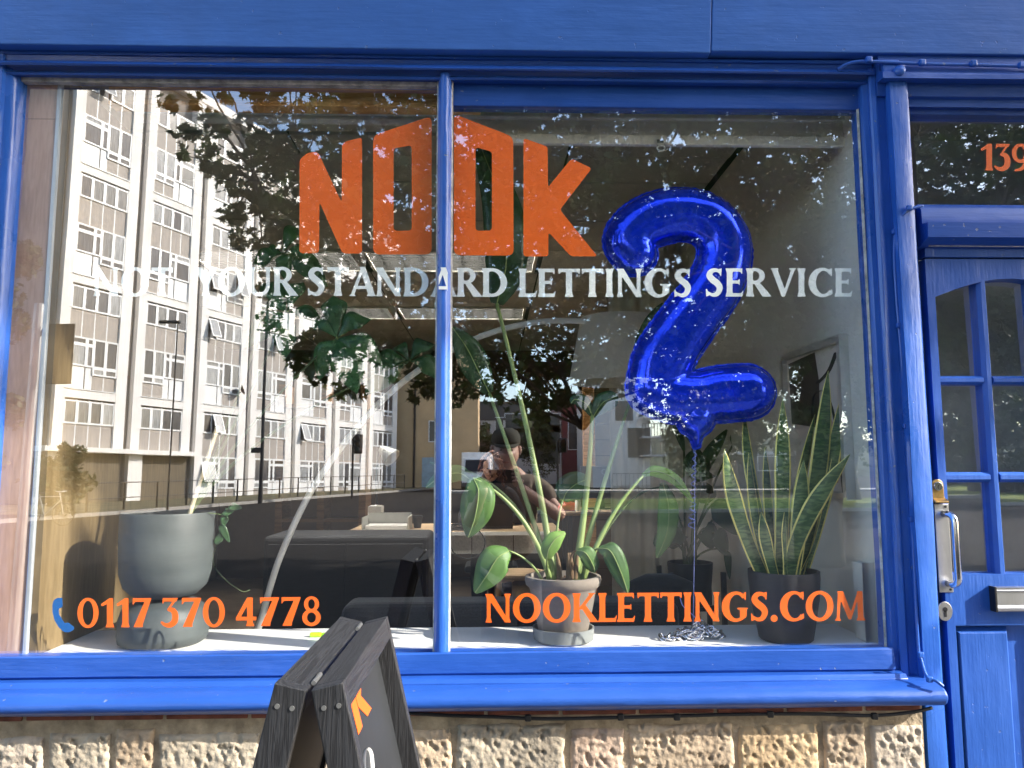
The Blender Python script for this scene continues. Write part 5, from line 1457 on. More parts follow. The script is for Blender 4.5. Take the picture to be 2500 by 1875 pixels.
# little spirit level on the board
lv = thing('marker_pen', 'small fluorescent yellow-green marker lying on the window board', 'marker', at(772, 1548, .26))
ml = atz(772, 1550, ZS + .006); lv.location = ml
MB().box(ml.x - .018, ml.x + .016, ml.y - .008, ml.y + .008, ZS + .001, ZS + .013).build('barrel', mat('fluorescent plastic', (.45, .85, .02), rough=.35), lv, bevel=.003)
MB().box(ml.x + .0165, ml.x + .028, ml.y - .006, ml.y + .006, ZS + .0015, ZS + .012).build('cap', mat('yellow cap', (.3, .6, .02), rough=.35), lv, bevel=.003)

# =================================================================== pavement, road, the far side of the street
ASPH = mat('asphalt', (0.028, 0.025, 0.022), rough=0.95, var=0.3, vscale=6, bump=0.004, bscale=120, spec=0.15)
PAVE = mat('concrete paving', (0.13, 0.122, 0.112), rough=0.9, var=0.2, vscale=4, bump=0.002, bscale=80)
KERB = mat('kerb stone', (0.33, 0.31, 0.28), rough=0.85, var=0.2, vscale=6)
GRASSM = mat('mown grass', (0.16, 0.21, 0.03), rough=1.0, var=0.45, vscale=3, bump=0.03, bscale=30)
def strip(xs, ylist, dz=0.0):
    vs, fs = [], []
    for y in ylist:
        for x in xs: vs.append((x, y, ground_z(y) + dz))
    n = len(xs)
    for j in range(len(ylist) - 1):
        for i in range(n - 1):
            k = j * n + i; fs.append((k, k + 1, k + n + 1, k + n))
    return MB().add(vs, fs)
struct('road', strip([-400, -60, 0, 60, 400], [-3.42, -20, -60, -200, -700], -0.12), ASPH)
struct('ground', strip([-400, -60, 0, 60, 400], [60, 9, 0.3, -0.04], -0.03), PAVE)
pv = struct('pavement', MB().box(-30, 30, -3.26, -0.04, -0.3, -0.006), mat('paving joints', (0.10, 0.095, 0.09), rough=0.95))
rs = random.Random(2)
PAVS = [mat('paving slab %s' % n, tuple(c * f for c in (0.13, 0.122, 0.112)), rough=0.9, var=0.18, vscale=5, bump=0.002, bscale=80) for n, f in (('plain', 1), ('darker', .85), ('lighter', 1.15))]
sm_ = [MB().box(-.296, .296, -.296, .296, -.03, 0).mesh('slab') for _ in range(3)]
for m_, p_ in zip(sm_, PAVS): m_.materials.append(p_)
for i in range(-8, 8):
    for j in range(5):
        o = bpy.data.objects.new('slab', rs.choice(sm_)); col.objects.link(o); o.parent = pv
        o.location = (i * .604 + (0.3 if j % 2 else 0), -.36 - j * .604, rs.uniform(-.002, .002))
kb = struct('kerb', MB().box(-30, 30, -3.41, -3.265, -0.3, 0.0), KERB, bevel=.015)
for q in range(-6, 5):
    pass
# far verge: runs along the flats
F0, F1 = Vector((-15.5, -21.0)), Vector((-3.2, -60.0))
def verge(name, a, b, w, m, side=-1, h=0.12, kerb=True):
    d = (b - a).normalized(); nrm = Vector((d.y, -d.x)) * side
    N_ = 16; vs = []; fs = []
    for i in range(N_ + 1):
        p = a + (b - a) * i / N_; q = p + nrm * w
        for s in (p, q): vs.append((s.x, s.y, ground_z(s.y) - 0.12 + h))
        for s in (p, q): vs.append((s.x, s.y, ground_z(s.y) - 0.6))
    for i in range(N_):
        k = i * 4; fs += [(k, k + 1, k + 5, k + 4), (k, k + 4, k + 6, k + 2), (k + 1, k + 3, k + 7, k + 5)]
    fs += [(0, 2, 3, 1), (N_ * 4, N_ * 4 + 1, N_ * 4 + 3, N_ * 4 + 2)]
    struct(name, MB().add(vs, fs), m)
    if kerb:
        vs = []; fs = []
        for i in range(N_ + 1):
            p = a + (b - a) * i / N_ - nrm * 0.002
            for s, z in ((p - nrm * .15, -.12 - .4), (p - nrm * .15, h - .125), (p - nrm * .13, h - .115), (p, h - .115), (p, -.52)): vs.append((s.x, s.y, ground_z(p.y) + z))
        for i in range(N_):
            for j in range(4): k = i * 5 + j; fs.append((k, k + 1, k + 6, k + 5))
        struct(name + '_kerb', MB().add(vs, fs), KERB)
    return d, nrm
DIRT = mat('scrubby verge', (0.13, 0.115, 0.06), rough=1.0, var=0.5, vscale=1.4, bump=0.05, bscale=12)
vd, vn = verge('verge_along_flats', F0, F1, 9.0, DIRT, side=1)
# grass island to the right
verge('grass_island', Vector((1.5, -25.5)), Vector((34.0, -28.5)), 9.0, GRASSM, side=1)
verge('far_pavement', Vector((-3.0, -47.0)), Vector((44.0, -51.0)), 3.0, mat('pale far pavement', (.42, .40, .36), rough=.9, var=.1), side=1)

# wooded hill closing the view
HILLM = mat('wooded hillside', (.045, .06, .032), rough=1.0, var=.5, vscale=.08, bump=.5, bscale=.6)
vs = []; fs = []
for j in range(6):
    for i in range(61):
        x = -30 + i * 8.0; y = -110 - j * 24
        h = [0, .55, .85, 1.0, .9, .4][j] * (9.5 + 4.5 * mnoise.noise((x * .012, 3.1, 0)) + 1.6 * mnoise.noise((x * .11, j * 1.3, 2)))
        vs.append((x, y, ground_z(y) * .6 + h - (1.5 if j == 0 else 0)))
for j in range(5):
    for i in range(60):
        k = j * 61 + i; fs.append((k, k + 1, k + 62, k + 61))
struct('hill', MB().add(vs, fs), HILLM, smooth=True)

# ------------------------------------------------------------------ white block of flats
CONC = mat('white rendered concrete', (0.88, 0.85, 0.81), rough=0.85, var=0.06, vscale=0.7, bump=0.002, bscale=20)
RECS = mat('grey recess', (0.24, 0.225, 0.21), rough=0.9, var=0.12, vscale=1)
UPVC = mat('white window plastic', (0.88, 0.88, 0.86), rough=0.4, var=0.03)
GREYP = mat('grey infill panel', (0.40, 0.36, 0.32), rough=0.7, var=0.1, vscale=1.5)
WHTP = mat('white infill panel', (0.83, 0.83, 0.82), rough=0.5, var=0.03)
FGLASS = [mat('window glass with curtain %d' % i, c, rough=0.12, var=0.45, vscale=3.5, vstretch=(6, 1, 0.4), spec=0.6) for i, c in enumerate([(.10, .10, .105), (.22, .22, .21), (.34, .35, .35), (.05, .05, .055)])]
BW = 3.95; ML = 5.25
A0 = Vector((-19.27, -31.07)); ang = math.atan2(-.9, .437)
zB = 0.45
flats = thing('apartment_block', 'white concrete block of flats mirrored in the left pane', 'building', (A0.x, A0.y, 0), ang)
NB, NM = 7, 4
H = zB + NM * ML + 0.9
def L(mb, name, m, **k): return mb.build(name, m, flats, local=True, **k)
L(MB().box(0.1, NB * BW + .2, -9.0, -.45, -1, H), 'wall', RECS)
L(MB().box(0.0, NB * BW + .3, -9.2, .05, H + .0015, H + .5), 'parapet', CONC)
g = 0.38                                        # recess between bays
wx0, wx1 = 0.86, BW - 0.56                       # window field inside a bay
fw = (wx1 - wx0) / 4
share = {}
def shared(key, mk, m):
    if key not in share:
        me = mk().mesh(key); me.materials.append(m); share[key] = me
    return share[key]
def put(name, me, x, z, parent, y=0.0, rx=0.0):
    o = bpy.data.objects.new(name, me); col.objects.link(o); o.parent = parent; o.location = (x, y, z)
    if rx: o.rotation_euler = (rx, 0, 0)
    return o
def casement(w, h, b=0.075):
    return MB().box(0, w, -.05, .0, 0, b).box(0, w, -.05, .0, h - b, h).box(0, b, -.05, .0, b, h - b).box(w - b, w, -.05, .0, b, h - b)
rf = random.Random(9)
def window(x, z, w, h, open_=0.0):
    me = shared('window_%.2f_%.2f' % (w, h), lambda: casement(w, h), UPVC)
    o = put('window', me, x, z + (0 if not open_ else h), flats, y=-.02 if not open_ else .02)
    if open_:
        me2 = shared('window_hung_%.2f_%.2f' % (w, h), lambda: MB().box(0, w, -.05, .0, -h, -h + .06).box(0, w, -.05, 0, -.06, 0).box(0, .06, -.05, 0, -h + .06, -.06).box(w - .06, w, -.05, 0, -h + .06, -.06), UPVC)
        o.data = me2; o.rotation_euler = (open_, 0, 0)
        pm = shared('pane_hung_%.2f_%.2f' % (w, h), lambda: MB().box(.05, w - .05, -.035, -.02, -h + .05, -.05), FGLASS[2])
        put('pane', pm, 0, 0, o)
        put('pane', shared('dark_hole_%.2f_%.2f' % (w, h), lambda: MB().box(0.01, w - .01, -.14, -.12, 0.01, h - .01), FGLASS[3]), x, z, flats)  # dark sheet standing in for the unlit room behind an opened window
    else:
        v = rf.choice((0, 1, 1, 2, 2, 3, 0))
        pm = shared('pane_%.2f_%.2f_%d' % (w, h, v), lambda: MB().box(.05, w - .05, -.035, -.022, .05, h - .05), FGLASS[v])
        put('pane', pm, 0, 0, o)
def panel(x, z, w, h, m, key):
    put('panel', shared('panel_%s_%.2f_%.2f' % (key, w, h), lambda: MB().box(.03, w - .03, -.12, -.075, .03, h - .03), m), x, z, flats)
for b in range(NB):
    X = b * BW
    # white frame of the bay: two piers and the bands between the double storeys
    L(MB().box(X + g, X + wx0, -.45, .0, zB - .6 if b >= 2 else zB + 2.45, H), 'pier', CONC)
    L(MB().box(X + wx1, X + BW, -.45, .0, zB - .6 if b >= 2 else zB + 2.45, H), 'pier', CONC)
    L(MB().box(X - .002, X + g + .002, -.40, -.34, zB - .6, H), 'recess', RECS)
    L(MB().tube([(X + .3, -.28, zB - .5), (X + .3, -.28, H)], .05, 8), 'drainpipe', RECS)
    for k in range(NM):
        z0 = zB + k * ML
        if k == 0 and b < 2:
            L(MB().box(X - .1, X + BW + (.3 if b == 1 else -.1), -.44, .35, z0 + 2.40, z0 + 2.62), 'canopy', CONC)
            L(MB().box(X + g, X + wx0 + .3, -.44, -.05, zB - .6, z0 + 2.398), 'pier', CONC)
            L(MB().box(X + wx0 + .301, X + BW, -.44, -.2, zB - .6, z0 + 2.399), 'entrance_panel', mat('brown entrance boarding', (.12, .095, .06), rough=.7))
        if k: L(MB().box(X + wx0, X + wx1, -.45, -.01, z0 - .42, z0), 'band', CONC)
        flip = (b % 2 == 1)
        def fx(i, w=1): return X + wx0 + ((4 - i - w) if flip else i) * fw
        h0, h1, h2, h3 = 1.05, .22 + 1.12, 1.25, 1.12                 # lower panels, lower windows, grey panels, upper windows
        zl = z0 + (.02)
        if not (k == 0 and b < 2):
            panel(fx(0, 1.45), zl, fw * 1.45, h0, WHTP, 'w'); panel(fx(1.45, .55), zl, fw * .55, h0, WHTP, 'w')
            for i in (2, 3):
                panel(fx(i), zl, fw, h0 - .36, GREYP, 'g'); window(fx(i), zl + h0 - .36, fw, .36)
            window(fx(0, 1.45), zl + h0, fw * 1.45, h1 - .34, open_=.3 if rf.random() < .06 else 0); window(fx(0, 1.45), zl + h0 + h1 - .34, fw * 1.45, .34)
            window(fx(1.45, .55), zl + h0, fw * .55, h1 - .34); window(fx(1.45, .55), zl + h0 + h1 - .34, fw * .55, .34)
            for i in (2, 3): window(fx(i), zl + h0, fw, h1, open_=.35 if rf.random() < .05 else 0)
        zg = zl + h0 + h1
        for i in range(4):
            panel(fx(i), zg, fw, h2, GREYP, 'g')
            window(fx(i), zg + h2, fw, h3 - .05, open_=.35 if rf.random() < .08 else 0)
        # mullions of the curtain wall
        L(MB().box(X + wx0, X + wx1, -.16, -.10, zg - .03, zg + .03).box(X + wx0, X + wx1, -.16, -.10, zg + h2 - .03, zg + h2 + .03), 'rail', UPVC)
        for i in range(5): L(MB().box(X + wx0 + i * fw - .025, X + wx0 + i * fw + .025, -.16, -.071, zg if (k == 0 and b < 2) else zl, zg + h2 + h3), 'mullion', UPVC)
        L(MB().box(X + wx0 - .05, X + wx1 + .05, -.16, .04, (zl if not (k == 0 and b < 2) else zg) - .04, (zl if not (k == 0 and b < 2) else zg) - .0), 'sill', UPVC)
# satellite dish on the third bay
dsh = thing('satellite_dish', 'brown satellite dish fixed to the white flats', 'dish', (0, 0, 0)); dsh.parent = None
pd = rat(590, 953, 41.0); dsh.location = pd
MB().lathe([(0.0, 0), (.15, .02), (.27, .08), (.275, .08), (.15, .005), (0, -.015)], (0, 0, 0), 20).build('reflector', mat('brown metal', (.15, .1, .08), rough=.6), dsh, local=True, smooth=True).rotation_euler = (R(70), 0, R(60))
MB().tube([(0, 0, 0), (-.2, -.3, -.15), (-.35, -.35, .05)], .02, 6).build('bracket', MATS['brown metal'], dsh, local=True)

# ------------------------------------------------------------------ railing, lamp posts, signals
IRON = mat('black iron', (.02, .02, .022), rough=.5, var=.2)
ra = thing('railing', 'black metal pedestrian railing along the far kerb', 'railing', (F0.x, F0.y, 0))
a, b = F0 + (F1 - F0) * .12 + vn * .5, F0 + (F1 - F0) * .80 + vn * .5
Ld = (b - a).length
for zq in (.45, 1.02):
    MB().tube([(p.x, p.y, ground_z(p.y) + zq) for p in [a + (b - a) * i / 16 for i in range(17)]], .022, 6).build('rail', IRON, ra)
for i in range(17):
    p = a + (b - a) * i / 16; z = ground_z(p.y)
    MB().box(p.x - .03, p.x + .03, p.y - .03, p.y + .03, z - .1, z + 1.02).build('post', IRON, ra)
def gp(u, v, Y): return rat(u, v, Y)
def pole(name, label, cat, u, Y, ztop, r, m=IRON):
    p = rat(u, 1100, Y); z = ground_z(-Y) - .02
    t = thing(name, label, cat, (p.x, -Y, z))
    MB().tube([(p.x, -Y, z), (p.x, -Y, z + 1.2), (p.x, -Y, ztop)], [r * 1.3, r, r * .75], 10).build('pole', m, t)
    return t, p.x, -Y, z
t, x, y, z = pole('lamp_post', 'dark lamp post with small sign before the white flats', 'lamp post', 640, 32.0, 10.0, .085)
MB().box(x - .5, x - .05, y - .02, y + .02, rat(630, 1100, 32).z - .12, rat(630, 1100, 32).z + .12).build('street_sign', IRON, t, bevel=.05)
MB().tube(catmull([(x, y, 10.0), (x + .3, y + .4, 10.5), (x + 1.0, y + 1.2, 10.7)], 5), .05, 7).build('lamp_arm', IRON, t); MB().box(x + .9, x + 1.3, y + 1.1, y + 1.6, 10.6, 10.75).build('lamp_head', IRON, t, bevel=.04)
t, x, y, z = pole('lamp_post', 'slim lamp post in front of the second bay of flats', 'lamp post', 416, 27.0, rat(416, 790, 27.0).z, .035)
MB().box(x - .7, x + .1, y - .08, y + .08, rat(416, 790, 27).z + .002, rat(416, 790, 27).z + .12).build('lamp_head', IRON, t, bevel=.03)
LAMPG = [mat('signal lens %d' % i, c, rough=.3) for i, c in enumerate([(.10, .02, .015), (.12, .06, .01), (.02, .08, .05)])]
def signal(label, u, vtop, vbot, Y, face=-1):
    p = rat(u, 1100, Y); z = ground_z(-Y) - .02
    t = thing('traffic_light', label, 'traffic light', (p.x, -Y, z), group='traffic lights across the junction')
    zt_, zb_ = rat(u, vtop, Y).z, rat(u, vbot, Y).z
    MB().tube([(p.x, -Y, z), (p.x, -Y, zt_ + .25)], .055, 10).build('pole', IRON, t)
    MB().box(p.x + .08, p.x + .42, -Y - .12, -Y + .14, zb_, zt_).build('housing', IRON, t, bevel=.03)
    MB().box(p.x + .04, p.x + .46, -Y - .16, -Y - .125, zb_ - .06, zt_ + .06).build('backing_board', IRON, t, bevel=.03)
    hq = (zt_ - zb_) / 3
    for i in range(3):
        zc = zt_ - hq * (i + .5)
        MB().tube([(p.x + .25, -Y + .1405, zc), (p.x + .25, -Y + .155, zc)], .1, 14).build('lens', LAMPG[i], t)
        MB().tube([(p.x + .25, -Y + .141, zc), (p.x + .25, -Y + .34, zc - .02)], .125, 14, cap=False).build('hood', IRON, t)
    return t
signal('traffic light in front of the far end of the white flats', 862, 1062, 1104, 37.0)
signal('traffic light before the pale modern flats, right of the mullion', 1362, 1072, 1102, 33.0)

# ------------------------------------------------------------------ cream corner house
CREAM = mat('cream render house', (.62, .43, .24), rough=.9, var=.08, vscale=.8)
def boxhouse(name, label, x0, x1, y0, y1, h, m, win=(), roof=None, pitch=0.0):
    zz0 = ground_z((y0 + y1) / 2) - 1
    t = thing(name, label, 'building', ((x0 + x1) / 2, max(y0, y1), zz0))
    MB().box(x0, x1, y0, y1, zz0, h).build('wall', m, t)
    if pitch:
        xc = (x0 + x1) / 2
        MB().hexa([(x0 - .3, y0 - .3, h + .001), (x1 + .3, y0 - .3, h + .001), (x1 + .3, y1 + .3, h + .001), (x0 - .3, y1 + .3, h + .001), (xc - .1, y0 - .3, h + pitch), (xc + .1, y0 - .3, h + pitch), (xc + .1, y1 + .3, h + pitch), (xc - .1, y1 + .3, h + pitch)]).build('roof', mat('slate roof', (.10, .10, .11), rough=.7), t)
    else:
        MB().box(x0 - .1, x1 + .1, y0 - .1, y1 + .1, h + .001, h + .25).build('roof', roof or m, t)
    yf = max(y0, y1)
    for (wx, wz, ww, wh) in win:
        o = MB().box(wx, wx + ww, yf - .02, yf + .05, wz, wz + wh).build('window', UPVC, t)
        MB().box(wx + .08, wx + ww - .08, yf + .051, yf + .06, wz + .08, wz + wh - .08).build('pane', FGLASS[rf.choice((0, 3))], o)
    return t
p0, p1 = rat(965, 1100, 57.0), rat(1072, 1100, 57.0)
t = boxhouse('cream_house', 'cream rendered corner house at the end of the white flats', p0.x, p1.x + 3.0, -66.0, -57.0, 12.5, CREAM, win=[(rat(1046, 1000, 57).x, rat(1046, 1080, 57).z, .7, 1.7), (rat(1046, 1000, 57).x, rat(1046, 945, 57).z, .7, 1.6)], pitch=2.5)
dx_ = rat(1030, 1150, 57).x
MB().box(dx_, dx_ + 1.0, -57.02, -56.94, ground_z(-57) - .2, ground_z(-57) + 2.3).build('door', mat('pale blue door', (.35, .48, .56), rough=.5), t)
MB().tube([(rat(1012, 1000, 56.9).x, -56.9, ground_z(-57) - .2), (rat(1012, 1000, 56.9).x, -56.9, 12.4)], .08, 8).build('drainpipe', IRON, t)
# modern pale flats beyond the mullion
PALE = mat('pale grey render', (.68, .66, .66), rough=.85, var=.05, vscale=.6)
MAR = mat('maroon cladding', (.20, .045, .05), rough=.7, var=.08); BRN = mat('brown brick cladding', (.20, .12, .09), rough=.85, var=.15, vscale=2); GRY = mat('dark grey zinc', (.10, .095, .09), rough=.5, var=.1)
YM = 72.0
q = lambda u, v, Y=YM: rat(u, v, Y)
wins = []
for (u, v, w_, h_) in ((1120, 1060, 1.9, 1.9), (1121, 1090, 1.9, 1.9), (1208, 1055, .9, 1.5), (1209, 1092, .9, 1.5), (1232, 1058, 4.6, 2.0), (1233, 1094, 4.6, 2.0), (1300, 1057, 2.8, 2.0), (1300, 1100, 2.8, 2.6), (1300, 1135, 2.8, 2.2)):
    P_ = q(u, v); wins.append((P_.x, P_.z, w_, h_))
t = boxhouse('modern_flats', 'pale grey modern flats with penthouse mirrored right of the mullion', q(1098, 1100).x, q(1372, 1100).x, -86, -YM, q(1200, 1026).z, PALE, wins, roof=GRY)
MB().box(q(1112, 1100).x, q(1290, 1100).x, -85, -YM - 1.5, q(1200, 1026).z + .3, q(1200, 975).z).build('penthouse', GRY, t)
MB().box(q(1165, 1100).x, q(1196, 1100).x, -YM + .001, -YM + .15, ground_z(-YM), q(1180, 1037).z).build('brick_bay', BRN, t)
t = boxhouse('maroon_flats', 'maroon clad block between the pale flats and the balconies', q(1373, 1100).x, q(1446, 1100).x, -86, -YM + 1.0, q(1400, 972).z, MAR, [(q(1385, 1060).x, q(1385, 1060).z, 1.4, 1.8), (q(1385, 1100).x, q(1385, 1100).z, 1.4, 1.8), (q(1418, 1050).x, q(1418, 1050).z, 1.6, 1.8)], roof=GRY)
WHB = mat('white render', (.76, .76, .75), rough=.8, var=.04)
wb = [(q(1530, 1100, 60).x, q(1530, 1120, 60).z, 2.0, 2.6), (q(1500, 1030, 60).x, q(1500, 1030, 60).z, 1.6, 1.8)]
t = boxhouse('balcony_flats', 'white flats with glass balconies near the drum shade', q(1447, 1100, 60).x, q(1585, 1100, 60).x, -72, -60, q(1500, 930, 60).z, WHB, wb, roof=WHB)
for i, v in enumerate((1022, 1068, 1112)):
    zq = q(1590, v, 60).z; xa, xb = q(1560, 1100, 60).x, q(1616, 1100, 60).x
    MB().box(xa, xb, -59.9, -58.4, zq - .12, zq).build('balcony_slab', PALE, t)
    MB().box(xa, xb, -58.45, -58.4, zq + 1.0, zq + 1.05).build('balcony_rail', IRON, t)
    for k in range(9): MB().box(xa + (xb - xa) * k / 8 - .02, xa + (xb - xa) * k / 8 + .02, -58.44, -58.41, zq, zq + 1.0).build('baluster', IRON, t)
# low buildings and sheds on the right
boxhouse('low_depot', 'long low grey depot with white roof edge behind the snake plant', q(1800, 1100, 58).x, q(2010, 1100, 58).x, -66, -58, q(1900, 1110, 58).z, GRY, [(q(1850, 1150, 58).x + 3 * i, q(1850, 1150, 58).z, 1.6, 1.2) for i in range(2)], roof=WHB)
boxhouse('garden_shed', 'small pale shed beyond the grass mirrored in the door panes', q(2370, 1150, 40).x, q(2388, 1150, 40).x, -42, -40, q(2380, 1128, 40).z, PALE, [], pitch=.6)
boxhouse('garden_shed', 'second small pale shed mirrored at the picture edge', q(2462, 1150, 40).x, q(2484, 1150, 40).x, -42, -40, q(2380, 1130, 40).z, PALE, [], pitch=.6)
# green railing along the far pavement
ra = thing('park_railing', 'dark railing along the far pavement behind the grass island', 'railing', (8, -50, 0))
a_, b_ = Vector((q(1505, 1150, 48).x, -49.6)), Vector((q(2100, 1150, 50).x, -51.5))
for zq in (.25, 1.1): MB().tube([(a_.x, a_.y, ground_z(a_.y) + zq), (b_.x, b_.y, ground_z(b_.y) + zq)], .03, 6).build('rail', IRON, ra)
for i in range(60):
    p = a_ + (b_ - a_) * i / 59; MB().box(p.x - .015, p.x + .015, p.y - .015, p.y + .015, ground_z(p.y), ground_z(p.y) + 1.1).build('bar', IRON, ra)
# white box truck
TW = mat('white truck paint', (.78, .78, .77), rough=.4); TG = mat('dark glass', (.02, .022, .025), rough=.08); RUB = mat('tyre rubber', (.015, .015, .015), rough=.9)
Yt = 50.0
xt0, xt1 = q(1124, 1130, Yt).x, q(1176, 1130, Yt).x
zg_ = ground_z(-Yt) - .12
tk = thing('box_truck', 'white box truck coming up the road beside the mullion', 'truck', ((xt0 + xt1) / 2, -Yt, zg_))
w_ = xt1 - xt0; zt_ = q(1150, 1103, Yt).z
MB().box(xt0, xt0 + 2.2, -Yt - 5.5, -Yt - 1.5, zg_ + .7, zt_).build('cargo_box', TW, tk, bevel=.05)
MB().hexa([(xt0 + .1, -Yt - 1.49, zg_ + .5), (xt0 + 2.1, -Yt - 1.49, zg_ + .5), (xt0 + 2.1, -Yt + .6, zg_ + .5), (xt0 + .1, -Yt + .6, zg_ + .5), (xt0 + .15, -Yt - 1.49, zg_ + 2.3), (xt0 + 2.05, -Yt - 1.49, zg_ + 2.3), (xt0 + 2.05, -Yt - .3, zg_ + 2.3), (xt0 + .15, -Yt - .3, zg_ + 2.3)]).build('cab', TW, tk, bevel=.08)
MB().hexa([(xt0 + .3, -Yt + .23, zg_ + 1.35), (xt0 + 1.9, -Yt + .23, zg_ + 1.35), (xt0 + 1.9, -Yt + .29, zg_ + 1.35), (xt0 + .3, -Yt + .29, zg_ + 1.35), (xt0 + .35, -Yt - .22, zg_ + 2.15), (xt0 + 1.85, -Yt - .22, zg_ + 2.15), (xt0 + 1.85, -Yt - .16, zg_ + 2.15), (xt0 + .35, -Yt - .16, zg_ + 2.15)]).build('windscreen', TG, tk)
for sx in (xt0 + .35, xt0 + 1.85): MB().tube([(sx, -Yt + .56, zg_ + .85), (sx, -Yt + .63, zg_ + .85)], .12, 12).build('headlight', WHB, tk)
MB().box(xt0 + .1, xt0 + 2.1, -Yt + .605, -Yt + .7, zg_ + .35, zg_ + .6).build('bumper', GRY, tk)
for sx in (xt0 + .05, xt0 + 1.9):
    for sy in (-.3, -4.2): MB().tube([(sx, -Yt + sy, zg_ + .36), (sx + .25, -Yt + sy, zg_ + .36)], .36, 18).build('wheel', RUB, tk)

# ------------------------------------------------------------------ near kerb: sign post, bicycle
GALV = mat('galvanised steel', (.35, .36, .36), rough=.5, metal=.7)
Ys = 3.1
p = rat(84, 900, Ys)
sg = thing('parking_sign', 'back of a small sign on a pole mirrored over the plywood', 'sign', (p.x, -Ys, 0))
MB().tube([(p.x, -Ys, 0), (p.x, -Ys, rat(84, 742, Ys).z)], .032, 12).build('pole', GALV, sg)
a, b = rat(118, 790, Ys), rat(174, 938, Ys)
MB().box(a.x, b.x, -Ys - .004, -Ys + .004, b.z, a.z).build('sign_plate', mat('dark sign back', (.06, .06, .06), rough=.6), sg, bevel=.02)
MB().box(p.x, a.x + .03, -Ys - .012, -Ys - .005, a.z - .06, a.z - .03).build('bracket', GALV, sg)
Yk = 21.0
bk = thing('bicycle', 'pale bicycle parked across the road mirrored over the golden plywood', 'bicycle', (rat(118, 1200, Yk).x, -Yk, ground_z(-Yk) - .12))
zk = ground_z(-Yk) - .12
wc = [Vector((bk.location.x - .45, -Yk + .08, zk + .34)), Vector((bk.location.x + .55, -Yk + .12, zk + .34))]
CRM = mat('pale bicycle paint', (.5, .48, .42), rough=.4)
for c in wc:
    w = MB().tube([c + Vector((.33 * math.cos(t_), .02 * math.cos(t_), .33 * math.sin(t_))) for t_ in [2 * math.pi * i / 32 for i in range(33)]], .014, 6).build('wheel', RUB, bk, smooth=True)
    for i in range(10):
        t_ = math.pi * i / 10; MB().tube([c + Vector((.32 * math.cos(t_), 0, .32 * math.sin(t_))), c - Vector((.32 * math.cos(t_), 0, .32 * math.sin(t_)))], .0015, 4).build('spoke', GALV, w)
bb, se, hd = Vector((wc[0].x + .44, -Yk + .1, zk + .3)), Vector((wc[0].x + .28, -Yk + .1, zk + .85)), Vector((wc[1].x - .16, -Yk + .1, zk + .85))
for a_, b_ in ((bb, se), (se, hd), (bb, hd - Vector((-.03, 0, .12))), (wc[0], bb), (wc[0], se), (hd + Vector((0, 0, .12)), wc[1])): MB().tube([a_, b_], .015, 7).build('frame_tube', CRM, bk)
MB().box(se.x - .13, se.x + .12, se.y - .06, se.y + .06, zk + .93, zk + .98).build('saddle', BLK, bk, bevel=.02); MB().tube([se, se + Vector((-.02, 0, .09))], .013, 7).build('seat_post', GALV, bk)
MB().tube(catmull([hd + Vector((.05, -.28, .16)), hd + Vector((.0, -.1, .14)), hd + Vector((.0, .1, .14)), hd + Vector((.05, .28, .16))], 4), .012, 7).build('handlebar', GALV, bk)

# ------------------------------------------------------------------ A-board on the pavement
ABK = wood_mat('black stained timber', (.013, .013, .014), (.034, .035, .038), scale=6, stretch=(12, 12, .5), rings=12, rough=.5, bump=.0006)
ABH = wood_mat('black stained timber along', (.013, .013, .014), (.034, .035, .038), scale=6, stretch=(12, .5, 12), rings=12, rough=.5, bump=.0006)
CHALK = mat('chalkboard', (.016, .018, .020), rough=.6, var=.25, vscale=6)
ab = thing('a_board', 'black wooden sandwich board with orange and white lettering on the pavement', 'sandwich board', (-.257, -.75, 0))
rx, yn, yf, zr_ = -.257, -.985, -.515, 1.195
lean = R(13.5); TH = .046; LEN = 1.215; SW = .052
def leafpt(side, s, y, d):                     # s down the leaf, d from the inner to the outer face
    dx, dz_ = math.sin(lean) * side, -math.cos(lean)
    nx, nz = math.cos(lean) * side, math.sin(lean)
    o = Vector((rx + side * .003, 0, zr_ - .012))
    return Vector((o.x + dx * s + nx * d, y, o.z + dz_ * s + nz * d))
def slat(side, s0, s1, y0, y1, d0, d1, name, m, par, bv=.002):
    p = [leafpt(side, s1, y0, d0), leafpt(side, s1, y0, d1), leafpt(side, s1, y1, d1), leafpt(side, s1, y1, d0), leafpt(side, s0, y0, d0), leafpt(side, s0, y0, d1), leafpt(side, s0, y1, d1), leafpt(side, s0, y1, d0)]
    return MB().hexa(p).build(name, m, par, bevel=bv)
SCREW = mat('worn screw', (.4, .4, .38), rough=.4, metal=.8)
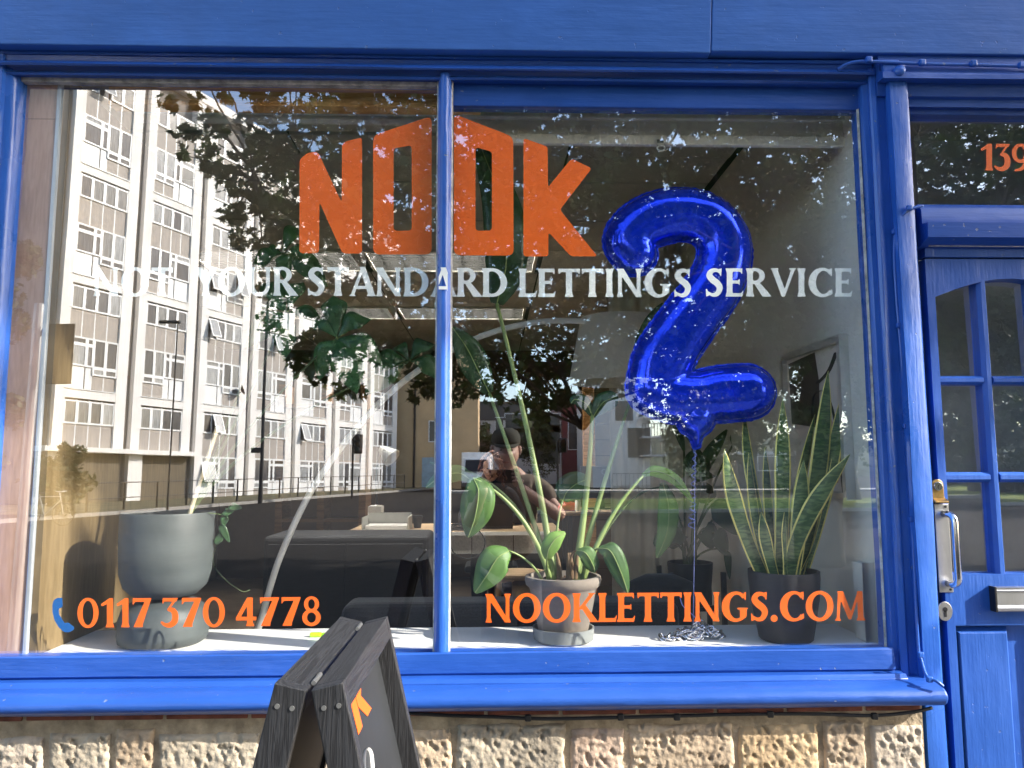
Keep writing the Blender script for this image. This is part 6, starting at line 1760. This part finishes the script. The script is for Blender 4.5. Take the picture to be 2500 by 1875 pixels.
for side in (-1, 1):
    slat(side, 0.0005, .040, yn + .0225, yf - .0225, 0, TH - .0005, 'top_rail', ABH, ab)
    slat(side, .0, LEN, yn, yn + .022, 0, TH, 'stile', ABK, ab)
    slat(side, .0, LEN, yf - .022, yf, 0, TH, 'stile', ABK, ab)
    slat(side, LEN - .05, LEN - .002, yn + .0225, yf - .0225, 0, TH, 'bottom_rail', ABH, ab)
    bd = slat(side, .0405, LEN - .0505, yn + .0225, yf - .0225, .008, .014, 'board', CHALK, ab, 0)
    for (s_, d_) in ((.028, .013), (.030, .034), (.145, .024), (.30, .02)):
        c = leafpt(side, s_, yn, d_)
        MB().tube([(c.x, yn - .0015, c.z), (c.x, yn + .001, c.z)], .0036, 10).build('screw', SCREW, ab)
    if side == 1:
        def bpt(a, s_): return leafpt(1, s_, yn + .022 + (yf - yn - .044) * a, .0146)
        def stroke(pts, r, m, nm): MB().tube(catmull([bpt(*p) for p in pts], 6), r, 6, sq=.06).build(nm, m, bd)
        nl = leafpt(1, 0, 0, 1.0) - leafpt(1, 0, 0, 0.0)
        def flat(pts): MB().poly([bpt(*p) for p in pts], depth=tuple(nl * .0005)).build('letter', ORANGE, bd)
        flat([(.29, .043), (.38, .043), (.40, .120), (.31, .120)])
        flat([(.395, .074), (.50, .043), (.60, .043), (.48, .080), (.62, .120), (.52, .120), (.40, .088)])
        WCH = mat('white chalk paint', (.75, .76, .74), rough=.7)
        stroke([(.26, .205), (.38, .195), (.43, .168), (.35, .152), (.27, .175), (.28, .215), (.38, .235), (.48, .218)], .005, WCH, 'letter')
for yq in (yn + .03, yf - .08):
    MB().tube([(rx, yq, zr_ - .0105), (rx, yq + .045, zr_ - .0105)], .0035, 10).build('hinge', SCREW, ab)

# =================================================================== trees
BARK = mat('plane tree bark', (.085, .07, .05), rough=.95, var=.35, vscale=3, bump=.02, bscale=9)
TLEAF = mat('plane leaves', (.052, .082, .016), rough=.5, var=.3, c2=(.024, .045, .010), vscale=1.2, trans=.35)
TLEAF2 = mat('dark hedge leaves', (.040, .062, .016), rough=.6, var=.3, c2=(.022, .037, .010), vscale=1.0, trans=.25)
lobes = [(0, 1.0), (22, .48), (40, .88), (64, .42), (84, .72), (112, .36), (150, .34), (180, .10)]
LSH = [(r * math.sin(R(a)), r * math.cos(R(a)) - .15) for a, r in lobes] + [(-r * math.sin(R(a)), r * math.cos(R(a)) - .15) for a, r in reversed(lobes[1:-1])]
LSH = np.array(LSH)
def leaves(centers, sizes, seed, shape=LSH, droop=.5):
    rng = np.random.default_rng(seed)
    n = len(centers)
    ax = rng.normal(size=(n, 3)); ax[:, 2] *= .5
    ax /= np.linalg.norm(ax, axis=1)[:, None]
    nn = rng.normal(size=(n, 3)); nn[:, 2] = np.abs(nn[:, 2]) * .9 + .25
    t = np.cross(nn, ax); t /= np.linalg.norm(t, axis=1)[:, None] + 1e-9
    k = len(shape)
    V = centers[:, None, :] + sizes[:, None, None] * (shape[None, :, 0, None] * t[:, None, :] + shape[None, :, 1, None] * ax[:, None, :])
    V = V.reshape(-1, 3)
    me = bpy.data.meshes.new('crown')
    me.vertices.add(len(V)); me.vertices.foreach_set('co', V.ravel())
    me.loops.add(n * k); me.loops.foreach_set('vertex_index', np.arange(n * k))
    me.polygons.add(n); me.polygons.foreach_set('loop_start', np.arange(n) * k)
    me.update(calc_edges=True)
    return me
def crown(me, m, parent):
    me.materials.append(m)
    o = bpy.data.objects.new('crown', me); link(o, parent); return o
def limb(mb, a, b, r0, r1, seed, sag=.25, n=9):
    a, b = Vector(a), Vector(b)
    d = (b - a).length
    P = []
    for i in range(n + 1):
        t = i / n
        w = math.sin(math.pi * t) * d * .06
        P.append(a.lerp(b, t) + Vector((mnoise.noise((seed, t * 3, 0)), mnoise.noise((seed, t * 3, 5)), mnoise.noise((seed, t * 3, 9)) + sag * .5)) * w)
    mb.tube(P, [r0 + (r1 - r0) * i / n for i in range(n + 1)], 9)
    return P

# big plane tree across the pavement, whose branches hang over the road
rt = random.Random(21)
region = [(360, 60), (385, 215), (430, 300), (418, 380), (480, 470), (530, 555), (600, 600), (625, 720), (655, 830), (720, 930), (790, 975), (880, 955), (960, 930), (1040, 975), (1110, 985), (1170, 960), (1215, 1000), (1300, 1040), (1350, 995),
          (1425, 960), (1480, 935), (1560, 1000), (1640, 1050), (1720, 1060), (1790, 1085), (1900, 1100), (2050, 1100), (2300, 1090), (2560, 1080), (2700, 500), (2600, 60)]
def inside(u, v, poly=region):
    c = False; n = len(poly)
    for i in range(n):
        x0, y0 = poly[i]; x1, y1 = poly[(i + 1) % n]
        if (y0 > v) != (y1 > v) and u < (x1 - x0) * (v - y0) / (y1 - y0) + x0: c = not c
    return c
trunk_b = rat(1985, 1100, 11.0)
tx, ty = trunk_b.x, -11.0
tz = ground_z(ty) - .15
t1 = thing('plane_tree', 'large plane tree whose dark crown fills the upper reflections', 'tree', (tx, ty, tz))
tb = MB()
fork = Vector((tx + .25, ty + .1, 4.4))
limb(tb, (tx, ty, tz), fork, .42, .34, 1, sag=0)
limbs = []
for i, (u, v, Y, r) in enumerate([(1900, 380, 10.5, .22), (1620, 260, 11.5, .2), (1330, 300, 12.0, .15), (2250, 300, 10.0, .2), (2080, 200, 12.5, .2), (2450, 500, 10.0, .15), (1150, 560, 12.5, .12), (900, 420, 13.0, .10), (620, 420, 13.5, .07), (1430, 640, 11.5, .1), (1800, 640, 9.0, .09), (900, 760, 13.0, .07), (2300, 760, 12.5, .1)]):
    e = rat(u, v, Y)
    st_ = fork if i < 6 else limbs[i % 3][5]
    P = limb(tb, st_, e, r, r * .25, i + 3, sag=.8)
    limbs.append(P)
P = limb(tb, fork + Vector((0, 0, -.7)), rat(1300, 900, 12.5), .2, .15, 77, sag=-.6); limbs.append(P)
P2 = limb(tb, P[-1], rat(1180, 700, 13.0), .15, .05, 78, sag=.2); limbs.append(P2)
P2 = limb(tb, P[6], rat(1420, 1040, 11.0), .16, .10, 79, sag=.0); limbs.append(P2)
cl = []
step = 62
for gu in range(330, 2620, step):
    for gv in range(50, 1090, step):
        for lay in range(4 if gu > 1080 else 2):
            u, v = gu + rt.uniform(0, step), gv + rt.uniform(0, step)
            if not inside(u, v): continue
            if 1540 < u < 1640 and v > 960 and rt.random() < .5: continue
            if rt.random() < .07: continue
            Y = rt.uniform(9.0, 11.5) if lay == 0 else (rt.uniform(11.5, 14.5) if lay == 1 else rt.uniform(9.5, 14.0))
            if u < 780: Y = rt.uniform(12, 14.5)
            if u < 480 and lay: continue
            c = rat(u, v, Y)
            cl.append((c, rt.uniform(.30, .52) * (0.6 if u < 640 or v > 900 else 1.0)))
for _ in range(22):                            # the part of the crown above the picture
    a = rt.uniform(0, 6.28); q_ = math.sqrt(rt.random())
    cl.append((Vector((tx - 2.0 + 6.5 * q_ * math.cos(a), ty - .5 + 3.2 * q_ * math.sin(a), rt.uniform(9.6, 12.5))), rt.uniform(.6, 1.0)))
allP = [p for P in limbs for p in P[3:]]
for i, (c, r) in enumerate(cl):                # a twig to every clump
    if i % 5 == 0:
        s_ = min(allP, key=lambda p: (p - c).length)
        limb(tb, s_, c, .028, .008, 200 + i, sag=.3, n=5)
tb.build('trunk', BARK, t1, smooth=True)
rng = np.random.default_rng(5)
C, S = [], []
for c, r in cl:
    n = int(82 * (r / .5) ** 2) + 10
    p = rng.normal(size=(n, 3)); p /= np.linalg.norm(p, axis=1)[:, None]
    p *= (rng.random(n) ** .45)[:, None] * r
    p[:, 2] *= .8
    C.append(p + np.array(c)); S.append(rng.uniform(.075, .135, n) * (1.3 if c.x < -1.0 else 1.0))
C, S = np.vstack(C), np.concatenate(S)
crown(leaves(C, S, 6), TLEAF, t1)

def far_tree(name, label, u, Y, zc, rx_, rz_, n, seed, m=TLEAF2, trunk=True, size=.2, cat='tree', group=None):
    p = rat(u, 1100, Y)
    z = ground_z(-Y) - .1
    t = thing(name, label, cat, (p.x, -Y, z), group=group)
    r = random.Random(seed)
    mb = MB(); ends = []
    limb(mb, (p.x, -Y, z), (p.x, -Y, max(zc, z + .4)), rx_ * .07, rx_ * .035, seed)
    for i in range(7):
        a = r.uniform(0, 6.28); e = Vector((p.x + rx_ * .7 * math.cos(a), -Y + rx_ * .7 * math.sin(a), zc + r.uniform(-.3, .6) * rz_))
        limb(mb, (p.x, -Y, z + (zc - z) * r.uniform(.5, .95)), e, rx_ * .03, rx_ * .008, seed + i, n=5)
    mb.build('trunk', BARK, t, smooth=True)
    g_ = np.random.default_rng(seed)
    Cc = []
    for i in range(34):
        d = g_.normal(size=3); d /= np.linalg.norm(d); d *= g_.random() ** .4
        c = np.array((p.x + d[0] * rx_, -Y + d[1] * rx_, zc + d[2] * rz_)); rr_ = rx_ * g_.uniform(.2, .38)
        k = n // 34
        q_ = g_.normal(size=(k, 3)); q_ /= np.linalg.norm(q_, axis=1)[:, None]; q_ *= (g_.random(k) ** .4)[:, None] * rr_
        Cc.append(q_ + c)
    Cc = np.vstack(Cc); Cc = Cc[Cc[:, 2] > z + .05]
    crown(leaves(Cc, g_.uniform(size * .7, size * 1.2, len(Cc)), seed), m, t)
far_tree('street_tree', 'dense dark tree mirrored in the upper door panes', 2380, 30, 6.0, 4.5, 4.2, 9000, 31)
far_tree('street_tree', 'tall tree mirrored above the snake plant', 2080, 34, 7.0, 4.6, 4.4, 9000, 32, TLEAF)
far_tree('street_tree', 'broad tree mirrored at the right picture edge', 2620, 28, 6.0, 4.8, 4.6, 9000, 33, TLEAF)
far_tree('street_tree', 'tree beyond the grass mirrored between balloon and snake plant', 1800, 62, 7.5, 5.0, 4.0, 5000, 34, TLEAF2, size=.3)
far_tree('small_tree', 'small tree before the brick bay of the modern flats', 1160, 66, 4.6, 1.7, 2.6, 2400, 35, size=.2)
far_tree('small_tree', 'slender young tree before the pale flats by the signal', 1312, 66, 4.2, 1.9, 2.6, 1500, 36, size=.18)
for i, (u, Y, lab) in enumerate([(2330, 37, 'low hedge clump beyond the grass in the left door pane'), (2440, 37, 'low hedge clump beyond the grass in the right door pane'), (2540, 37, 'low hedge clump beyond the grass past the picture edge'), (2000, 46, 'dark shrub behind the grass island near the picture frame')]):
    far_tree('shrub', lab, u, Y, 1.9, 2.6, 1.5, 3600, 40 + i, TLEAF2, size=.17, cat='shrub')
# unseen tree added up the pavement, towards the sun, to shade the near road
t2 = thing('street_tree', 'unseen plane tree added up the pavement to shade the near road', 'tree', (15.0, -12.0, 0))
mb = MB(); limb(mb, (15.0, -12.0, -.1), (15.0, -12.0, 5.4), .3, .2, 5)
g_ = np.random.default_rng(77); Cc = []
for i in range(85):
    d = g_.normal(size=3); d /= np.linalg.norm(d); d *= g_.random() ** .4
    c = np.array((15.0 + d[0] * 3.8, -12.0 + d[1] * 4.2, 8.2 + d[2] * 2.8))
    if i % 4 == 0: limb(mb, (15.0, -12.0, 5.2), tuple(c), .07, .02, 300 + i, n=5)
    q_ = g_.normal(size=(170, 3)); q_ /= np.linalg.norm(q_, axis=1)[:, None]; q_ *= (g_.random(170) ** .4)[:, None] * .85
    Cc.append(q_ + c)
mb.build('trunk', BARK, t2, smooth=True)
Cc = np.vstack(Cc); crown(leaves(Cc, g_.uniform(.09, .15, len(Cc)), 78), TLEAF, t2)

far_tree('street_tree', 'dark evergreen added at the left edge to darken the reflection there', -130, 24, 8.0, 2.2, 8.5, 9000, 37, TLEAF2)  # added tree, there to darken what the left edge mirrors
far_tree('shrub', 'tall dark bush in front of the near end of the white flats', 150, 24, 1.6, 1.1, 1.1, 2600, 39, TLEAF2, size=.16, cat='shrub')

far_tree('street_tree', 'round tree mirrored behind the foot of the balloon', 1730, 46, 5.2, 3.4, 3.4, 6000, 50, TLEAF2, size=.2)
# unseen tree added towards the sun, its crown shaped to dapple the upper shopfront
t3 = thing('street_tree', 'unseen roadside tree added beside the shop to dapple the fascia', 'tree', (9.8, -6.2, 0))
mb = MB(); limb(mb, (9.8, -6.2, -.2), (9.8, -5.4, 9.6), .22, .10, 8)
g_ = np.random.default_rng(91); Cc = []
for i in range(66):
    x0_, z0_, X_ = g_.uniform(-1.9, 2.6), g_.uniform(2.1, 3.8), g_.uniform(8.5, 10.4)
    t_ = (X_ - x0_) / .93
    c = np.array((X_, -.34 * t_, z0_ + .56 * t_))
    if i % 8 == 0: limb(mb, (9.8, -5.4, 9.5), tuple(c), .045, .012, 400 + i, n=5)
    q_ = g_.normal(size=(40, 3)); q_ /= np.linalg.norm(q_, axis=1)[:, None]; q_ *= (g_.random(40) ** .4)[:, None] * .42; q_[:, 1] *= .3
    Cc.append(q_ + c)
mb.build('trunk', BARK, t3, smooth=True)
Cc = np.vstack(Cc); crown(leaves(Cc, g_.uniform(.09, .15, len(Cc)), 92), TLEAF, t3)

# =================================================================== people
def skin_body(name, verts, edges, radii, m, parent, root=0, sub=2):
    me = bpy.data.meshes.new(name)
    me.from_pydata([tuple(v) for v in verts], edges, [])
    o = bpy.data.objects.new(name, me); link(o, parent)
    me.materials.append(m)
    md = o.modifiers.new('skin', 'SKIN')
    md.use_smooth_shade = True
    if not me.skin_vertices: me.skin_vertices.new() if hasattr(me.skin_vertices, 'new') else None
    lay = me.skin_vertices[0].data
    for i, r in enumerate(radii):
        lay[i].radius = (r, r) if not isinstance(r, tuple) else r
        lay[i].use_root = (i == root)
    s = o.modifiers.new('sub', 'SUBSURF'); s.levels = sub; s.render_levels = sub
    return o
def head(parent, c, yaw, tilt, skinm, s=1.0, face=1):
    """head with brow, nose, lips, chin and ears; +y local is the face"""
    n, mrings = 20, 16
    rings = []
    for j in range(mrings + 1):
        t = j / mrings; z = -.115 + .235 * t
        w = .078 * math.sin(math.pi * min(.985, max(.02, .12 + t * .86))) ** .55
        if t < .35: w *= .72 + .8 * t
        ring_ = []
        for i in range(n):
            a = 2 * math.pi * i / n
            x, y = w * math.cos(a), w * 1.22 * math.sin(a)
            fz = max(0, math.sin(a)) ** 10
            if .36 < t < .56: y += fz * .020 * (1 - abs(t - .44) / .13)              # nose
            if .18 < t < .30: y += fz * .007                                       # lips
            if .52 < t < .62: y -= max(0, math.sin(a)) ** 3 * abs(math.cos(a)) * .03     # eye sockets
            if t < .12: y += fz * .012                                             # chin
            ring_.append((x, y, z))
        rings.append(ring_)
    M = Matrix.Translation(c) @ Matrix.Rotation(yaw, 4, 'Z') @ Matrix.Rotation(tilt, 4, 'X') @ Matrix.Scale(s, 4)
    mb = MB().loft([[M @ Vector(p) for p in r] for r in rings])
    for sx in (-1, 1):
        mb.tube([M @ Vector((sx * .074, -.005, -.02)), M @ Vector((sx * .084, -.012, .005)), M @ Vector((sx * .082, -.010, .03)), M @ Vector((sx * .074, 0, .035))], [.008, .012, .012, .006], 8)
    h = mb.build('head', skinm, parent, smooth=True)
    EYE = mat('dark eyes', (.03, .025, .02), rough=.2)
    for sx in (-1, 1):
        e = M @ Vector((sx * .031, .078, .016)); MB().tube([e - (M.to_3x3() @ Vector((.011, 0, 0))), e, e + (M.to_3x3() @ Vector((.011, 0, 0)))], [.002, .006, .002], 8).build('eye', EYE, h)
    l = M @ Vector((0, .088, -.058)); r_ = M.to_3x3() @ Vector((.02, -.004, 0)); r2 = M.to_3x3() @ Vector((-.02, -.004, 0))
    MB().tube([l + r2, l, l + r_], [.002, .005, .002], 6).build('mouth', mat('lips', (.35, .12, .1), rough=.5), h)
    return h, M
def curls(parent, M, m, n, seed, low=-.12):
    r = random.Random(seed); mb = MB()
    for i in range(n):
        a = r.uniform(0, 6.28); el = r.uniform(-.5, 1.5)
        d = Vector((math.cos(a) * math.cos(el), math.sin(a) * math.cos(el), math.sin(el)))
        if d.y > .55 and d.z < .45: continue
        p = Vector((d.x * .085, d.y * .10 - .008, d.z * .115 + .015))
        P = []
        for k in range(7):
            q = p + Vector((d.x * .022 * k / 3, d.y * .02 * k / 3, -.026 * k + .01)) + Vector((math.cos(k * 1.9 + i), math.sin(k * 1.9 + i), 0)) * .010
            P.append(M @ q)
        mb.tube(P, [.010, .013, .013, .012, .011, .009, .004], 6)
    return mb.build('hair', m, parent, smooth=True)
def hand(parent, wrist, pts_list, m, r=.0085, palm=None):
    mb = MB()
    for P in pts_list:
        mb.tube(catmull(P, 3), [r * (1.08 - .3 * i / (3 * (len(P) - 1))) for i in range(3 * (len(P) - 1) + 1)], 7)
    mb.tube([wrist, palm * .5 + wrist * .5, palm], [.024, .032, .034], 10, sq=.45)
    return mb.build('hand', m, parent, smooth=True)
SKIN = mat('light skin', (.50, .30, .22), rough=.5, var=.06)
HAIR = mat('auburn curly hair', (.12, .04, .018), rough=.5, var=.4, vscale=30)
JUMP = mat('dark navy jumper', (.012, .014, .022), rough=.95, var=.3, vscale=60)
SHIRTB = mat('blue checked collar', (.16, .22, .32), rough=.8, var=.5, vscale=160)
# seated at the desk, looking down at the laptop
Yp = YK + .78
hd_ = at(1200, 1140, Yp)
pe = thing('person', 'person with auburn curls and navy jumper working at the desk', 'person', (hd_.x, Yp + .1, FZ))
hx, hz = hd_.x, hd_.z
sz = hz - .24
V = [(hx, Yp + .16, zd - .28), (hx, Yp + .13, zd - .05), (hx, Yp + .08, sz - .08), (hx, Yp + .05, sz + .04), (hx, Yp + .03, sz + .13),
     (hx - .17, Yp + .07, sz), (hx - .25, Yp + .02, sz - .22), (hx - .16, Yp - .20, zd + .06), (hx - .07, Yp - .28, zd + .045),
     (hx + .17, Yp + .07, sz), (hx + .26, Yp + .02, sz - .22), (hx + .18, Yp - .20, zd + .06), (hx + .09, Yp - .28, zd + .045),
     (hx - .1, Yp - .25, zd - .26), (hx - .1, Yp - .3, FZ + .1), (hx + .1, Yp - .25, zd - .26), (hx + .1, Yp - .3, FZ + .1)]
E_ = [(0, 1), (1, 2), (2, 3), (3, 4), (3, 5), (5, 6), (6, 7), (7, 8), (3, 9), (9, 10), (10, 11), (11, 12), (0, 13), (13, 14), (0, 15), (15, 16)]
Rr = [(.17, .13), (.16, .12), (.18, .13), (.10, .08), .052, .072, .056, .044, .032, .072, .056, .044, .032, .085, .06, .085, .06]
skin_body('body', V, E_, Rr, JUMP, pe)
h_, M = head(pe, Vector((hx, Yp - .02, hz)), math.pi, R(-22), SKIN)
curls(pe, M, HAIR, 90, 3)
MB().tube([(hx - .07, Yp + .05, sz + .07), (hx - .05, Yp - .04, sz + .03), (hx, Yp - .075, sz - .01), (hx + .05, Yp - .04, sz + .03), (hx + .07, Yp + .05, sz + .07)], .022, 8, sq=.5).build('collar', SHIRTB, pe, smooth=True)
for s in (-1, 1):
    w = Vector((hx + .01 + s * .08, Yp - .28, zd + .045)); pm = w + Vector((-s * .02, -.075, -.008))
    F_ = [[pm + Vector((o, -.0, 0)), pm + Vector((o * 1.2, -.035, .012)), pm + Vector((o * 1.25, -.06 * ln, -.008))] for o, ln in ((-.03, .9), (-.01, 1.08), (.01, 1.0), (.03, .8))]
    F_.append([w + Vector((-s * .03, -.03, 0)), w + Vector((-s * .055, -.055, 0)), w + Vector((-s * .06, -.08, -.006))])
    hand(pe, w, F_, SKIN, palm=pm)
ch_ = thing('office_chair', 'black office chair under the person at the desk', 'chair', (hx, Yp + .2, FZ))
MB().box(hx - .23, hx + .23, Yp + .0, Yp + .4, zd - .42, zd - .36).build('seat', BLK, ch_, bevel=.025); MB().box(hx - .2, hx + .2, Yp + .38, Yp + .43, zd - .25, zd + .2).build('backrest', BLK, ch_, bevel=.02)
MB().tube([(hx, Yp + .2, FZ + .08), (hx, Yp + .2, zd - .421)], .03, 10).build('column', BLK, ch_)
for q_ in range(5):
    a = 2 * math.pi * q_ / 5; MB().tube([(hx, Yp + .2, FZ + .09), (hx + .28 * math.cos(a), Yp + .2 + .28 * math.sin(a), FZ + .05)], .02, 7).build('foot', BLK, ch_)

# the photographer, phone held up at the lens
TEE = mat('beige t-shirt', (.16, .125, .095), rough=.95, var=.1, vscale=8); CAPM = mat('dark olive cap', (.03, .032, .022), rough=.9, var=.2); JEAN = mat('dark trousers', (.025, .028, .04), rough=.9, var=.2)
cx, cyy = CAM.x, CAM.y
ph = thing('phone', 'black phone held sideways by the photographer', 'phone', (cx + .05, cyy - .02, CAM.z - .05))
MB().box(cx - .018, cx + .132, cyy - .026, cyy - .017, CAM.z - .055, CAM.z + .018).build('phone_case', BLK, ph, bevel=.004)
MB().tube([(cx + .02, cyy - .017, CAM.z - .012), (cx + .02, cyy - .0145, CAM.z - .012)], .008, 14).build('lens', TG, ph)
pp_ = thing('person', 'photographer in dark cap and beige t-shirt mirrored in the right pane', 'person', (cx + .10, cyy - .42, 0))
bx_, by_ = cx + .12, cyy - .42
sz = 1.43
elL, elR = Vector((bx_ - .25, by_ + .10, 1.20)), Vector((bx_ + .30, by_ + .10, 1.24))
wL, wR = Vector((cx - .035, cyy - .075, CAM.z - .075)), Vector((cx + .150, cyy - .075, CAM.z - .07))
V = [(bx_, by_, .98), (bx_, by_ + .01, 1.15), (bx_, by_, 1.32), (bx_, by_, sz + .02), (bx_, by_ + .015, sz + .11), (bx_ - .19, by_ + .01, sz - .03), elL, (bx_ + .19, by_ + .01, sz - .03), elR]
E_ = [(0, 1), (1, 2), (2, 3), (3, 4), (3, 5), (5, 6), (3, 7), (7, 8)]
tee = skin_body('t_shirt', [Vector(v) if not isinstance(v, Vector) else v for v in V[:4]] + [Vector(V[3]) + Vector((0, .005, .03)), Vector(V[5]), Vector(V[5]).lerp(elL, .55), Vector(V[7]), Vector(V[7]).lerp(elR, .55)],
                [(0, 1), (1, 2), (2, 3), (3, 4), (3, 5), (5, 6), (3, 7), (7, 8)], [(.165, .12), (.165, .12), (.185, .13), (.12, .09), .065, .08, .072, .08, .072], TEE, pp_)
skin_body('body', [(bx_, by_, .97), (bx_, by_, sz), (bx_, by_ + .015, sz + .13), (bx_ - .18, by_ + .01, sz - .04), elL, wL, (bx_ + .18, by_ + .01, sz - .04), elR, wR],
          [(0, 1), (1, 2), (1, 3), (3, 4), (4, 5), (1, 6), (6, 7), (7, 8)], [(.12, .09), (.1, .08), .055, .055, .044, .028, .055, .044, .028], SKIN, pp_)
skin_body('trousers', [(bx_, by_, .96), (bx_ - .09, by_, .86), (bx_ - .11, by_ + .02, .5), (bx_ - .12, by_, .08), (bx_ + .09, by_, .86), (bx_ + .12, by_ + .02, .5), (bx_ + .13, by_, .08)],
          [(0, 1), (1, 2), (2, 3), (0, 4), (4, 5), (5, 6)], [(.16, .12), .10, .075, .06, .10, .075, .06], JEAN, pp_)
for s in (-1, 1):
    xq = bx_ + s * .125
    MB().loft([[(xq + .045 * math.cos(a), by_ + .05 + k * math.sin(a), z) for a in [2 * math.pi * i / 14 for i in range(14)]] for z, k in ((0.001, .125), (.03, .13), (.06, .10), (.09, .055))]).build('shoe', BLK, pp_, smooth=True)
h_, M = head(pp_, Vector((bx_ - .03, by_ + .05, 1.63)), 0.0, R(-6), SKIN)
MB().loft([[M @ Vector((w * math.cos(a), w * 1.2 * math.sin(a) - .004, z)) for a in [2 * math.pi * i / 20 for i in range(20)]] for w, z in ((.086, .045), (.089, .07), (.085, .10), (.07, .128), (.035, .145), (.004, .148))]).build('cap', CAPM, pp_, smooth=True)
MB().loft([[M @ Vector((.075 * math.cos(a), .075 + (.10 if math.sin(a) > 0 else .02) * math.sin(a), .05 + z - .02 * max(0, math.sin(a)))) for a in [2 * math.pi * i / 18 for i in range(18)]] for z in (0, .006)]).build('cap_peak', CAPM, pp_, smooth=True)
for s, w in ((-1, wL), (1, wR)):
    ex_ = cx - .018 if s < 0 else cx + .132
    pm = w + Vector((0, .03, .03))
    F_ = []
    for k_, (dz_, ln) in enumerate(((.075, .9), (.055, 1.0), (.035, 1.0), (.015, .85))):
        zt_ = CAM.z - .06 + dz_
        F_.append([pm + Vector((s * .012, .0, -.02 + dz_ * .5)), Vector((ex_ + s * .012, cyy - .030, zt_)), Vector((ex_ + s * .008, cyy - .010, zt_)), Vector((ex_ - s * .018 * ln, cyy - .0085, zt_))])
    F_.append([w + Vector((-s * .02, .01, .01)), Vector((ex_ - s * .01, cyy - .045, CAM.z - .05)), Vector((ex_ - s * .035, cyy - .034, CAM.z - .03))])
    hand(pp_, w, F_, SKIN, palm=pm, r=.0078)
